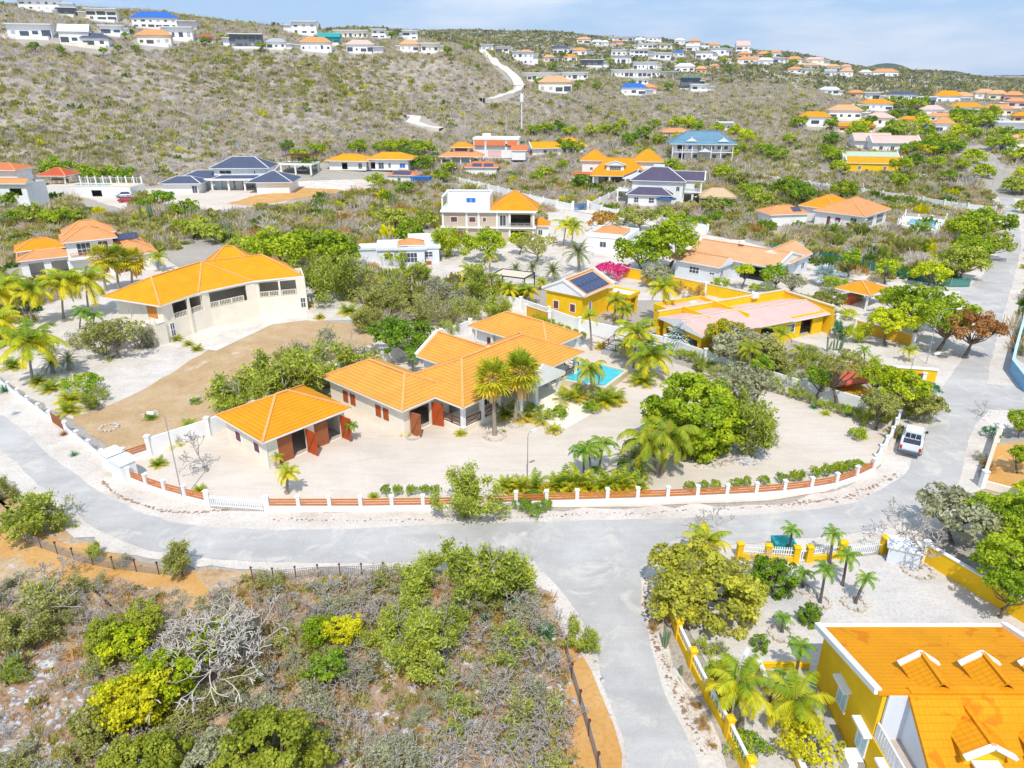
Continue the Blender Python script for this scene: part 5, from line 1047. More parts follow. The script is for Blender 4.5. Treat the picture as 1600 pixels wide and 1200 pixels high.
m.beam((1.45, .0, zr-.05), (1.55, -5, zr-3.8), .14, .2, kc)
w = h.W(YEL)
def wpoly(pts, th, ax='x'):
    a = pts; b = [(p[0]+th, p[1], p[2]) for p in pts]; w.face(a[::-1]); w.face(b)
    for i in range(len(a)): j = (i+1) % len(a); w.face([a[i], a[j], b[j], b[i]])
wpoly([(.3, 6.0, 0), (.3, 6.0, ze-.1), (.3, 0.02, zr-.12), (.3, 0.02, 0)], .2); wpoly([(.3, 0, 0), (.3, 0, 2.7), (.3, -9, 2.7), (.3, -9, 0)], .2); w.box(.5, 10.2, 5.8, 6.0, 0, ze-.15); w.box(10.0, 10.2, .2, 5.8, 0, ze-.15)
bw = h.W(GREYW); bw.box(.52, 1.6, -.12, .0, 2.62, zr-.15); bw.face([(1.6, 0, 2.6), (1.6, 0, zr-.2), (1.6, -3.7, 2.6)]); bw.face([(1.67, -3.7, 2.6), (1.67, 0, zr-.2), (1.67, 0, 2.6)])
m2 = MB(); m2.box(.5, 1.6, -9, -.12, 2.5, 2.62); h.part('balcony_floor', m2, FLOORM); h.rail((.4, -.1), (.4, -8.9), 2.7, .95, TRIM, 'bal')
for y in (3.0, .6, -1.8, -4.2):
    place_opening(h.root, 'win', .28, y, 1.0 if y < 2 else 1.3, 'W', 1.0, 1.35, TRIM, LBLUE); m2 = MB(); zz = 2.55 if y < 2 else 2.85; m2.box(-.12, .3, y-.65, y+.65, zz, zz+.14); h.part('window_canopy', m2, TRIM)
def dormer(x, y0, z0, w_, ln, hh, front, rr=.75, name='dormer'):
    "front: +1 faces away over the far slope, -1 faces the near slope"
    r = empty(name, (x, y0, z0), 0); r.parent = h.root; a = w_/2; yb = -front*ln; m = MB()
    s = (lambda f: f) if front < 0 else (lambda f: f[::-1])
    m.face(s([(-a, 0, 0), (a, 0, 0), (a, 0, hh), (0, 0, hh+rr), (-a, 0, hh)])); m.face(s([(-a, 0, 0), (-a, 0, hh), (-a, yb, hh), (-a, yb*.6, 0)])); m.face(s([(a, 0, 0), (a, yb*.6, 0), (a, yb, hh), (a, 0, hh)]))
    m.build('dormer_wall', YEL, r); m = MB(); e = a+.18; f = front*.25; zz = hh-.15*rr/a*1
    m.face(s([(-e, f, zz), (0, f, hh+rr+.08), (0, yb, hh+rr+.08), (-e, yb, zz)][::-1])); m.face(s([(0, f, hh+rr+.08), (e, f, zz), (e, yb, zz), (0, yb, hh+rr+.08)][::-1]))
    m.beam((0, f, hh+rr+.12), (0, yb, hh+rr+.12), .2, .12)
    m.build('dormer_roof', T_FORE, r); m = MB(); m.beam((-e-.05, f, zz+.02), (0, f, hh+rr+.13), .26, .14); m.beam((e+.05, f, zz+.02), (0, f, hh+rr+.13), .26, .14); m.build('dormer_trim', TRIM, r)
    m = MB(); m.box(-a*.5, a*.5, -.03 if front > 0 else -.06, .06 if front > 0 else .03, .02, hh*(.9 if front > 0 else .35)); m.build('dormer_window', GLASS, r)
for dx_ in (3.0, 6.0, 8.95): dormer(dx_, 1.75, 5.05, 1.5, 1.7, .35, 1, .5)
for dx_ in (3.9, 6.95): dormer(dx_, -2.4, 3.78, 1.8, 1.95, .8, -1, .5)
m2 = MB(); m2.box(3.3, 4.5, -2.8, -2.42, 3.98, 4.08); h.part('window_canopy', m2, TRIM); m2 = MB(); m2.box(6.35, 7.55, -2.8, -2.42, 3.98, 4.08); h.part('window_canopy', m2, TRIM)
m2 = MB(); m2.box(-2.6, .25, 1.2, 6.8, .02, .1); h.part('patio_floor', m2, T_GREY); m2 = MB(); m2.box(-2.75, -2.55, -1.5, 7.0, 0, .5); m2.box(-2.55, .3, 6.8, 7.0, 0, .5); h.part('patio_wall', m2, YEL); m2 = MB(); m2.box(-2.8, -2.5, -1.5, 7.05, .5, .6); h.part('patio_wall_cap', m2, TRIM)
m2 = MB(); m2.box(-.55, .25, -.2, .8, .05, .95); h.part('air_conditioner', m2, TRIM)
h.done()
# ------------------------------------------------------------------ walls, fences, gates
def polyline(pts, z=0):
    return [Vector((*P(u, v, z), 0)) for u, v in pts]
def along(w, step):
    "points every ~step metres along a polyline"
    L_ = [0]
    for a, b in zip(w, w[1:]): L_.append(L_[-1]+(b-a).length)
    n = max(1, round(L_[-1]/step)); out = []
    for i in range(n+1):
        s = L_[-1]*i/n; k = max(j for j in range(len(L_)) if L_[j] <= s+1e-6); k = min(k, len(w)-2); t = (s-L_[k])/max(1e-6, L_[k+1]-L_[k]); out.append(w[k]+(w[k+1]-w[k])*t)
    return out
def oriented(m, a, b, w, z0, z1, mi=0):
    d = (b-a); d.z = 0; n = Vector((-d.y, d.x, 0)).normalized()*w/2; m.hexa([tuple((a-n)[:2]), tuple((b-n)[:2]), tuple((b+n)[:2]), tuple((a+n)[:2])], z0, z1, mi)
def fence(name, label, pts, step, base, hb, post, hp, panel=None, hpan=None, cap=None, tb=.18, pw=.28, cat='fence', z=0, style='slats', group=None, curve=False, panname='slat_panel'):
    "low wall + posts + panels; every post and panel its own part"
    w = polyline(pts, z); q = along(w, step); r = empty(name, (q[0].x, q[0].y, z), 0, label, cat, group); o = Vector((q[0].x, q[0].y, 0)); q = [p-o for p in q]
    m = MB()
    for a, b in zip(q, q[1:]):
        if hb: oriented(m, a, b, tb, -.05, hb)
    if hb: m.build('base_wall', base, r)
    if post:
        pm = MB(); a = pw/2; pm.box(-a, a, -a, a, -.05, hp); pm.box(-a-.04, a+.04, -a-.04, a+.04, hp, hp+.08); pm.face([(-a, -a, hp+.08), (a, -a, hp+.08), (0, 0, hp+.2)]); pm.face([(a, -a, hp+.08), (a, a, hp+.08), (0, 0, hp+.2)]); pm.face([(a, a, hp+.08), (-a, a, hp+.08), (0, 0, hp+.2)]); pm.face([(-a, a, hp+.08), (-a, -a, hp+.08), (0, 0, hp+.2)])
        o0 = pm.build('post', post, r); o0.location = q[0]
        for i, p in enumerate(q[1:]):
            c = o0.copy(); COL.objects.link(c); c.parent = r; c.location = p; d = p-q[i]; c.rotation_euler = (0, 0, atan2(d.y, d.x))
    if panel:
        for a, b in zip(q, q[1:]):
            d = (b-a); u_ = d.normalized(); a2 = a+u_*(pw/2+.01); b2 = b-u_*(pw/2+.01); m = MB(); L_ = (b2-a2).length
            if style == 'slats':
                for k in range(3): z0 = hb+.08+(hpan-hb-.1)*k/3; m.box(0, L_, -.03, .03, z0, z0+(hpan-hb-.1)/3*.60)
            elif style == 'bal':
                for k in range(max(2, int(L_/.28))): x = L_*(k+.5)/max(2, int(L_/.28)); m.box(x-.055, x+.055, -.05, .05, hb, hpan-.08)
                m.box(0, L_, -.08, .08, hpan-.08, hpan)
            elif style == 'pickets':
                for k in range(int(L_/.16)): x = .08+.16*k; m.box(x-.04, x+.04, -.02, .02, hb+.02, hpan)
                m.box(0, L_, -.045, -.02, hb+.15, hb+.22); m.box(0, L_, -.045, -.02, hpan-.25, hpan-.18)
            elif style == 'mesh':
                m.box(0, L_, -.01, .01, hb+.02, hpan)
            m.build(panname, panel, r, tuple(a2)).rotation_euler = (0, 0, atan2(d.y, d.x))
    return r
def mesh_mat(name, c, dens=.5):
    "wire mesh: real holes through a fine lattice"
    m, nt, b = nodes(name); b.inputs['Base Color'].default_value = (*c, 1); tc = nt.nodes.new('ShaderNodeUVMap'); sp = nt.nodes.new('ShaderNodeSeparateXYZ'); lk(nt, tc.outputs[0], sp.inputs[0])
    a = math_(nt, 'FRACT', math_(nt, 'MULTIPLY', sp.outputs[0], 7.0)); b2 = math_(nt, 'FRACT', math_(nt, 'MULTIPLY', sp.outputs[1], 7.0))
    f = math_(nt, 'MAXIMUM', math_(nt, 'GREATER_THAN', a, 1-dens), math_(nt, 'GREATER_THAN', b2, 1-dens)); lk(nt, f, b.inputs['Alpha']); b.inputs['Roughness'].default_value = .6; return m
GMESH = mesh_mat('green_mesh', (.03,.22,.18), .45); SMESH = mesh_mat('steel_mesh', (.35,.35,.36), .14)
SLAT = mat_plain('orange_slats', (.60,.20,.05), .6, .25, 4)
fence('fence', 'long white fence with orange wooden slats curving along the road in front of the yard', [(420,799),(560,799),(700,797),(862,790),(1025,785),(1120,781),(1200,777),(1255,771),(1300,764),(1335,752),(1362,739)], 2.45, TRIM, .5, TRIM, 1.4, SLAT, 1.28)
fence('fence', 'short curved white fence with orange slats left of the white driveway gate', [(205,754),(232,765),(262,775),(288,782),(325,791)], 2.0, TRIM, .5, TRIM, 1.42, SLAT, 1.3)
fence('fence', 'white stepped wall panels rising beside the parked pickup', [(1364,735),(1378,712),(1390,692),(1399,672),(1402,662)], 2.1, TRIM, .9, TRIM, 1.5, TRIM, 1.4, style='slats')
fence('fence', 'two orange slat panels on a white wall beside the entrance pillars', [(197,724),(236,711)], 2.4, TRIM, .6, TRIM, 1.5, SLAT, 1.4)
fence('gate', 'white double driveway gate in the slatted yard fence', [(327,792),(352,796),(417,799)], 3.6, None, 0, TRIM, 1.35, TRIM, 1.1, style='pickets', cat='gate', panname='gate_leaf')
fence('fence', 'white low wall with grey mesh panels along the road at the left edge', [(-90,540),(0,600),(40,630),(80,659)], 3.0, TRIM, .6, TRIM, 1.1, SMESH, 1.25, style='mesh', panname='mesh_panel')
fence('fence', 'white low wall with dark mesh panels between the wooden gate and the entrance pillars', [(105,676),(132,697),(162,720)], 3.0, TRIM, .6, TRIM, 1.1, SMESH, 1.25, style='mesh', panname='mesh_panel')
fence('gate', 'brown wooden gate in the low white wall', [(81,659),(105,676)], 3.2, None, 0, TRIM, 1.2, WOODB, 1.15, style='pickets', cat='gate', panname='gate_leaf')
def wall(label, pts, h, mat=WHITE, step=6, pier=True, z=0, t=.2, cap=None, name='wall', cat='wall', group=None):
    w = polyline(pts, z); q = along(w, step); r = empty(name, (q[0].x, q[0].y, z), 0, label, cat, group); o = Vector((q[0].x, q[0].y, 0)); q = [p-o for p in q]; m = MB()
    for a, b in zip(q, q[1:]): oriented(m, a, b, t, -.3, h)
    m.build('wall_panel', mat, r)
    if cap:
        m = MB()
        for a, b in zip(q, q[1:]): oriented(m, a, b, t+.1, h, h+.08)
        m.build('coping', cap, r)
    if pier:
        pm = MB(); pm.box(-.2, .2, -.2, .2, -.3, h+.18); pm.box(-.25, .25, -.25, .25, h+.18, h+.28); o0 = pm.build('pier', mat if not cap else TRIM, r); o0.location = q[0]
        for p in q[1:]: c = o0.copy(); COL.objects.link(c); c.parent = r; c.location = p
    return r
wall('tall white boundary wall running from the entrance behind the garage and villa', [(236,711),(262,704),(342,676),(480,613),(610,566),(735,520)], 1.75, WHITE, 5.5)
wall('white boundary wall between the villa yard and the yellow houses', [(760,474),(812,484),(905,518),(1045,549),(1120,577),(1200,603),(1345,647)], 1.8, WHITE, 6)
wall('long white street wall with piers below the plum roofed villa', [(920,327),(950,337),(1030,350),(1105,364)], 1.7, WHITE, 6)
wall('white street wall running down from the pavilion to the blue gate', [(690,280),(760,296),(830,315),(893,329)], 1.7, WHITE, 6)
wall('long white roadside wall crossing the scrub towards the right-hand road', [(1098,262),(1200,283),(1245,290),(1340,303),(1425,316),(1500,328),(1553,334)], 1.7, WHITE, 6)
wall('short white wall climbing to the left side of the plum roofed villa', [(922,326),(975,300)], 1.6, WHITE, 8)
wall('yellow garden wall behind the solar roofed yellow house', [(972,432),(1010,440),(1080,455),(1175,476)], 1.7, YEL, 7, cap=CAPW)
wall('yellow garden wall right of the pink roofed bungalow', [(1220,486),(1260,497),(1305,512)], 1.7, YEL, 8, cap=CAPW)
wall('ochre wall half hidden by trees next to the street lamp', [(1335,517),(1375,527),(1425,541)], 1.5, OCHRE, 8, cap=CAPW)
wall('ochre wall in the overgrown corner garden near the tilted red slab', [(1300,578),(1370,585),(1440,602)], 1.3, OCHRE, 8, cap=CAPW)
wall('yellow wall end at the left of the solar roofed house', [(822,494),(858,506)], 1.6, OCHRE, 8, cap=CAPW)
wall('light blue curved wall at the right edge of the photo', [(1602,470),(1597,510),(1584,555),(1577,585),(1583,600),(1603,615),(1660,650)], 1.6, mat_plain('sky_blue_plaster', (.22,.45,.68), .8, .12, 1), 6, pier=False, cap=LBLUE)
wall('long yellow wall with white coping down the right of the gravel yard', [(1441,877),(1480,900),(1530,930),(1576,958),(1660,1010)], 1.5, YEL, 7, cap=TRIM)
wall('thin cream wall with coping in the garden at the right edge', [(1533,762),(1546,735),(1556,690)], 1.4, CREAM, 8, cap=CAPW)
wall('low cream wall across the orange garden at the right edge', [(1536,762),(1570,772),(1640,790)], .7, CREAM, 8, pier=False)
wall('white wall pieces around a ruined plot above the white roadside wall', [(1415,287),(1420,272),(1452,276)], 1.8, WHITE, 8)
fence('fence', 'teal green mesh fence along the scrub lot above the side street', [(1205,392),(1225,396),(1307,411),(1425,437),(1475,449),(1514,449)], 3.0, None, 0, STEEL, 1.5, GMESH, 1.5, style='mesh', pw=.07, panname='mesh_panel')
fence('fence', 'yellow wall with white balusters beside the lower road, right of the junction', [(1046,955),(1054,985),(1070,1025),(1092,1065),(1114,1112),(1142,1160),(1168,1215),(1200,1290)], 2.35, YEL, .62, YEL, 1.35, TRIM, 1.15, style='bal', tb=.24, pw=.36, panname='balustrade')
fence('fence', 'short yellow wall with white railings left of the small white gate', [(1154,873),(1200,876),(1242,879)], 2.6, YEL, .5, YEL, 1.3, TRIM, 1.25, style='pickets', tb=.24, pw=.4, panname='railing_panel')
fence('fence', 'short yellow wall with white railings between the two white gates of the gravel yard', [(1262,878),(1311,872)], 2.4, YEL, .5, YEL, 1.3, TRIM, 1.25, style='pickets', tb=.24, pw=.4, panname='railing_panel')
fence('gate', 'small white gate between yellow pillars of the gravel yard', [(1244,879),(1260,878)], 3, None, 0, None, 1.3, TRIM, 1.2, style='pickets', cat='gate', panname='gate_leaf')
fence('gate', 'wide low white gate between a yellow pillar and the white utility shelter', [(1314,871),(1378,864)], 3.0, None, 0, YEL, 1.35, TRIM, 1.0, style='pickets', pw=.4, cat='gate', panname='gate_leaf')
fence('fence', 'wire mesh fence with slim posts on the orange soil at the lower left', [(18,838),(52,852),(85,864),(123,878),(167,888),(210,893),(248,898),(286,901)], 1.75, None, 0, DWOOD, 1.0, SMESH, .95, style='mesh', pw=.06, panname='mesh_panel')
fence('fence', 'sagging wire fence with thin posts below the middle of the road', [(395,906),(433,908),(472,904),(510,901),(552,901),(600,899)], 1.6, None, 0, DWOOD, 1.0, SMESH, .9, style='mesh', pw=.05, panname='mesh_panel')
fence('fence', 'leaning grey mesh fence beside the lower road', [(884,1022),(893,1060),(905,1100),(918,1145),(932,1195),(948,1260)], 1.9, None, 0, DWOOD, 1.15, mesh_mat('dense_mesh', (.42,.42,.44), .3), 1.05, style='mesh', pw=.07, panname='mesh_panel')
fence('gate', 'blue and yellow painted gate in the white street wall', [(895,329),(918,328)], 4.5, None, 0, TRIM, 2.3, BLUEM, 1.7, style='pickets', pw=.5, cat='gate', panname='gate_leaf')
def pillar(u, v, label, lx, ly, h, ang, mat=TRIM):
    r = empty('entrance_pillar', (*P(u, v), 0), radians(ang), label, 'pillar'); m = MB(); n = 8
    m.box(-lx/2, lx/2, -ly/2, -ly/2+.25, 0, h); m.box(-lx/2, lx/2, ly/2-.25, ly/2, 0, h); m.box(lx/2-.2, lx/2, -ly/2+.25, ly/2-.25, 0, h); m.build('pillar_wall', mat, r); m = MB()
    for i in range(n):
        a, b = -lx/2-.1+(lx+.2)*i/n, -lx/2-.1+(lx+.2)*(i+1)/n; za, zb = h+.35*sin(pi*i/n)**.7, h+.35*sin(pi*(i+1)/n)**.7
        m.face([(a, -ly/2-.1, za), (b, -ly/2-.1, zb), (b, ly/2+.1, zb), (a, ly/2+.1, za)]); m.face([(a, -ly/2-.1, h-.02), (b, -ly/2-.1, h-.02), (b, -ly/2-.1, zb), (a, -ly/2-.1, za)]); m.face([(b, ly/2+.1, h-.02), (a, ly/2+.1, h-.02), (a, ly/2+.1, za), (b, ly/2+.1, zb)])
    m.build('curved_cap', mat, r); return r
pillar(178, 731, 'white entrance pillar with curved top, the left one of the pair', 1.5, 1.2, 1.6, -35); pillar(197, 747, 'white entrance pillar with curved top, the right one joined to the slatted fence', 1.9, 1.3, 1.8, -35)
r = empty('utility_shelter', (*P(1408, 876), 0), radians(-25), 'open white concrete utility shelter beside the bare tree', 'shelter')
m = MB(); m.box(-1, 1, -.7, -.5, 0, 1.3); m.box(-1, 1, .5, .7, 0, 1.3); m.box(.8, 1, -.5, .5, 0, 1.3); m.build('shelter_wall', GREYW, r); m = MB(); m.box(-1.15, 1.1, -.8, .8, 1.3, 1.42); m.build('shelter_roof', TRIM, r)
r = empty('red_slab', (*P(1322, 612), 0), radians(20), 'red painted sloping slab behind the white boundary wall', 'canopy'); m = MB(); m.face([(-2.6, -1.4, 1.7), (2.0, -1.4, 1.4), (2.8, 2.0, 1.6), (-1.6, 2.0, 1.9)]); m.face([(-1.6, 2.0, 1.8), (2.8, 2.0, 1.5), (2.0, -1.4, 1.3), (-2.6, -1.4, 1.6)]); m.build('canopy_sheet', mat_plain('red_canvas', (.60,.10,.05), .8, .12, 1), r)
m = MB(); m.box(-2.4, 2.0, -1.3, 1.8, 0, .5); m.build('canopy_base', OCHRE, r)
r = empty('sign_wall', (*P(1425, 600), 0), radians(-12), 'yellow entrance wall with a dark red panel near the blue-green plants', 'wall'); m = MB(); m.box(-2.2, 2.2, -.2, .2, 0, 1.9); m.build('wall_panel', YEL, r); m = MB(); m.box(-.8, .9, -.26, -.21, .6, 1.4); m.build('sign_panel', MAROON, r); m = MB(); m.box(-2.3, 2.3, -.3, .3, 1.9, 2.0); m.build('coping', TRIM, r)
r = empty('pergola', (*P(790, 455), 0), radians(-25), 'dark steel pergola over an orange timber deck in the sandy garden', 'pergola')
box_part(r, 'deck_platform', -4.5, 4.5, -2.2, 2.2, 0, .5, ORW); m = MB()
for x, y in ((-1.5, -2), (4.2, -2), (-1.5, 2), (4.2, 2)): m.beam((x, y, .5), (x, y, 3.0), .14, .14)
for a, b in (((-1.5,-2),(4.2,-2)), ((4.2,-2),(4.2,2)), ((4.2,2),(-1.5,2)), ((-1.5,2),(-1.5,-2))): m.beam((*a, 3.05), (*b, 3.05), .16, .16)
m.build('frame', BLACKM, r); m = MB(); m.box(-1.3, 4.0, -1.8, 1.8, 3.0, 3.06); m.build('shade_cloth', CAPW, r)
pool('garden_pool', 'small turquoise pool between the pergola deck and the solar roofed house', [P(800, 462, .2), P(822, 466, .2), P(828, 452, .2), P(808, 449, .2)], .2, WATER)
# stone edging and rock piles
def rocks(name, label, pts, n, s, mat, spread=.2, seed=3, cat='rocks', kind=None):
    rr = np.random.default_rng(seed); w = [Vector((*P(u, v), 0)) for u, v in pts]; q = along(w, max(.05, sum((b-a).length for a, b in zip(w, w[1:]))/n)); V, Fq = [], []
    for p in q:
        c = np.array([p.x+rr.normal(0, spread), p.y+rr.normal(0, spread), s*.02]); o = len(V); z = s*rr.uniform(.5, 1.3); k = unit(rr.normal(0, 1, (8, 3)))*.25
        cube = np.array([(-1,-1,-1),(1,-1,-1),(1,1,-1),(-1,1,-1),(-1,-1,1),(1,-1,1),(1,1,1),(-1,1,1)])*.5; a = rr.uniform(0, 6.3); ro = np.array([[cos(a), -sin(a), 0], [sin(a), cos(a), 0], [0, 0, 1]])
        V += list(((cube+k)*z*np.array([1.2, .9, .7]))@ro.T+c); Fq += [[o+i for i in f] for f in ((0,3,2,1),(4,5,6,7),(0,1,5,4),(1,2,6,5),(2,3,7,6),(3,0,4,7))]
    ob = obj(name, npmesh(name, np.array(V), np.array(Fq), mat)); ob['kind'] = 'stuff'; ob['label'] = label; ob['category'] = cat; return ob
STONE = mat_plain('pale_stone', (.62,.54,.45), .95, .3, 3); BRST = mat_plain('brown_stone', (.40,.26,.17), .95, .35, 3); GST = mat_plain('grey_limestone', (.55,.54,.56), .95, .35, 2.5)
rocks('stone_edging', 'row of small brown stones edging the driveway verge at the left bend', [(160,752),(175,768),(195,780),(215,787),(245,797),(270,801),(300,802),(340,799),(355,797)], 120, .15, BRST, .07)
rocks('stone_edging', 'line of small brown stones between the road and the slatted fence', [(430,812),(533,814),(640,814),(760,810),(900,805),(1010,802),(1120,795),(1200,792),(1290,782)], 170, .12, BRST, .1, 4)
rocks('stone_edging', 'brown stones edging the bend below the parked pickup', [(1240,789),(1300,783),(1340,773),(1375,757),(1398,742)], 90, .15, BRST, .2, 5)
rocks('rock_pile', 'pile of grey limestone rocks right of the big round tree', [(1150,722),(1168,715),(1180,702),(1196,694)], 110, .34, GST, .7, 6)
rocks('rock_pile', 'stones round the foot of the big round tree', [(1062,712),(1080,722),(1110,730),(1150,724)], 70, .32, STONE, .25, 7)
rocks('stone_edging', 'stones along the verge right of the lower road', [(1012,905),(1008,945),(1018,985),(1036,1035),(1056,1085),(1080,1135),(1100,1175)], 110, .14, BRST, .1, 8)
rocks('rock_litter', 'white limestone lumps lying on the rocky ground at the lower left', [(20,1000),(60,1040),(30,1080),(100,1100),(60,1130),(140,1090),(180,1150),(60,1190)], 260, .22, GST, 1.5, 9)
rocks('rock_litter', 'limestone lumps in the dry scrub near the bottom centre', [(560,1080),(640,1040),(620,1150),(720,1120),(700,1190),(860,1010),(880,1080)], 110, .22, GST, 1.5, 10)
for i, (u, v, rr_, lb) in enumerate([(773,683,.95,'ring of white stones round the left fan palm'),(805,663,.9,'ring of white stones round the right fan palm'),(866,673,.8,'ring of white stones round the small yellow palm by the steps'),(645,684,.6,'ring of pale stones round the palm at the open timber door'),(236,650,.7,'ring of white stones round the lower small plant on the dirt lot'),(306,627,.7,'ring of white stones round the upper small plant on the dirt lot'),(170,670,.8,'nearly empty ring of white stones on the dirt lot'),(1335,945,.7,'ring of white stones round the rightmost courtyard palm'),(1282,942,.6,'ring of white stones round the courtyard palm right of the round bush'),(1253,920,.6,'orange stone ring round the small courtyard palm'),(1220,992,.7,'orange stone ring round the courtyard palm left of the round bush'),(1433,892,1.0,'ring of rocks at the foot of the bare tree')]):
    x, y = P(u, v); m = MB(); n = 13; r_ = random.Random(i)
    for k in range(n):
        a = 2*pi*k/n; s = r_.uniform(.13, .24)*rr_**.5; cx, cy = cos(a)*rr_, sin(a)*rr_; g = [(cx+s*cos(t+a)*r_.uniform(.8, 1.2), cy+s*sin(t+a)*r_.uniform(.8, 1.2)) for t in (0, 1.3, 2.5, 3.8, 5.1)]; m.hexa(g, 0, s*1.1)
    o = m.build('stone_ring', STONE, None, (x, y, .05)); tag(o, lb, 'stone ring')

# ------------------------------------------------------------------ street lamps
def lamp(u, v, h, arm, label, z=None, group=None, mat=STEEL, r0=.055):
    x, y, zz = G(u, v); r = empty('street_lamp', (x, y, zz), 0, label, 'street lamp', group); m = MB(); m.tube([(0, 0, 0), (0, 0, h*.5), (0, 0, h)], [r0, r0*.8, r0*.6], 8); m.build('pole', mat, r)
    if arm:
        dx, dy = arm; L_ = hypot(dx, dy); m = MB(); m.tube([(0, 0, h-.1), (dx*.25, dy*.25, h+.25), (dx, dy, h+.35)], [r0*.6, r0*.5, r0*.45], 6); m.build('arm', mat, r)
        m = MB(); a, b = Vector((dx*.95, dy*.95, h+.33)), Vector((dx*(1+.5/L_), dy*(1+.5/L_), h+.38)); m.beam(a, b, .15, .08); m.beam(a-Vector((0,0,.1)), b-Vector((0,0,.1)), .2, .06); m.build('lamp_head', TRIM, r)
    return r
for a in [(286,782,7.6,(-.9,.1),'tall grey street lamp behind the short curved slatted fence'),(1406,650,6.4,(2.2,.3),'street lamp leaning over the road from the bushes above the pickup'),(1447,569,6.6,(2.2,.2),'street lamp at the yellow pillar where the garden meets the road'),(1544,374,6.5,(2,.2),'street lamp among the round trees, upper one of two beside the road'),(1529,408,7,(2,.3),'street lamp among the round trees, lower one of two beside the road'),(1335,399,6.5,(.8,.2),'street lamp above the scrub lot right of the silver palms'),(1429,312,6.5,(.9,.1),'street lamp behind the white roadside wall above the pool terrace'),(1257,290,7,(.9,.1),'street lamp behind the white roadside wall left of the orange roofed bungalow'),(1550,292,6.5,(-1.0,.1),'street lamp where the white wall meets the right road'),(883,326,6.8,(.9,.1),'street lamp beside the blue gate pillar'),(1077,354,6.4,(0.6,.1),'street lamp behind the white wall below the thatched hut'),(708,292,5.5,(.6,.1),'street lamp above the roof terrace of the three level house'),
 (1139,1146,4.6,(.35,.5),'street lamp with white head beside the yellow balustrade'),(1507,256,7,(.9,.1),'street lamp left of the far end of the right road'),(1570,268,7,(-.9,.1),'street lamp right of the far end of the right road'),(1141,302,6,None,'bare pole behind the thatched hut')]: lamp(*a)
for u, v, lb in [(644,180,'lamp post at the left curve of the hill road'),(685,172,'lamp post on the slope right of the hill road curve'),(727,208,'lamp post above the white box-like house'),(754,162,'lamp post on the slope below the winding hill road'),(783,150,'lamp post beside the lower bend of the hill road'),(791,208,'lamp post behind the box-like house with coral bands'),(833,204,'lamp post left of the long orange roofed house')]: lamp(u, v, 9, (.8, 0), lb, r0=.14, mat=CAPW)
r = lamp(815, 206, 16, None, 'slim white antenna mast above the box-like house', r0=.3, mat=TRIM); r['category'] = 'mast'; r.name = 'antenna_mast'; m = MB(); m.box(-.7, .7, -.5, .5, 12.5, 15.8); m.build('antenna', TRIM, r)
r = lamp(824, 752, 4.4, (.3, .2), 'slim garden lamp post inside the slatted fence', r0=.05)

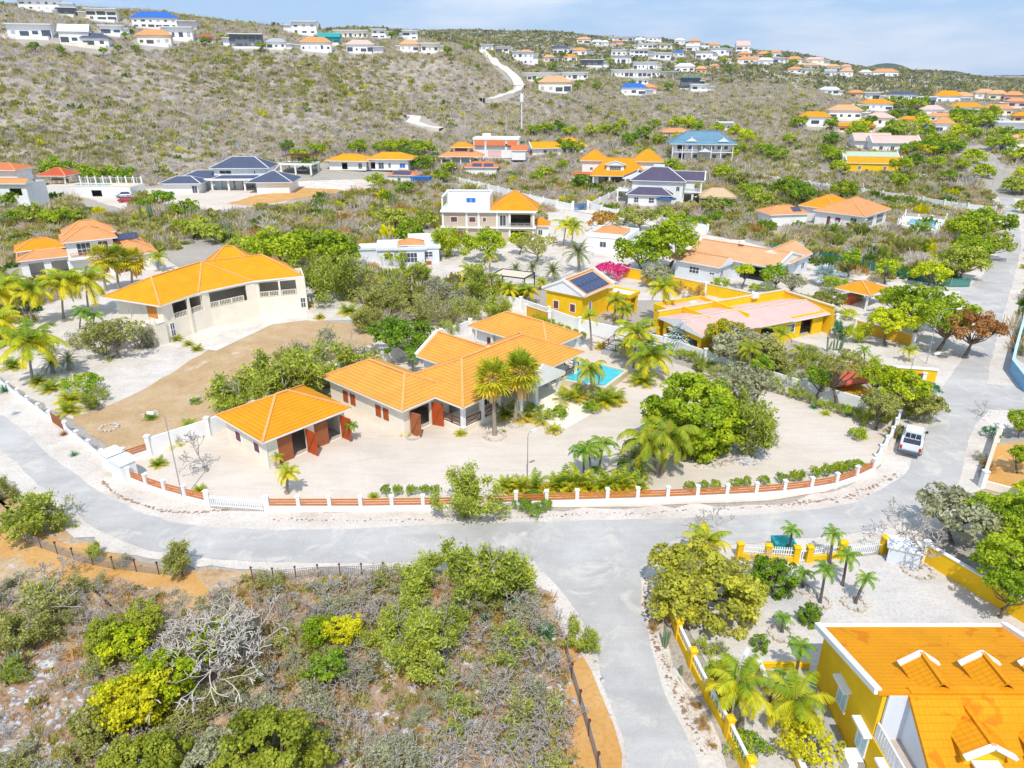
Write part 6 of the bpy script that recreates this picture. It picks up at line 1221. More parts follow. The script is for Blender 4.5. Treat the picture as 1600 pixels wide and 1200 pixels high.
# ------------------------------------------------------------------ vehicles
PAINTW = mat_plain('white_car_paint', (.78,.80,.82), .25, .04, 1, 0, .6); PAINTR = mat_plain('red_car_paint', (.60,.02,.03), .25, .05, 1, 0, .6); PAINTS = mat_plain('silver_car_paint', (.45,.50,.56), .3, .05, 1, .3, .6)
TYRE = mat_plain('tyre_rubber', (.03,.03,.03), .85, .2, 4); LIGHT_R = mat_plain('tail_light', (.45,.02,.02), .3, .05, 3)
def loft(m, secs, mi=0):
    "closed body from cross sections along x: (x, [(y, z)...])"
    R_ = [[(x, y, z) for y, z in s] for x, s in secs]; n = len(R_[0])
    for A, B in zip(R_, R_[1:]):
        for k in range(n): j = (k+1) % n; m.face([A[k], A[j], B[j], B[k]], mi)
    m.face(R_[0][::-1], mi); m.face(R_[-1], mi)
def car(x, y, z, ang, label, kind, paint):
    r = empty('pickup_truck' if kind == 'pickup' else 'parked_car', (x, y, z+.06), ang, label, 'pickup' if kind == 'pickup' else 'car'); m = MB(); w = .92
    sec = lambda zt, ww=w, zb=.35: [(-ww*.94, zb), (ww*.94, zb), (ww, zb+.25), (ww, zt-.12), (ww*.93, zt), (-ww*.93, zt), (-ww, zt-.12), (-ww, zb+.25)]
    if kind == 'pickup':
        loft(m, [(-2.6, sec(1.05, .88)), (-2.5, sec(1.1)), (-.95, sec(1.1)), (-.9, sec(1.1)), (1.35, sec(1.1)), (2.35, sec(1.0, .9)), (2.62, sec(.8, .8, .45))])
        cab = [(-.9, [(-.80, 1.08), (.80, 1.08), (.84, 1.12), (.66, 1.66), (-.66, 1.66), (-.84, 1.12)]), (-.55, [(-.84, 1.08), (.84, 1.08), (.86, 1.12), (.70, 1.80), (-.70, 1.80), (-.86, 1.12)]), (.7, [(-.84, 1.08), (.84, 1.08), (.86, 1.12), (.70, 1.78), (-.70, 1.78), (-.86, 1.12)]), (1.45, [(-.82, 1.06), (.82, 1.06), (.84, 1.08), (.80, 1.12), (-.80, 1.12), (-.84, 1.08)])]
        c = MB(); loft(c, cab); c.build('cab', paint, r)
        b = MB(); b.box(-2.42, -1.0, -.74, .74, 1.09, 1.115); b.build('cargo_bed', mat_plain('bed_liner', (.05,.06,.09), .8, .2, 3), r); b = MB()
        for yy in (-.86, .70): b.box(-2.55, -.95, yy, yy+.16, 1.08, 1.30)
        b.box(-2.66, -2.55, -.86, .86, .72, 1.32); b.build('tailgate_and_sides', paint, r)
        b = MB(); b.beam((-1.02, -.72, 1.1), (-.98, -.62, 1.85), .07, .07); b.beam((-1.02, .72, 1.1), (-.98, .62, 1.85), .07, .07); b.beam((-1, -.66, 1.86), (-1, .66, 1.86), .07, .07)
        for yy in (-.22, .22): b.beam((-1.01, yy, 1.1), (-.99, yy, 1.85), .05, .05)
        b.build('roll_bar', paint, r); g = MB(); g.box(-.945, -.90, -.62, .62, 1.2, 1.6); g.build('rear_window', GLASS, r)
        b = MB(); b.box(-2.85, -2.66, -.86, .86, .42, .62); b.build('bumper', mat_plain('dark_bumper', (.08,.10,.15), .5, .1, 3), r)
        wx = (1.65, -1.55); xr = -2.67
    else:
        loft(m, [(-2.05, sec(.85, .8, .4)), (-1.9, sec(.95)), (-1.0, sec(1.0)), (1.1, sec(.98)), (1.95, sec(.85, .88)), (2.1, sec(.7, .8, .45))])
        zt = 1.62 if kind == 'suv' else 1.42; rx = -1.85 if kind == 'suv' else -1.5
        c = MB(); loft(c, [(rx, [(-.78, .94), (.78, .94), (.66, zt-.25), (-.66, zt-.25)]), (rx+.35, [(-.80, .96), (.80, .96), (.64, zt), (-.64, zt)]), (.3, [(-.80, .98), (.80, .98), (.64, zt), (-.64, zt)]), (1.1, [(-.78, .96), (.78, .96), (.74, 1.0), (-.74, 1.0)])]); c.build('cabin', GLASS, r)
        c = MB(); c.box(rx+.3, .35, -.63, .63, zt-.01, zt+.05); c.build('car_roof', paint, r); wx = (1.3, -1.3); xr = -2.07
    m.build('body', paint, r)
    g = MB(); 
    if kind == 'pickup': g.face([(1.38, -.74, 1.16), (1.38, .74, 1.16), (.78, .66, 1.74), (.78, -.66, 1.74)]); g.build('windscreen', GLASS, r)
    for sx in wx:
        for sy in (-1, 1):
            t = MB(); t.tube([(0, -.12, 0), (0, .12, 0)], .36, 16); o = t.build('wheel', TYRE, r, (sx, sy*.86, .36)); t = MB(); t.tube([(0, sy*.121, 0), (0, sy*.135, 0)], .2, 10); t.build('rim', STEEL, o)
    for sy in (-1, 1):
        t = MB(); t.box(xr-.03, xr+.02, sy*.78-.1, sy*.78+.1, .75, 1.1); t.build('tail_light', LIGHT_R, r); t = MB(); t.box(1.0, 1.2, sy*1.02-.12, sy*1.02+.12, 1.08, 1.26); t.build('mirror', BLACKM, r)
    return r
x, y = P(1423, 697); car(x, y, 0, radians(58), 'white pickup with roll bar parked on the verge beside the right road', 'pickup', PAINTW)
x, y, z = G(198, 316); car(x, y, z, radians(-170), 'bright red car parked below the white pool terrace', 'hatch', PAINTR); x, y, z = G(194, 309); car(x, y, z, radians(-165), 'silver estate car parked behind the red one', 'suv', PAINTS)
x, y, z = G(471, 269); car(x, y, z, radians(170), 'pale car in the shade of the carport', 'suv', PAINTS); x, y, z = G(831, 241); car(x, y, z, radians(100), 'small red car beside the white house with coral tiled bands', 'hatch', PAINTR)
x, y, z = G(700, 381);
r = empty('waste_bin', (*P(1221, 863), 0), 0, 'green waste container behind the white railing of the gravel yard', 'bin'); m = MB(); m.box(-.7, .7, -.5, .5, .1, 1.0); m.build('bin_body', TEAL, r); m = MB(); m.box(-.75, .75, -.55, .55, 1.0, 1.12); m.build('bin_lid', TEAL, r)
# ------------------------------------------------------------------ far houses on the slopes
FW = {'w': WHITE, 'c': CREAM, 'g': mat_plain('dark_grey_plaster', (.16,.17,.19), .8, .1, 1), 't': TEAL, 'b': LBLUE, 'y': PEACHW, 'p': PINKW}
FR = {'w': FLATR, 'o': T_ORANGE, 's': T_SALMON, 'a': T_PEACH, 'b': mat_plain('bright_blue_roof', (.03,.14,.50), .6, .1, 1), 'd': T_SLATE, 'g': T_GREY, 'r': T_RED, 'p': T_PINK, 't': TEAL}
def far(u, v, wpx, hpx, wall_, roof, label, ang=None, dep=.55, kind='hip', fl=1, wn=4, extra=None):
    "u,v: foot centre in the photo; wpx, hpx: size in pixels"
    x, y, z = G(u, v); d = hypot(x, y); mp = d/F; W_ = wpx*mp*(.88 if u > 700 else .74); rr = random.Random(int(u*7+v)); Hh = max(2.6, hpx*mp*(1 if u > 700 else .82)); D_ = W_*dep; a = radians(ang if ang is not None else -degrees_(atan2(x, y))*.6)
    footrect(x, y, a, -W_/2-1, -3, W_+2, D_+4); foot(x-x/d*9, y-y/d*9, max(4, W_*.4))
    r = empty('far_house', (x, y, z+.1), a, label, 'house', 'houses on the far slopes'); mb = MB(); e = Hh*(.62 if kind != 'flat' else .9); e += .3; wn = max(2, wn-1)
    mb.box(-W_/2, W_/2, 0, D_, -3, e); 
    if extra: mb.box(-W_*.5-W_*extra, -W_*.5+.1, D_*.2, D_*.9, -3, e*.72)
    mb.build('wall', FW[wall_], r); m = MB()
    if kind == 'hip':
        o = .9; c = [(-W_/2-o, -o, e), (W_/2+o, -o, e), (W_/2+o, D_+o, e), (-W_/2-o, D_+o, e)]; hh = Hh*.42; A = (-W_/2+D_*.45, D_/2, e+hh); B = (W_/2-D_*.45, D_/2, e+hh); m.face([c[0], c[1], B, A]); m.face([c[1], c[2], B]); m.face([c[2], c[3], A, B]); m.face([c[3], c[0], A]); m.face(c[::-1])
    elif kind == 'flat':
        o = .7; m.box(-W_/2-o, W_/2+o, -1.6, D_+o, e, e+.45)
        if extra: m.box(-W_*.5-W_*extra-.4, -W_*.5-.75, D_*.2-.9, D_*.9+.4, e*.72, e*.72+.4)
    else:
        hh = Hh*.45; m.face([(-W_/2-.5, -.8, e), (W_/2+.5, -.8, e), (W_/2+.5, D_/2, e+hh), (-W_/2-.5, D_/2, e+hh)]); m.face([(W_/2+.5, D_+.8, e), (-W_/2-.5, D_+.8, e), (-W_/2-.5, D_/2, e+hh), (W_/2+.5, D_/2, e+hh)])
        for s in (-1, 1): f = [(s*W_/2, 0, e), (s*W_/2, D_, e), (s*W_/2, D_/2, e+hh*.95)]; m.face(f if s > 0 else f[::-1])
    m.build('roof', FR[roof], r)
    for f in range(fl):
        z0 = .3+(e-.3)*f/fl+.25*(e/fl)*.6; z1 = z0+(e/fl)*.42
        for i in range(wn):
            w2 = W_/wn; xc = -W_/2+w2*(i+.5); q = MB(); k = rr.choice((.16, .2, .28, .42)); lo = z0-(.25*(e/fl) if k > .3 else 0); q.box(xc-w2*k, xc+w2*k, -.08, .0, lo, z0+(z1-z0)*rr.uniform(.6, 1)); q.build('window', GLASS if k > .25 or rr.random() < .5 else T_GREY, r)  # widest, lower ones are dark panels that paint the shade of covered porches
    if not extra and wpx > 17 and rr.random() < .7:
        s = rr.choice((-1, 1)); xa = s*W_*.5; xb = xa+s*W_*rr.uniform(.18, .42); q = MB(); q.box(min(xa, xb), max(xa, xb), D_*.1, D_*.8, -3, e*.7); q.build('wall', FW[wall_ if rr.random() < .5 else 'w'], r); q = MB(); q.box(min(xa, xb)-.4, max(xa, xb)+.4, -D_*.1, D_*.9, e*.7, e*.7+.35); q.build('roof', FR['w'], r)
    if wpx > 22:
        q = MB(); q.box(-W_*.6, W_*.45, -4.2, 0, -3, .25); q.build('terrace', WHITE if rr.random() < .6 else CREAM, r)
    return r
def degrees_(a): return a*180/pi
for a in [
 (62,16,58,14,'w','w','dark glazed modern house on the skyline, nearest the top left corner',None,.4,'flat',2,6),
 (105,24,26,10,'g','w','small dark annexe on the skyline right of the glazed modern house',None,.6,'flat',1,2),
 (160,32,46,16,'c','w','cream two storey house on the upper slope left of the blue roofed block',None,.5,'flat',2,4),
 (243,44,72,22,'w','b','white three level block with bright blue roofs on the upper slope',None,.45,'hip',2,7),
 (48,58,62,17,'w','w','long white flat-roofed house at the left edge of the hilltop row',None,.4,'flat',1,5),
 (118,68,44,24,'w','w','white gabled villa with terrace in the hilltop row',None,.7,'gable',1,4),
 (150,72,40,16,'w','d','white house with dark roof joined to the gabled villa',None,.5,'hip',1,3),
 (175,54,34,12,'w','w','low white house behind the gabled villa',None,.5,'flat',1,3),
 (242,70,54,20,'c','s','cream house with coral hip roof and red veranda in the hilltop row',None,.5,'hip',1,5),
 (278,62,50,18,'w','w','white flat-roofed house right of the coral roofed one',None,.4,'flat',1,5),
 (323,65,20,9,'p','r','small red roofed hut on the hilltop',None,.7,'hip',1,2),
 (385,74,56,20,'g','w','dark modern house with white roof edge in the hilltop row',None,.45,'flat',2,6),
 (432,76,34,14,'w','g','low grey roofed house right of the dark modern one',None,.5,'hip',1,4),
 (476,54,44,20,'w','w','white stepped modern house high on the ridge',None,.5,'flat',2,4,.35),
 (494,80,56,20,'w','s','white house with low salmon hip roof at the slope edge',None,.5,'hip',1,6),
 (515,68,38,14,'t','t','teal green roofed house behind the slope edge row',None,.5,'gable',1,4),
 (563,82,50,18,'w','p','white bungalow with pink hip roof above the orange earth bank',None,.5,'hip',1,5),
 (548,60,62,12,'c','w','long cream unfinished building below the ridge',None,.3,'flat',1,8),
 (592,60,26,14,'w','w','white two storey cube at the end of the long cream building',None,.7,'flat',2,3),
 (641,62,28,14,'w','w','white house with dark base on the ridge end',None,.6,'flat',2,3),
 (640,80,36,16,'c','a','cream house with peach roof near the right end of the slope row',None,.6,'hip',1,4),
 (672,82,34,14,'c','w','cream flat-roofed house at the right end of the slope row',None,.6,'flat',1,4),
 (761,79,20,8,'w','w','small white house at the top of the hill road',None,.5,'flat',1,3),
 (785,82,22,7,'w','w','low white house right of the top of the hill road',None,.5,'flat',1,3),
 (817,101,34,18,'w','w','white two storey block right of the hill road',None,.5,'flat',2,5),
 (822,89,22,9,'c','s','cream house with salmon roof behind the two storey block',None,.6,'hip',1,3),
 (846,125,62,9,'w','w','long low white terrace of houses beside the hill road',None,.25,'flat',1,9),
 (898,124,42,9,'w','w','low white terrace right of the cream roofed villa',None,.3,'flat',1,6),
 (867,144,54,20,'c','a','cream villa with pale peach hip roof below the long white terrace',None,.6,'hip',1,5),
 (858,96,18,8,'c','a','tiny cream house behind the white block',None,.6,'hip',1,2),
 (876,83,26,9,'w','d','white house with dark roof on the far slope above the villa',None,.5,'hip',1,4),
 (905,86,24,9,'c','s','small house with bright coral roof on the far slope',None,.6,'hip',1,3),
 (890,95,24,8,'w','o','white house with orange roof on the far slope, right of the white block',None,.6,'hip',1,3),
 (912,67,22,7,'c','a','pale house high on the far ridge, left end of the ridge village',None,.5,'hip',1,3),
 (933,70,18,6,'w','w','tiny white house high on the ridge beside the pale one',None,.5,'hip',1,3),
 (945,71,12,6,'w','w','tiny white hut next to it on the high ridge',None,.6,'hip',1,2),
 (967,87,24,8,'w','w','white flat house in the middle of the far slope, left of its two storey neighbour',None,.5,'flat',1,4),
 (998,89,28,10,'w','w','white two storey house with many windows on the far slope',None,.5,'flat',2,5),
 (970,100,32,11,'w','g','white house with grey roof below the many-windowed one',None,.5,'flat',1,5),
 (1008,108,38,9,'w','w','long white colonnaded house on the far slope',None,.3,'flat',1,7),
 (925,103,36,8,'g','w','grey low house left of centre on the far slope',None,.4,'flat',1,4),
 (993,120,78,9,'w','w','very long low white building across the far slope',None,.2,'flat',1,12),
 (990,148,40,14,'w','b','white house with deep blue roof at the foot of the far slope',None,.5,'hip',1,4),
 (1012,145,28,10,'p','s','pink roofed house joined to the blue roofed one',None,.6,'hip',1,3),
 (1000,132,26,8,'w','w','low white house right of the long building',None,.5,'flat',1,4),
 (1078,139,30,15,'g','t','blue-grey boxy house at the foot of the far slope',None,.5,'flat',2,3),
 (1092,142,26,8,'w','w','white low wing right of the blue-grey boxy house',None,.5,'flat',1,3),
 (1070,112,30,10,'w','w','white house with arched front on the far slope',None,.5,'hip',1,4),
 (1035,92,26,8,'w','w','white house on the far slope between the windowed house and the blue roof',None,.5,'flat',1,4),
 (1060,88,16,7,'w','b','tiny blue roofed house on the far slope',None,.6,'hip',1,2),
 (962,64,22,5,'w','w','white house at the crest of the far ridge left of the mast',None,.4,'flat',1,4),
 (985,63,22,5,'w','w','low white house at the crest just left of centre of the village',None,.4,'flat',1,4),
 (1000,67,18,6,'w','w','small white house below the crest left of the mast',None,.5,'hip',1,3),
 (1020,64,26,5,'w','w','long white house on the crest',None,.3,'flat',1,5),
 (965,69,16,5,'p','s','tiny salmon roofed house below the crest',None,.6,'hip',1,2),
 (1012,75,30,6,'w','w','pair of joined white houses below the crest',None,.3,'flat',1,5),
 (1040,76,20,6,'c','w','cream house below the crest left of the mast',None,.5,'flat',1,3),
 (1062,69,16,7,'w','w','white house just left of the mast',None,.6,'hip',1,2),
 (1085,70,18,7,'p','s','salmon roofed house just right of the mast',None,.6,'hip',1,3),
 (1082,79,20,8,'w','w','white gabled house below the mast',None,.6,'gable',1,3),
 (1100,76,16,7,'w','w','white cube right of the mast',None,.6,'flat',2,2),
 (1115,76,18,7,'c','s','cream house with coral roof right of the white cube',None,.6,'hip',1,3),
 (1100,92,26,10,'w','w','white stepped house below the cube',None,.5,'flat',1,4),
 (1122,86,24,9,'w','w','white house beside the stepped one on the far slope',None,.5,'flat',1,3),
 (1135,85,16,7,'c','w','small cream house left of the church-like white building',None,.5,'flat',1,2),
 (1160,83,20,14,'w','p','white building with a tall pink front like a church on the far slope',None,.7,'gable',2,2),
 (1162,90,18,7,'y','s','orange brown house below the church-like building',None,.6,'hip',1,3),
 (1193,91,18,8,'p','s','coral roofed house on the far slope, right of the church-like building',None,.6,'hip',1,3),
 (1170,99,34,8,'c','s','long coral roofed house on the far slope',None,.4,'hip',1,5),
 (1196,101,22,8,'w','w','white house right of the long coral roof',None,.5,'hip',1,3),
 (1135,99,14,6,'w','a','small house left of the long coral roof',None,.6,'hip',1,2),
 (1095,115,16,9,'y','a','peach house among the palms on the far slope',None,.6,'hip',1,2),
 (1116,108,14,6,'c','s','small coral roofed house among the palms',None,.6,'hip',1,2),
 (1212,88,16,7,'w','s','white house with coral roof at the ridge end',None,.6,'hip',1,2),
 (1216,98,20,6,'w','w','low white house below the ridge end',None,.5,'flat',1,3),
 (1241,99,22,8,'c','s','coral hip roof on the right slope, left of two',None,.6,'hip',1,3),
 (1273,99,26,7,'c','p','pink hip roof on the right slope, right of two',None,.5,'hip',1,3),
 (1267,108,20,7,'c','a','peach roofed house on the right slope',None,.6,'hip',1,3),
 (1301,110,20,7,'c','a','pale cream house on the right slope',None,.6,'hip',1,3),
 (1322,109,14,6,'w','a','small pale roofed house on the right slope',None,.6,'hip',1,2),
 (1243,114,22,7,'w','s','coral roofed house low on the right slope',None,.6,'hip',1,3),
 (1260,116,18,7,'w','w','white house low on the right slope beside the coral one',None,.6,'flat',1,3),
 (1297,118,16,7,'w','g','white gabled hut low on the right slope',None,.6,'gable',1,2),
 (1322,119,18,9,'w','a','white house with peach roof near the right slope foot',None,.6,'hip',1,3),
 (1352,119,16,7,'w','w','white cottage left of the big coral roofed house',None,.6,'hip',1,2),
 (1383,120,34,9,'w','s','larger white house with coral roof at the foot of the right slope',None,.5,'hip',1,5),
 (1296,147,26,8,'w','w','lone white low house in the grey scrub of the right plain',None,.4,'hip',1,4),
 (1337,152,20,8,'y','s','small orange roofed house on the right plain',None,.6,'hip',1,3),
 (1362,155,22,8,'w','w','white roofs left of the navy roofed house',None,.5,'flat',1,3),
 (1410,156,40,9,'w','d','white house with navy roof on the right plain',None,.4,'hip',1,5),
 (1480,162,32,14,'w','o','white house with strong orange roof in the right plain',None,.5,'hip',1,4),
 (1448,165,22,10,'b','w','pale blue house left of the strong orange roof',None,.6,'flat',1,3),
 (1503,159,24,10,'w','a','white house with peach roof touching the strong orange roof',None,.6,'hip',1,3),
 (1538,154,24,10,'c','a','peach roof near the upper right, left of two',None,.6,'hip',1,3),
 (1558,156,22,10,'c','a','pale peach roof near the upper right, middle one',None,.6,'hip',1,3),
 (1583,158,22,10,'p','s','salmon roof at the upper right edge',None,.6,'hip',1,3),
 (1588,168,24,10,'p','s','red-brown roofed house at the right edge of the plain',None,.6,'hip',1,3),
 (1370,172,42,12,'w','o','white house with broad orange roof in the trees of the right plain',None,.5,'hip',1,5),
 (1510,177,38,11,'w','o','white house with bright orange hip roof behind dark trees, right plain',None,.5,'hip',1,5),
 (1558,180,36,11,'c','s','coral roofed villa right of the bright orange hip roof',None,.5,'hip',1,5),
 (1456,182,28,12,'w','p','white house with pink hip roof and dark windows, right plain',None,.6,'hip',1,4),
 (1470,190,32,9,'w','s','long coral roofed wing below the pink hip roof',None,.4,'hip',1,4),
 (1320,186,46,16,'w','a','white villa with wide peach roof left of the yellow flowering tree',None,.6,'hip',1,5),
 (1273,195,42,15,'w','o','white two part house with one orange roof at the scrub edge',None,.5,'hip',1,4,.25),
 (1374,196,36,14,'c','p','house with dusty pink cone roof amid the gardens',None,.7,'hip',1,4),
 (1322,206,24,10,'y','o','orange and yellow roofed house under the flowering tree, left part',None,.6,'hip',1,3),
 (1352,206,26,11,'y','o','orange and yellow roofed house under the flowering tree, right part',None,.6,'hip',1,3),
 (1473,207,24,16,'w','s','small white house with orange pyramid roof near the pale blue one',None,.8,'hip',1,2),
 (1451,201,18,9,'b','g','small pale blue house left of the orange pyramid roof',None,.6,'gable',1,2),
 (1580,213,38,16,'w','w','bright white box house at the right edge',None,.5,'flat',1,3),
 (1560,202,28,12,'w','g','grey-white roofed house left of the bright white box',None,.6,'hip',1,3),
 (1597,191,22,10,'y','o','orange roofed house cut by the right edge',None,.7,'hip',1,2),
 (1595,232,34,14,'c','a','peach roofed house at the right edge beside the road',None,.7,'hip',1,3),
 (1421,195,24,9,'y','o','small orange roof hidden in the garden trees, centre of the right plain',None,.6,'hip',1,2),
 (1133,203,20,9,'w','w','little white house with yellow plants right of the blue sheet roof',None,.6,'flat',1,3)]:
    far(*a)
r = empty('radio_mast', G(1068, 64), 0, 'thin lattice radio mast on the far ridge village', 'mast'); m = MB()
for a in range(3): m.tube([(cos(a*2.1)*1.2, sin(a*2.1)*1.2, 0), (cos(a*2.1)*.3, sin(a*2.1)*.3, 28)], .35, 4)
for k in range(7): m.box(-.9+.1*k, .9-.1*k, -.9+.1*k, .9-.1*k, 3+k*3.6, 3.3+k*3.6)
m.build('mast_frame', STEEL, r)
# ------------------------------------------------------------------ scrub that nobody could count (stuff)
def inside(u, v, poly):
    u = np.asarray(u); v = np.asarray(v); c = np.zeros(u.shape, bool); n = len(poly)
    for i in range(n):
        (x1, y1), (x2, y2) = poly[i], poly[i-1]
        if y1 == y2: continue
        k = ((y1 > v) != (y2 > v)) & (u < (x2-x1)*(v-y1)/(y2-y1)+x1); c ^= k
    return c
CLEAR = [VERGE, ROAD, [(100,655),(200,730),(350,660),(600,560),(640,515),(540,495),(430,490),(300,540)], [(742,76),(766,84),(800,112),(822,138),(815,152),(750,168),(748,158),(800,146),(804,140),(780,114),(758,94)], [(622,180),(655,180),(700,202),(692,212),(650,200),(628,192)], [(1512,228),(1545,228),(1580,275),(1600,320),(1560,320),(1530,270)],
 [(0,592),(60,480),(160,430),(250,400),(330,370),(480,430),(560,480),(600,510),(560,520),(500,515),(430,520),(350,560),(345,640),(420,640),(520,600),(640,560),(740,490),(820,470),(900,490),(980,430),(1060,365),(1110,370),(1230,400),(1500,480),(1480,620),(1400,760),(1000,800),(300,800)],
 [(560,400),(690,395),(690,380),(840,375),(850,330),(1000,345),(1110,368),(1090,480),(980,520),(880,500),(760,440),(620,430)],
 [(230,318),(330,335),(440,325),(560,300),(640,275),(640,262),(480,255),(330,290),(220,290)], [(120,300),(205,300),(205,335),(130,330)],
 [(1040,890),(1100,1050),(1240,1400),(1900,1400),(1900,1090),(1470,870),(1200,870)],
 [(690,290),(1250,420),(1250,395),(900,325),(690,282)], [(1395,345),(1470,358),(1480,340),(1410,333)], [(920,322),(980,300),(985,322),(940,330)]]
SC_MAT = mat_attr('scrub_leaf', .42)
PAL = {'grey': ((0.601,0.512,0.444), (0.811,0.712,0.595)), 'tan': ((0.673,0.531,0.323), (0.82,0.702,0.433)), 'olive': ((0.353,0.339,0.0766), (0.569,0.531,0.14)), 'green': ((0.133,0.229,0.023), (0.334,0.455,0.0277)), 'yel': ((0.657,0.565,0), (0.82,0.774,0)), 'slate': ((0.473,0.454,0.47), (0.624,0.582,0.569)), 'rust': ((0.603,0.279,0.0658), (0.757,0.411,0.109)), 'far': ((0.15,0.178,0.0829),(0.302,0.308,0.153))}
def scatter(name, u0, u1, v0, v1, n, mix, size, faces, leaf, rng, clear=True, hfac=.75, cells=None, only=None, avoid=None):
    "shrubs over the part of the terrain seen in a window of the photo, denser where it looks denser; one mesh"
    us = rng.uniform(u0, u1, n*3); vs = rng.uniform(v0, v1, n*3)
    # sample evenly over the ground: draw in (azimuth, distance) and keep what falls in the window
    pts = []
    a0 = atan2(*ray(u0, v1)[:2])-.03; a1 = atan2(*ray(u1, v1)[:2])+.03
    d0, d1 = cells
    D = np.sqrt(rng.uniform(d0*d0, d1*d1, n)); A = rng.uniform(a0, a1, n); X = D*np.sin(A); Y = D*np.cos(A); Z = hz(X, Y)
    U, V = pix(X, Y, Z); k = (U > u0) & (U < u1) & (V > v0) & (V < v1)
    if only is not None: k &= inside(U, V, only)
    if clear:
        for c in CLEAR: k &= ~inside(U, V, c)
    for c in (avoid or []): k &= ~inside(U, V, c)
    for a, b, r in FOOT: k &= (X-a)**2+(Y-b)**2 > (r+size*.6)**2
    # uneven: thin out by a slow wave
    w = np.sin(X*.06+2*np.sin(Y*.021))*np.sin(Y*.055+1.7*np.sin(X*.03)); k &= rng.random(n) < .80+.3*w
    X, Y, Z, W_ = X[k], Y[k], Z[k], w[k]; m = len(X)
    sz = size*rng.lognormal(0, .32, m); names = list(mix); pr = np.array([mix[q] for q in names], float)
    pr = pr/pr.sum(); ix = rng.choice(len(names), m, p=pr)
    # greener in bands
    g = np.sin(X*.021+1.1*np.sin(Y*.017+.6))*np.sin(Y*.026+.9); gi = [i for i, q in enumerate(names) if q in ('olive', 'green')]
    if gi: sw = (rng.random(m) < np.clip(g*.3, 0, .22)); ix[sw] = gi[0]
    c0 = np.array([PAL[q][0] for q in names])[ix]; c1 = np.array([PAL[q][1] for q in names])[ix]; t = rng.random((m, 1)); col = c0*(1-t)+c1*t
    nf = faces; q = unit(rng.normal(0, 1, (m, nf, 3))); q[..., 2] = np.abs(q[..., 2])
    twiggy = np.isin(ix, [i for i, s in enumerate(names) if s in ('grey', 'tan', 'slate', 'rust')])
    rad = rng.uniform(.35, 1, (m, nf, 1))**.6; Cn = q*rad*sz[:, None, None]*np.array([1, 1, hfac])
    Cn = Cn+np.stack([X, Y, Z], 1)[:, None]
    # leaf faces: broad for leafy shrubs, long thin slivers pointing out for twiggy ones
    d = unit(q+rng.normal(0, .35, q.shape)+np.array([0, 0, .5])); s = unit(np.cross(d, rng.normal(0, 1, q.shape)))
    ln = sz[:, None, None]*np.where(twiggy[:, None, None], leaf*1.5, leaf)*rng.uniform(.6, 1.3, (m, nf, 1)); wd = np.where(twiggy[:, None, None], ln*.13, ln*.75)
    Vv = np.stack([Cn-d*ln/2-s*wd/2, Cn-d*ln/2+s*wd/2, Cn+d*ln/2+s*wd*.3, Cn+d*ln/2-s*wd*.3], 2).reshape(-1, 3)
    cc = np.repeat(col, nf, 0)*rng.uniform(.82, 1.12, (m*nf, 1)); cc = np.repeat(np.concatenate([cc, np.ones((m*nf, 1))], 1), 4, 0)
    me = npmesh(name, Vv, np.arange(len(Vv)).reshape(-1, 4), SC_MAT, {'col': cc}); o = obj(name, me)
    return tag(o, kind='stuff')
rg = np.random.default_rng(5)
GREYMIX = {'grey': 6.5, 'tan': 2.2, 'olive': 1.3, 'slate': 1.0, 'green': .35, 'yel': .2}
MIDMIX = {'grey': 2.8, 'tan': 2.2, 'olive': 2.4, 'green': .9, 'yel': .35, 'rust': .25}
def lab(o, t, c='scrub'): o['label'] = t; o['category'] = c
lab(scatter('hillside_scrub', -200, 1800, 0, 300, 170000, GREYMIX, 1.18, 24, .52, rg, cells=(240, 640)), 'grey leafless scrub covering the slope below the hilltop houses')
lab(scatter('ridge_scrub', -200, 1800, 30, 190, 110000, {'far': 4, 'grey': 1.6, 'olive': 1.5, 'tan': .6}, 2.0, 10, .62, rg, cells=(600, 1500)), 'green grey scrub over the far ridge')
lab(scatter('valley_scrub', -150, 1750, 225, 560, 15000, MIDMIX, 1.45, 100, .32, rg, cells=(95, 258)), 'mixed grey and olive scrub filling the empty lots between the houses')
LOTP = [(-60,880),(60,895),(130,912),(230,922),(330,930),(380,905),(600,905),(650,895),(850,915),(880,1010),(890,1100),(910,1200),(930,1260),(-60,1260)]
lab(scatter('dry_grass', -60, 960, 880, 1260, 8000, {'tan': 5, 'grey': 2.5, 'rust': 2.2, 'olive': .6, 'yel': .2}, .33, 30, .5, rg, cells=(22, 48), only=LOTP, clear=False, hfac=.5), 'dry grass and fallen twigs covering the lower left scrub lot', 'dry grass')
lab(scatter('dry_grass', 980, 1120, 890, 1260, 1800, {'tan': 4, 'grey': 2, 'rust': 2}, .2, 16, .5, rg, cells=(22, 48), only=[(1018,900),(1040,905),(1048,990),(1130,1180),(1110,1180),(1060,1090),(1025,1010)], clear=False, hfac=.4), 'sparse dry weeds on the verge outside the yellow balustrade', 'dry grass')
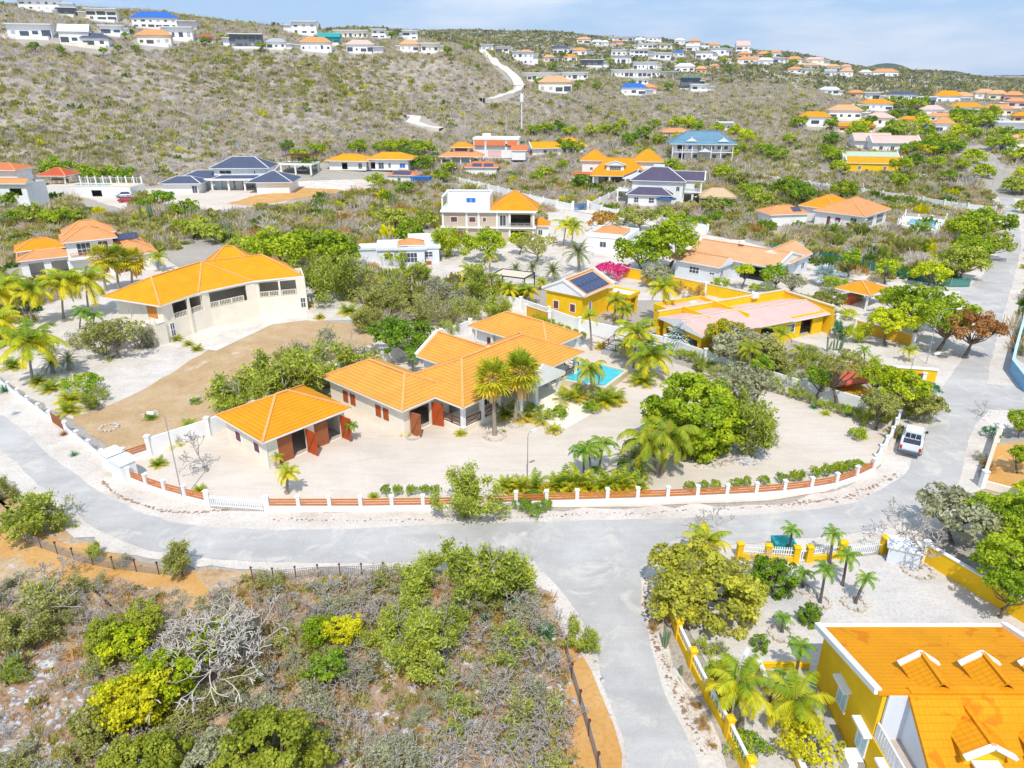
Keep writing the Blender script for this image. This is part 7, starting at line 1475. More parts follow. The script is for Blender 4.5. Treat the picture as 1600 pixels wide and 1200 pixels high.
# ------------------------------------------------------------------ trees, palms, shrubs seen one by one
def zat(u, v, x, y):
    dx, dy, dz = ray(u, v); return CH+dz*(y/dy)
def dep(x, y, z=0): return y*cos(PT)-(z-CH)*sin(PT)
def T(uc, vc, pr, vb, leaf, label, dens='mid', group=None, w=1.0, fly=None, stems=1, bark=None, ub=None, name='tree', rz=.75, flat=.3):
    "uc,vc,pr: crown centre and radius in the photo; vb: row of the foot"
    x, y, z = G(ub or uc, vb); d = dep(x, y, z+2); r = 1.1*pr*d/F; xc = (uc-800)/F*d
    h = max(r*.55, zat(uc, vc, xc, y)-z); t = tree(uc, vb, r, h, leaf, label, group, dens, w=w, fly=fly or 1.0, stems=stems, bark=bark, xyz=(x, y, z), name=name, rz=rz, flat=flat)
    if ub: 
        for c in t.children:
            if c.name.startswith('crown'): c.location.x = 0
        t.location.x = xc
    return t
def SH(u, vb, pr, kind, leaf, label, group=None, hgt=1.0, **k):
    x, y, z = G(u, vb); r = pr*dep(x, y, z)/F; return shrub(u, vb, r*(1.35 if kind != 'round' else 1.05), kind, leaf, label, group, hgt, xyz=(x, y, z-.05), **k)
def PM(ub, vb, uc, vc, pl, kind, label, group=None, **k):
    "palm: foot pixel, crown heart pixel, frond length in pixels"
    x, y, z = G(ub, vb); d = dep(x, y, z+2); h = max(.5, zat(uc, vc, x, y)-z); xc = (uc-800)/F*dep(x, y, z+h); return palm(ub, vb, h, pl*d/F, kind, label, group, lean=(xc-x, 0), xyz=(x, y, z), **k)
def BP(u, vb, pl, leaf, label, group=None, **k):
    x, y, z = G(u, vb); return bushpalm(u, vb, pl*dep(x, y, z)/F, leaf, label, group, xyz=(x, y, z), **k)
def RO(u, vb, pl, leaf, label, group=None, **k):
    x, y, z = G(u, vb); return rosette(u, vb, pl*dep(x, y, z)/F, leaf, label, group, xyz=(x, y, z), **k)
def CA(u, vb, ph, label, group=None, **k):
    x, y, z = G(u, vb); h = zat(u, vb-ph, x, y)-z; return cactus(u, vb, max(.6, h), label, group, xyz=(x, y, z), **k)
# ---- main yard
T(1080,650,69,695,'green','huge round bright green tree in the middle of the sandy yard','big',rz=.85,fly=1.0,flat=.95)
T(1150,600,40,645,'greyleaf','thin grey-green tree behind the huge round tree','thin')
SH(1168,712,52,'feather','feather','feathery bush hugging the right side of the huge round tree',hgt=1.35); SH(1200,690,26,'olive','greyleaf','thin branchy bush reaching over the sand right of the huge round tree')
PM(1027,742,1012,690,62,'royal','tall drooping palm in front of the huge round tree, left of two stems'); PM(1032,742,1048,684,60,'royal','tall drooping palm in front of the huge round tree, right of two stems')
PM(773,680,770,590,40,'fan','tall fan palm with dead skirt before the villa, left of two'); PM(805,660,814,580,42,'fan','tall fan palm with dead skirt before the villa, right of two')
PM(926,628,922,578,36,'royal','drooping palm with hanging brown fronds in front of the turquoise pool'); PM(924,548,921,495,22,'queen','palm standing against the white wall before the yellow solar house')
PM(990,575,995,520,42,'coco','coconut palm behind the pool deck, upper of two'); PM(1013,590,1016,556,48,'coco','coconut palm right of the pool deck'); PM(975,560,976,540,22,'queen','slender palm behind the pool deck rail')
for i, (u, vb, uc, vc, l) in enumerate([(912,745,912,706,22),(924,745,918,700,20),(936,735,943,694,22)]): PM(u, vb, uc, vc, l*1.35, 'xmas', ['leftmost of the three small palms with red stems inside the yard fence','middle one of the three small palms with red stems inside the yard fence','rightmost and tallest of the three small palms inside the yard fence'][i], 'small palms inside the yard fence')
PM(990,745,992,722,44,'date','silvery arching date palm left of the drooping palms')
for u, vb, r, lf, lb in [(985,752,24,'hedge','dense dark green bush under the silvery date palm'),(870,655,16,'hedge','green bush beside the garden steps'),(925,645,14,'hedge','small round bush below the drooping pool palm'),(934,740,10,'lush','small dark blue-green shrub between the red-stemmed palms')]: SH(u, vb, r, 'round', lf, lb)
for u, vb, l, lf, lb in [(885,632,34,'palm','broad leafy palm clump at the left end of the pool wall'),(900,625,30,'palm','broad leafy palm clump beside the pool wall'),(945,632,36,'coco','yellow-green bushy palm at the pool corner'),(960,625,26,'palm','bushy palm at the right of the pool corner'),(1003,600,30,'coco','yellow-green bushy palm beside the stepped pool ramp'),(870,600,22,'coco','yellow bushy palm against the portico'),(835,652,30,'palm','bushy palm left of the garden steps'),(848,660,24,'coco','yellow-green bushy palm at the foot of the steps'),(820,655,28,'palm','green bushy palm behind the right fan palm'),(790,650,30,'palm','green bushy palm between the two fan palms'),(866,676,17,'coco','small yellow palm bush in the stone ring by the steps'),(720,680,13,'coco','small yellow-green palm at the veranda corner'),(640,676,20,'coco','small palm bush hiding the open timber leaf of the villa'),(940,545,16,'palm','bushy plant behind the pool terrace rail'),(955,553,14,'coco','yellow plant pot bush behind the pool'),(785,676,8,'palm','tiny shrub right of the left fan palm'),(248,728,18,'coco','round yellow-green palm bush inside the left corner of the yard'),(313,768,15,'coco','low green palm bush behind the short slatted fence'),(584,778,12,'coco','small yellow-green palm behind the fifth fence post')]: BP(u, vb, l, lf, lb)
PM(449,772,450,738,24,'coco','small leaning palm inside the fence below the garage'); PM(434,732,433,714,14,'queen','small palm at the near corner of the garage'); PM(548,690,549,664,14,'xmas','small palm beside the right open garage door'); PM(645,585,645,556,16,'xmas','small palm in the back courtyard of the villa')
for i, (u, l) in enumerate([(880,30),(900,34),(920,26),(955,30),(975,26),(800,20),(815,24),(838,26),(866,24),(788,22),(1000,20),(940,24)]): BP(u, 768, l, 'coco', 'yellow-green palm bush in the row behind the slatted fence', 'palm bushes behind the slatted fence', hgt=1.7)
for i, u in enumerate([603,622,643,663,680,1078,1098,1117,1148,1164,1193,1221,1240,1250,1272,1290,1305,1312,1324,1337]): SH(u, 776-(0.0012*(u-1000)**2*.25 if u > 1050 else 0)-(2 if u < 700 else 6), 8 if u < 1260 else 9, 'round', 'hedge', 'small upright hedge shrub behind the slatted fence', 'young hedge shrubs behind the fence', hgt=1.9)
SH(727,806,52,'feather','feather','fine leaved bushy tree growing through the slatted fence',hgt=.95); 
for u, vc, r in [(815,780,13),(835,768,13),(832,790,14),(850,783,12)]: T(u, vc, r, 806, 'lush', 'dark green shrub in the small clump outside the slatted fence', 'small', 'clump of dark shrubs outside the fence', name='shrub', cat_='shrub') if 0 else SH(u, vc+r+2, r, 'round', 'lush', 'dark green shrub in the small clump outside the slatted fence', 'clump of dark shrubs outside the fence', hgt=1.2)
T(322,695,32,738,'greyleaf','','thin') if 0 else None
def bare(u, vb, pr, label, seed, mat=GREYBARK, up=.25, lv=5, n0=1, sp=.5, r0=.05, hgt=1.0, kids=(2,3), L0=.42, d0=None, name='bare_tree'):
    x, y, z = G(u, vb); r = pr*dep(x, y, z)/F; t = empty(name, (x, y, z), 0, label, 'tree'); rng = np.random.default_rng(seed)
    A, B, a, b = branching(rng, lv, n0, L0, sp, up, r0, .74, kids, d0=d0 if d0 else ((0, 0, 1) if n0 == 1 else None)); k = A[:, 2].argsort()
    tr = a > r0*.55
    for nm, q in (('trunk', tr), ('branches', ~tr)):
        if q.any(): V, Fq = segs3(A[q], B[q], a[q], b[q], 5 if nm == 'trunk' else 3); o = obj(nm, npmesh(nm, V, Fq, mat), t, (0, 0, 0)); o.scale = (r, r, r*hgt)
    return t
bare(322,738,62,'leafless grey-brown tree in the left corner of the sandy yard',3,sp=.5)
bare(1433,888,78,'spreading leafless grey tree next to the white utility shelter',5,sp=.6,up=.12,lv=6,hgt=.9,kids=(2,3))
bare(345,1050,120,'great pale leafless bush with tangled radiating branches in the lower left scrub',8,PALE,n0=12,sp=.45,up=.15,lv=5,r0=.022,hgt=.75,L0=.42)
bare(1195,905,42,'pale bare branches spreading over the dark green courtyard bush',9,PALE,n0=5,sp=.5,lv=4,r0=.02)
bare(1120,866,60,'thin leafless tree between the road and the leaning coconut palm',12,sp=.6,lv=5,r0=.02)
bare(1532,650,30,'leafless tree with a few red leaves on the far side of the right road',14,sp=.6)
for i in range(20): SH(1048+i*14.5, 556+i*5.05, 7+(i*5) % 4, 'round' if i % 3 else 'olive', 'hedge' if i % 2 else 'feather', 'young shrub planted along the inner side of the white boundary wall', 'young shrubs along the boundary wall', hgt=1.7)
for i in range(7): SH(838+i*12, 503+i*4.6, 6, 'round', 'hedge', 'small shrub along the white wall behind the villa', 'small shrubs behind the villa', hgt=1.8)
# ---- behind the garage, the scrub block
for u, vb, r, k, lf, lb in [(400,650,58,'feather','feather','feathery green bush at the left end of the thicket behind the garage'),(455,630,66,'feather','feather','largest feathery green bush in the thicket behind the garage'),(520,602,62,'feather','feather','feathery green bush left of the villa west wing'),(370,640,38,'olive','olive','olive bush on the edge of the brown dirt lot'),(560,585,48,'olive','greyleaf','grey-green bush above the villa west wing'),(500,565,44,'olive','greyleaf','pale olive bush at the top of the thicket behind the garage'),(445,570,30,'olive','olive','thin olive shrub on the upper edge of the thicket')]: SH(u, vb, r, k, lf, lb, hgt=.9)
T(640,535,34,566,'lush','dense dark green tree behind the middle gable of the villa','mid'); T(610,520,28,552,'lush','dark green tree left of the dense one behind the villa','mid')
T(445,392,40,432,'green','wide lush green tree behind the cream house, left of two','mid'); T(515,393,38,425,'green','wide lush green tree behind the cream house, right of two','mid')
mid = [(500,462,36,'feather','feather'),(540,470,44,'feather','feather'),(585,478,40,'olive','olive'),(620,470,34,'olive','feather'),(600,500,36,'feather','olive'),(655,500,30,'olive','olive'),(700,480,36,'olive','greyleaf'),(745,475,36,'feather','feather'),(770,500,30,'feather','feather'),(690,510,34,'olive','olive'),(650,450,30,'feather','feather'),(730,500,30,'olive','feather'),(800,470,22,'feather','feather'),(470,450,28,'feather','olive'),(560,445,30,'olive','greyleaf'),(620,520,26,'olive','greyleaf'),(575,520,28,'feather','olive'),(700,530,24,'olive','feather'),(680,460,24,'olive','greyleaf'),(520,440,24,'feather','feather')]
for i, (u, v, r, k, lf) in enumerate(mid): SH(u, v, r, k, lf, 'rounded feathery green bush in the thicket above the villa' if k == 'feather' else 'thin twiggy olive bush in the thicket above the villa', 'feathery bushes above the villa' if k == 'feather' else 'twiggy bushes above the villa')
T(633,462,25,483,'olive','round olive green tree standing alone in the thicket above the villa','mid')
# ---- left garden
for i, (u, vb, uc, vc, l, lb) in enumerate([(52,597,45,536,58,'large coconut palm with yellowing fronds, nearest the left wall'),(50,508,52,453,40,'coconut palm below the white porch at the left'),(5,500,-5,458,44,'coconut palm cut by the left edge of the photo'),(100,498,98,440,40,'coconut palm in the middle of the row at the left'),(140,492,134,438,44,'coconut palm at the right end of the row at the left'),(20,470,15,445,34,'coconut palm behind the row at the left edge'),(0,540,-8,505,46,'low coconut palm at the left edge above the large one')]): PM(u, vb, uc, vc, l, 'coco', lb)
for i, (u, vb, uc, vc, lb) in enumerate([(166,455,158,402,'fan palm with brown skirt behind the cream house, left of three'),(186,452,182,402,'fan palm with brown skirt behind the cream house, middle of three'),(207,450,208,406,'fan palm with brown skirt behind the cream house, right of three')]): PM(u, vb, uc, vc, 26, 'fan', lb)
PM(248,424,247,402,20,'queen','small palm before the right wing of the peach roofed villa'); PM(125,515,128,488,22,'xmas','young palm on the pale sand left of the cream house'); PM(146,512,148,494,18,'xmas','smaller young palm on the pale sand beside the first'); PM(152,530,150,520,13,'xmas','tiny palm on the pale sand below the young pair')
PM(83,583,80,568,22,'date','short palm right of the large coconut palm'); PM(108,578,107,562,22,'date','short dark palm beside the olive bushes at the left')
for u, vb, l, lf, lb in [(80,610,24,'coco','yellow bushy palm along the low wall at the left'),(112,628,28,'coco','yellowish bushy palm near the wooden gate'),(108,645,26,'coco','golden bushy palm next to the wooden gate'),(60,600,20,'palm','green bushy palm at the foot of the large coconut palm'),(276,532,13,'palm','small palm bush by the stair of the cream house, left one'),(295,540,12,'palm','small palm bush by the stair of the cream house, upper one'),(308,548,13,'palm','small palm bush by the stair of the cream house, right one'),(236,655,14,'hedge','small dark green plant in the lower stone ring on the dirt lot'),(306,630,13,'hedge','small dark green plant in the upper stone ring on the dirt lot'),(272,695,22,'coco','feathery palm top behind the white boundary wall'),(298,670,20,'coco','palm top behind the white boundary wall, right one'),(545,490,22,'coco','yellow palm bush on the sand right of the cream house'),(568,492,16,'palm','small palm right of the yellow palm bush'),(500,498,12,'palm','tiny plant on the sand right of the cream house'),(478,480,14,'palm','small plant at the right wall of the cream house'),(20,575,24,'coco','orange-yellow plant clump at the left edge')]: BP(u, vb, l, lf, lb)
for u, vb, r, k, lf, lb in [(165,555,38,'olive','olive','olive shrub with yellow blossoms on the white sand'),(215,545,36,'olive','greyleaf','brownish twiggy shrub before the cream house stair'),(125,545,22,'olive','greyleaf','grey-green shrub left of the olive one'),(135,615,26,'round','hedge','green leafy shrub above the brown dirt lot corner'),(160,625,20,'olive','feather','thin shrub beside the brown dirt lot corner'),(145,640,22,'feather','feather','low feathery shrub by the lot corner'),(185,540,20,'feather','olive','small feathery shrub between the two twiggy ones'),(75,552,16,'round','hedge','dark low shrub behind the large coconut palm')]: SH(u, vb, r, k, lf, lb)
T(185,520,34,560,'olive','low spreading tree with flat crown left of the cream house stair','thin',fly=.7)
RO(8,612,14,'agave','blue-green agave behind the low wall at the left edge'); RO(24,647,9,'silver','small blue agave pair on the verge at the left edge'); RO(116,712,10,'agave','green agave on the verge beside the road bend'); RO(100,680,9,'red','reddish agave by the wooden gate')
SH(12,440,9,'round','pink','bright pink bougainvillea at the left edge porch',name='bougainvillea')
# ---- middle gardens
T(1005,395,36,425,'green','large round green tree right of the white salmon-hipped house, left lobe','mid'); T(1040,380,38,425,'green','large round green tree right of the white salmon-hipped house, right lobe','mid'); T(1025,432,22,448,'greyleaf','grey-green shrub below the large round tree','mid',name='shrub')
SH(948,438,22,'round','pink','hot pink bougainvillea above the solar roofed house',name='bougainvillea'); SH(968,432,16,'round','pink','smaller pink bougainvillea on the yellow wall',name='bougainvillea')
T(758,383,28,408,'green','broad round tree before the stone clad house','mid'); SH(700,400,28,'feather','lime','yellow-green bush left of the stone clad house',hgt=1.3); PM(692,390,696,366,20,'palm' if 0 else 'queen','palm rising out of the yellow-green bush')
T(838,385,26,410,'olive','thin airy tree right of the stone clad house','thin'); T(812,378,14,398,'lime','small yellow-green tree near the ground floor terrace','small'); SH(622,414,16,'round','hedge','oleander bush before the small white flat-roofed house',hgt=1.3)
for u, vb, uc, vc, l, k, lb in [(765,425,766,400,18,'queen','upright palm in the sand above the pergola'),(735,448,734,424,24,'coco','small coconut palm left of the pergola'),(880,385,885,352,28,'queen','palm among the group beside the street wall, left one'),(893,388,896,356,24,'queen','palm among the group beside the street wall, right one'),(905,425,903,396,30,'date','full round palm left of the pink bougainvillea'),(865,440,864,424,22,'date','spiky silver-green palm above the small pool'),(832,435,832,418,16,'date','spiky palm near the small garden pool'),(797,480,795,452,22,'coco','palm in front of the pergola deck'),(823,474,826,455,22,'coco','palm right of the pergola deck'),(845,452,846,440,14,'coco','small yellow palm beside the garden pool'),(1036,505,1037,450,32,'coco','tall coconut palm between the yellow houses'),(1000,380,1000,370,10,'queen','tiny palm'),(960,503,962,470,26,'royal','leafy palm clump against the solar roofed house, upper'),(970,508,975,485,24,'royal','leafy palm clump against the solar roofed house, lower'),(805,430,806,420,16,'date','short spiky palm above the pool, left one'),(735,446,790,440,12,'queen','x')][:-1]:
    if lb != 'tiny palm': PM(u, vb, uc, vc, l, k, lb)
PM(1065,545,1066,528,26,'date','silver palm before the arches of the pink roofed bungalow') if 0 else None
def silver(u, vb, uc, vc, l, label):
    x, y, z = G(u, vb); h = max(.6, zat(uc, vc, x, y)-z); L_ = l*dep(x, y, z)/F; t = empty('silver_palm', (x, y, z), 0, label, 'palm tree'); me = get(('silv',), lambda: fan_crown(4, [LM['silver'], RIB], 30, .9, .75, (-.3, 1.35)))
    obj('crown', me, t, (0, 0, h), R.uniform(0, 6), L_/1.5); obj('trunk', palm_trunk(2, PALMBARK, h, .2), t); return t
silver(1066,548,1067,525,28,'blue-silver fan palm before the arches of the pink roofed bungalow'); silver(1240,418,1240,400,22,'blue-silver palm right of the peach roofed bungalow, upper one'); silver(1286,445,1286,432,22,'blue-silver palm in the garden, lower one')
T(1150,540,42,575,'greyleaf','large grey-green garden tree before the pink roofed bungalow','mid',fly=.8); T(1190,560,34,590,'olive','olive garden tree right of the large grey-green one','mid'); T(1125,525,26,568,'palm','green leafy tree at the left of the garden thicket','mid')
PM(1215,560,1220,522,28,'queen','palm standing in the garden thicket before the pink roofs'); PM(1170,600,1172,545,28,'royal','drooping palm before the white boundary wall'); PM(1248,560,1250,548,24,'queen','short palm at the right end of the pink roofed bungalow')
for i, (u, vb, r, k, lf) in enumerate([(1090,580,16,'feather','feather'),(1118,592,18,'olive','feather'),(1150,605,20,'feather','olive'),(1225,600,26,'feather','olive'),(1250,615,30,'olive','feather'),(1280,600,30,'feather','olive'),(1190,600,24,'olive','olive'),(1262,575,24,'feather','feather'),(1300,590,24,'olive','greyleaf'),(1325,575,20,'olive','olive'),(1210,580,24,'olive','feather'),(1345,600,20,'feather','feather')]): SH(u, vb, r, k, lf, 'shrub in the overgrown garden strip behind the white boundary wall', 'garden strip shrubs behind the white wall')
for u, vc, r, vb, lf, d, lb in [(1400,610,32,655,'lime','mid','yellow-green leafy tree beside the white stepped wall'),(1370,635,26,672,'olive','mid','olive tree behind the white stepped wall'),(1435,635,26,660,'olive','mid','small spreading tree above the parked pickup'),(1360,590,24,625,'lime','mid','yellow-leaved tree left of the ochre entrance wall'),(1310,570,26,640,'olive','thin','airy brownish tree over the white boundary wall'),(1275,590,18,628,'hedge','small','small green tree on thin trunk at the boundary wall'),(1180,570,16,640,'hedge','small','slender green tree leaning on the boundary wall')]: T(u, vc, r, vb, lf, lb, d)
for i, (u, vb, r, k, lf) in enumerate([(1450,615,15,'round','agave'),(1420,650,24,'feather','lime'),(1440,660,20,'olive','olive'),(1395,685,18,'olive','olive'),(1350,660,16,'feather','feather'),(1340,685,14,'round','hedge'),(1375,660,18,'feather','lime'),(1445,640,18,'feather','feather'),(1410,680,14,'olive','greyleaf')]): SH(u, vb, r, k, lf, 'leafy shrub crowding the garden corner above the parked pickup', 'shrubs of the garden corner above the pickup')
for u, vb, l, lb in [(1272,638,11,'small green agave at the foot of the boundary wall, left of three'),(1290,648,12,'yellow-green agave at the foot of the boundary wall, middle of three'),(1326,648,12,'dark spiky agave at the foot of the boundary wall, right of three'),(1350,685,10,'yellow-green rosette by the white stepped wall')]: RO(u, vb, l, 'agave' if 'dark' in lb or 'green ag' in lb and 'yellow' not in lb else 'lime', lb)
for u, vc, r, vb, lf, d, lb in [(1430,478,36,520,'green','mid','big bright green tree beside the street corner, upper left lobe'),(1465,500,38,548,'green','mid','big bright green tree beside the street corner, lower lobe'),(1395,470,26,500,'green','mid','green tree left of the big street corner trees'),(1505,515,34,560,'red','mid','reddish-brown leaved tree leaning over the right road'),(1385,505,30,540,'lime','mid','yellow-green tree above the ochre wall'),(1325,405,16,434,'hedge','small','slim upright tree in the pale garden, left of two'),(1382,418,16,444,'lime','small','slim upright tree in the pale garden, right of two'),(1450,428,26,446,'lime','mid','low rounded lime tree next to the green mesh fence'),(1232,440,18,462,'greyleaf','small','thin greyish tree in the pale garden'),(1290,470,20,490,'olive','mid','olive tree with bare base in the pale garden'),(1210,432,20,456,'hedge','small','green tree at the corner of the peach roofed bungalow'),(1160,425,14,452,'lime','small','young yellow-green tree before the peach roofed bungalow'),(1505,360,24,378,'green','mid','dark green tree right of the pool terrace'),(1535,352,30,378,'green','mid','wide green tree overhanging the right road'),(1545,385,24,406,'feather','mid','lime green tree below the overhanging one'),(1515,390,26,412,'green','mid','green tree left of the lower road lamp'),(1500,412,30,436,'feather','mid','olive green tree above the end of the green mesh fence'),(1228,295,20,312,'green','mid','round green tree left of the white roadside wall, upper'),(1250,305,20,322,'lush','mid','darker tree beside the round one above the orange bungalow'),(1315,300,18,318,'coco','mid','yellowish tree behind the orange roofed bungalow'),(1405,258,14,276,'green','mid','round green tree beside the yellow building')]: T(u, vc, r, vb, lf, lb, d)
for i, (u, vb, r, k, lf) in enumerate([(1260,480,16,'round','hedge'),(1300,455,18,'round','hedge'),(1325,500,13,'round','lime'),(1345,470,14,'round','hedge'),(1270,500,14,'olive','olive'),(1230,480,12,'olive','greyleaf'),(1200,462,14,'olive','feather'),(1125,452,14,'round','hedge'),(1180,456,10,'round','lime'),(1310,530,18,'feather','agave'),(1340,535,22,'feather','lime'),(1410,505,20,'feather','feather'),(1090,470,20,'olive','rust'),(1075,480,18,'olive','greyleaf'),(1060,460,16,'olive','rust')]): SH(u, vb, r, k, lf, 'garden shrub on the pale sand between the yellow walls and the side street', 'shrubs of the pale garden')
CA(1304,548,28,'cluster of tall columnar cacti beside the pink roofed bungalow',n=6); PM(1250,508,1252,492,16,'date','short fan-like palm on the yellow garden wall'); PM(1350,575,1350,546,14,'xmas','small palm with red stem in the pale driveway garden'); PM(1420,565,1420,548,18,'queen','small yellow palm before the white gate posts'); PM(1365,595,1365,565,18,'queen','palm above the ochre entrance wall')
# ---- right edge
for u, vc, r, vb, lf, d, lb in [(1490,808,48,850,'greyleaf','mid','pale grey-green tree at the road bend, left of the dense green trees'),(1560,815,52,860,'green','big','dense bright green tree at the right edge, upper of two'),(1592,885,66,935,'green','big','dense bright green tree at the right edge, lower of two'),(1560,912,34,965,'green','mid','green tree leaning over the yellow wall'),(1590,660,20,684,'green','mid','green tree at the right edge above the orange soil'),(1592,712,20,740,'green','mid','green tree on the orange soil at the right edge'),(1598,765,18,790,'lime','mid','small tree at the right edge, lower orange garden')]: T(u, vc, r, vb, lf, lb, d)
SH(1550,685,13,'round','agave','blue-green bush at the corner of the right side street',hgt=1.2); SH(1545,735,16,'olive','rust','dry reddish shrub along the cream garden wall'); SH(1530,720,14,'olive','greyleaf','dry grey shrub along the cream garden wall')
# ---- lower right courtyard
T(1090,918,74,955,'mottled','yellow-green tree with sparse crown beside the junction','big',fly=.95,flat=.7); T(1158,930,28,950,'mottled','small yellow tree against the junction tree','mid')
T(1205,905,32,922,'lush','dense dark green clipped bush under bare branches','mid',name='shrub',rz=.95,flat=.95); T(1262,962,17,972,'lush','round dark green clipped bush in the gravel yard','mid',name='shrub',rz=.95,flat=.95); T(1187,1006,13,1014,'lush','small oval clipped bush in the gravel yard','small',name='shrub',rz=1.1,flat=.95)
PM(1100,880,1106,846,44,'coco','leaning coconut palm at the roadside above the junction tree')
for u, vb, uc, vc, l, lb in [(1230,875,1238,829,22,'thin palm by the small white gate, leftmost of the courtyard palms'),(1296,880,1302,834,22,'thin palm behind the railing, second of the courtyard palms along the fence'),(1316,915,1324,868,26,'taller palm of the courtyard, right of the yellow gate pillar'),(1336,943,1354,904,22,'slender palm at the right of the courtyard group'),(1281,942,1290,890,24,'slender palm in the middle of the courtyard group'),(1254,918,1256,896,22,'short palm right of the dark clipped bush'),(1222,988,1224,966,20,'short palm left of the round clipped bush'),(1241,1066,1252,1010,28,'palm before the orange roof corner')]: PM(u, vb, uc, vc, l, 'xmas', lb)
PM(1157,1140,1158,1070,60,'coco','big coconut palm behind the street lamp at the lower right'); PM(1222,1135,1244,1095,64,'coco','big coconut palm with curved trunk next to the yellow villa')
PM(1200,1100,1222,1052,18,'xmas','small palm squeezed between the two big coconut palms')
for u, vb, r, k, lf, lb in [(1125,1062,30,'feather','lime','yellow feathery shrub inside the yellow balustrade'),(1140,1100,34,'feather','lime','larger yellow feathery shrub inside the yellow balustrade'),(1100,1022,22,'olive','lime','thin yellowish shrub at the upper part of the balustrade'),(1168,1178,26,'round','hedge','glossy green shrub beside the street lamp foot'),(1262,1185,42,'round','yellow','bright yellow-green bush before the yellow villa'),(1120,1020,16,'olive','olive','thin olive shrub near the balustrade'),(1180,1060,20,'olive','feather','loose shrub under the big coconut palm')]: SH(u, vb, r, k, lf, lb, hgt=1.1)
CA(1040,1012,34,'upright ribbed cactus outside the yellow balustrade',n=5,spread=.25); CA(1063,1055,26,'small cactus touching the yellow balustrade',n=3,spread=.15)
for u, vb, r, lb in [(1022,985,14,'dry brown shrub at the roadside right of the lower road, upper one'),(1085,1105,13,'dry brown plant on the verge beside the balustrade, upper'),(1098,1135,16,'dry brown plant on the verge beside the balustrade, middle'),(1112,1168,10,'small dry plant on the verge beside the balustrade, lowest'),(1030,968,13,'dry brown shrub at the yellow wall end')]: SH(u, vb, r, 'olive', 'rust', lb)
# ---- lower left scrub lot
for u, vb, r, k, lf, lb, hg in [(740,935,72,'feather','feather','broad feathery green tree-bush hanging over the junction corner',.9),(790,925,58,'feather','feather','feathery bush at the very corner of the junction',.9),(660,930,52,'feather','feather','feathery bush left of the junction bush',.8),(655,1040,62,'feather','feather','largest feathery green bush in the middle of the scrub lot',.9),(625,1000,50,'feather','feather','feathery bush above the largest one in the scrub lot',.8),(690,1010,46,'feather','feather','feathery bush right of the largest one in the scrub lot',.9),(800,1030,52,'olive','feather','grey-green umbrella bush between the agaves',.8),(900,1010,34,'feather','feather','yellowish bush at the top of the leaning mesh fence',.9),(280,895,34,'feather','olive','pale feathery bush behind the wire fence, on the road edge',1.1),(152,875,20,'feather','feather','small green bush behind the wire fence at the left bend',1.0),(195,885,20,'olive','greyleaf','grey bush behind the wire fence left of the pale feathery one',.9),(55,835,52,'feather','feather','large feathery green bush at the left edge of the road',.9),(5,780,30,'feather','olive','dark feathery bush at the extreme left edge by the road',1.0),(95,820,36,'olive','feather','thin pale bush beside the large one at the left edge',.9),(80,960,64,'olive','olive','broad olive scrub at the left below the orange soil',.8),(30,1010,50,'feather','olive','olive-brown bush at the left edge of the scrub lot',.8),(20,1060,26,'feather','feather','green bush around the tall cacti at the left',.8),(830,960,30,'olive','greyleaf','greyish bush below the junction bush',.7),(720,1130,44,'olive','feather','loose olive bush below the middle of the scrub lot',.7),(830,1130,60,'olive','olive','brown-green bush near the lower road fence',.7),(760,1080,40,'olive','greyleaf','thin bush below the umbrella bush',.6),(690,1100,24,'feather','greyleaf','pale green cushion bush in the rocky patch',.7),(655,1130,22,'feather','greyleaf','pale cushion bush left of its larger twin in the rocky patch',.7)]: SH(u, vb, r, k, lf, lb, hgt=hg)
for u, vc, r, vb, lf, d, lb in [(205,1000,34,1028,'lime','mid','yellow-green leafy bush left of the great bare bush, upper'),(175,990,28,1025,'scrubgreen','mid','green leafy bush left of the yellow-green one'),(235,965,28,1000,'scrubgreen','mid','green bush above the great bare bush'),(225,1100,46,1140,'yellow','mid','bright yellow-leaved bush in the lower left'),(265,1060,44,1100,'lime','mid','yellow-green bush under the great bare bush, left side'),(185,1085,26,1120,'lime','mid','small lime bush beside the bright yellow one'),(340,1000,30,1040,'lime','mid','yellow-green bush under the great bare bush, top side'),(540,985,26,1014,'yellow','mid','bright yellow round bush in the middle left'),(505,985,26,1012,'green','mid','green round bush joined to the bright yellow one'),(430,1178,72,1225,'scrubgreen','big','large dense green tree at the bottom edge, right of two'),(240,1210,64,1250,'scrubgreen','big','dark green tree at the bottom edge, left of two'),(345,1185,40,1230,'greyleaf','mid','grey-green bush between the two bottom edge trees'),(515,1040,28,1070,'lush','small','dark green shrub right of the great bare bush'),(160,1135,36,1160,'olive','mid','olive bush above the bottom edge at the left')]: T(u, vc, r, vb, lf, lb, d, stems=3, flat=.8)
for u, vb, l, lb in [(757,970,15,'small green agave left of the umbrella bush'),(852,992,22,'large blue-green agave right of the umbrella bush'),(806,955,22,'green agave above the umbrella bush'),(830,1012,16,'agave half hidden under the umbrella bush')]: RO(u, vb, l, 'agave', lb, n=44, w=.13)
CA(24,1052,44,'group of tall pale columnar cacti at the lower left',n=6,spread=.6); CA(615,1200,24,'small pale cactus at the bottom edge',n=4); CA(355,368,36,'tall cactus cluster behind the thicket of the cream house',n=9,spread=.6); CA(237,345,30,'tall grey cactus clump above the peach roofed villa, right one',n=9,spread=.6); CA(298,345,26,'grey cactus clump in the scrub below the slate roofed villa',n=8,spread=.6); CA(615,330,26,'pale cactus clump left of the three level house',n=8,spread=.9); CA(640,335,22,'pale cactus clump nearest the three level house',n=7,spread=.8); CA(500,330,20,'pale cactus clump below the white drive',n=7,spread=.8); CA(510,365,20,'small cactus clump above the lush green trees',n=7,spread=.8); CA(940,270,22,'pale cactus group before the white tower house',n=8,spread=.8)
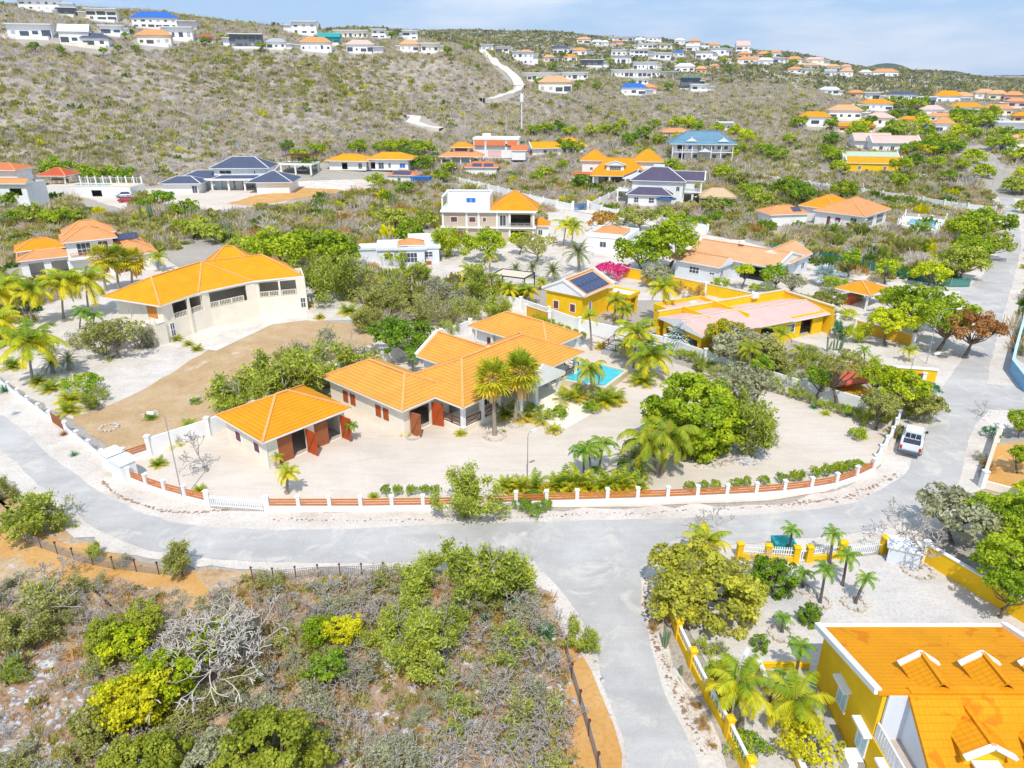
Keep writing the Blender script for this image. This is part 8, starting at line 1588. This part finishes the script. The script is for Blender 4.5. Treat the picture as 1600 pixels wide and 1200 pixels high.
def fill(poly, n, mix, rm, gap, seed, avoid=()):
    "individually placed scrub; each is a thing of its own"
    rr = random.Random(seed); us = [p[0] for p in poly]; vs = [p[1] for p in poly]; out = []; k = 0; names = list(mix)
    while len(out) < n and k < n*60:
        k += 1; u = rr.uniform(min(us), max(us)); v = rr.uniform(min(vs), max(vs))
        if rr.random() > (v/max(vs))**1.0 and 0: continue
        if not inside(np.array([u]), np.array([v]), poly)[0]: continue
        if any(inside(np.array([u]), np.array([v]), a)[0] for a in avoid): continue
        x, y, z = G(u, v)
        if any(hypot(x-a, y-b) < gap for a, b in out) or hits(x, y, .8): continue
        out.append((x, y)); nm = rr.choices(names, [mix[q][0] for q in names])[0]; w, kind, leaf, lb, gp, hg = mix[nm]
        shrub(u, v, rr.uniform(*rm), kind, leaf, lb, gp, hg*rr.uniform(.8, 1.15), xyz=(x, y, z-.05))
LOT = [(-30,890),(60,900),(130,915),(230,925),(330,935),(380,915),(600,910),(640,900),(850,930),(890,1020),(900,1100),(920,1200),(930,1240),(-30,1240)]
fill(LOT, 150, {'b': (6, 'bare', None, 'leafless grey twig shrub in the lower left scrub lot', 'leafless shrubs of the scrub lot', .8), 'o': (3, 'olive', 'greyleaf', 'half-leafed greyish shrub in the lower left scrub lot', 'half-leafed shrubs of the scrub lot', .7), 'f': (1.5, 'olive', 'olive', 'thin olive shrub in the lower left scrub lot', 'thin olive shrubs of the scrub lot', .7)}, (1.3, 2.4), .85, 4, [[(0,985),(80,985),(160,1060),(150,1180),(0,1180)], [(560,1060),(700,1060),(700,1160),(560,1160)], [(860,1050),(960,1050),(960,1240),(870,1240)]])
fill([(0,985),(80,985),(160,1060),(150,1200),(0,1200)], 7, {'b': (6, 'bare', None, 'small leafless shrub among the limestone lumps', 'leafless shrubs among the limestone', .7)}, (.5, .9), 1.5, 6)
def bg_trees(pts, label, group, leafs, pr, seed):
    rr = random.Random(seed)
    for u, v in pts: T(u+rr.uniform(-3, 3), v-rr.uniform(4, 7), rr.uniform(*pr), v+rr.uniform(2, 5), rr.choice(leafs), label, 'small', group)
bg_trees([(470,250),(485,262),(500,240),(560,236),(590,235),(610,238),(625,232),(650,235),(640,248),(665,240),(670,258),(585,288),(632,300),(700,268),(720,240),(655,262),(690,280),(450,235)], 'green tree in the belt around the amber roofed bungalow', 'trees around the amber roofed bungalow', ['green', 'hedge', 'lush'], (9, 15), 1)
bg_trees([(830,210),(850,208),(870,205),(890,212),(880,236),(878,262),(850,275),(905,290),(925,212),(940,208),(960,210),(985,225),(1000,215),(970,200),(1010,245),(1020,200),(1030,225),(1045,262),(1060,270),(840,282),(900,235),(1125,270),(1145,245)], 'green tree in the belt around the orange towered villa', 'trees around the orange towered villa', ['green', 'hedge', 'lush', 'feather'], (9, 14), 2)
bg_trees([(1055,198),(1075,200),(1092,206),(1120,208),(1150,212),(1170,222),(1190,240),(1210,248),(1160,235),(1230,225)], 'tree in the row behind the blue sheet roof', 'trees behind the blue sheet roof', ['green', 'hedge', 'lime'], (8, 13), 3)
bg_trees([(1250,198),(1300,200),(1340,180),(1360,195),(1395,185),(1400,205),(1415,215),(1425,185),(1440,200),(1450,212),(1490,195),(1500,188),(1520,192),(1535,200),(1545,182),(1400,168),(1430,172),(1440,190),(1385,215),(1340,215),(1300,225),(1290,240),(1440,232),(1455,225),(1470,240),(1480,225),(1420,240),(1500,235),(1430,255),(1460,262),(1500,262),(1520,252),(1535,275),(1560,232),(1575,215),(1590,250),(1570,245),(1595,275),(1580,300),(1598,300),(1600,330),(1420,225),(1550,215),(1500,215),(1520,215),(1300,250),(1310,270),(1480,280),(1405,290),(1360,250),(1590,225)], 'garden tree among the houses of the right plain', 'garden trees of the right plain', ['green', 'hedge', 'lush', 'lime', 'feather'], (9, 17), 4)
bg_trees([(55,78),(95,84),(165,85),(190,80),(215,83),(200,62),(320,70),(410,78),(730,80),(700,85),(615,60),(880,92),(1060,105),(1090,108),(1130,102),(1140,115),(950,102),(1130,80),(1200,95),(1240,105),(860,108),(905,140),(935,142),(840,132),(990,135),(1045,142)], 'dark green tree beside the houses on the slopes', 'trees beside the slope houses', ['lush', 'hedge'], (5, 8), 5)
bg_trees([(290,335),(310,368),(335,375),(285,360),(370,395),(60,345),(90,350),(115,345),(30,345),(10,320),(190,285),(150,285),(85,270),(100,268),(130,275),(255,320),(640,375),(615,352),(665,352)], 'bushy green tree in the scrub between the left villas', 'bushy trees between the left villas', ['green', 'feather', 'hedge'], (12, 22), 6)
T(1060,215,10,222,'yellow','orange-yellow flowering tree left above the small peach house','small'); T(1342,200,14,208,'yellow','yellow flowering tree beside the two small orange roofs','small'); T(1450,235,12,245,'yellow','tall yellow-green palm-like tree in the right plain','small'); T(940,345,18,362,'rust','rust coloured bush before the plum roofed villa','small'); T(1000,345,20,360,'olive','olive bush before the plum roofed villa','small'); T(1128,322,14,332,'lush','round dark bush beside the thatched hut','small'); T(975,322,14,336,'feather','x','small') if 0 else None
bg_trees([(1135,280),(1150,290),(1165,300),(1180,310),(1140,310),(1120,345),(1060,352),(1085,355),(1040,345),(975,350),(1110,330),(1190,320)], 'olive bush beside the plum roofed villa and the thatched hut', 'olive bushes near the plum roofed villa', ['olive', 'feather', 'hedge'], (11, 17), 7)
# ------------------------------------------------------------------ the air: one even box of haze round everything
m = bpy.data.materials.new('haze'); m.use_nodes = True; nt = m.node_tree; nt.nodes.remove(nt.nodes['Principled BSDF'])
pv = nt.nodes.new('ShaderNodeVolumePrincipled'); pv.inputs['Color'].default_value = (.80, .88, 1, 1); pv.inputs['Density'].default_value = .00005; pv.inputs['Anisotropy'].default_value = .2
nt.links.new(pv.outputs[0], nt.nodes['Material Output'].inputs['Volume'])
b = MB(); b.box(-7600, 7600, -7600, 7600, -140, 330); o = b.build('haze', m); tag(o, kind='stuff')
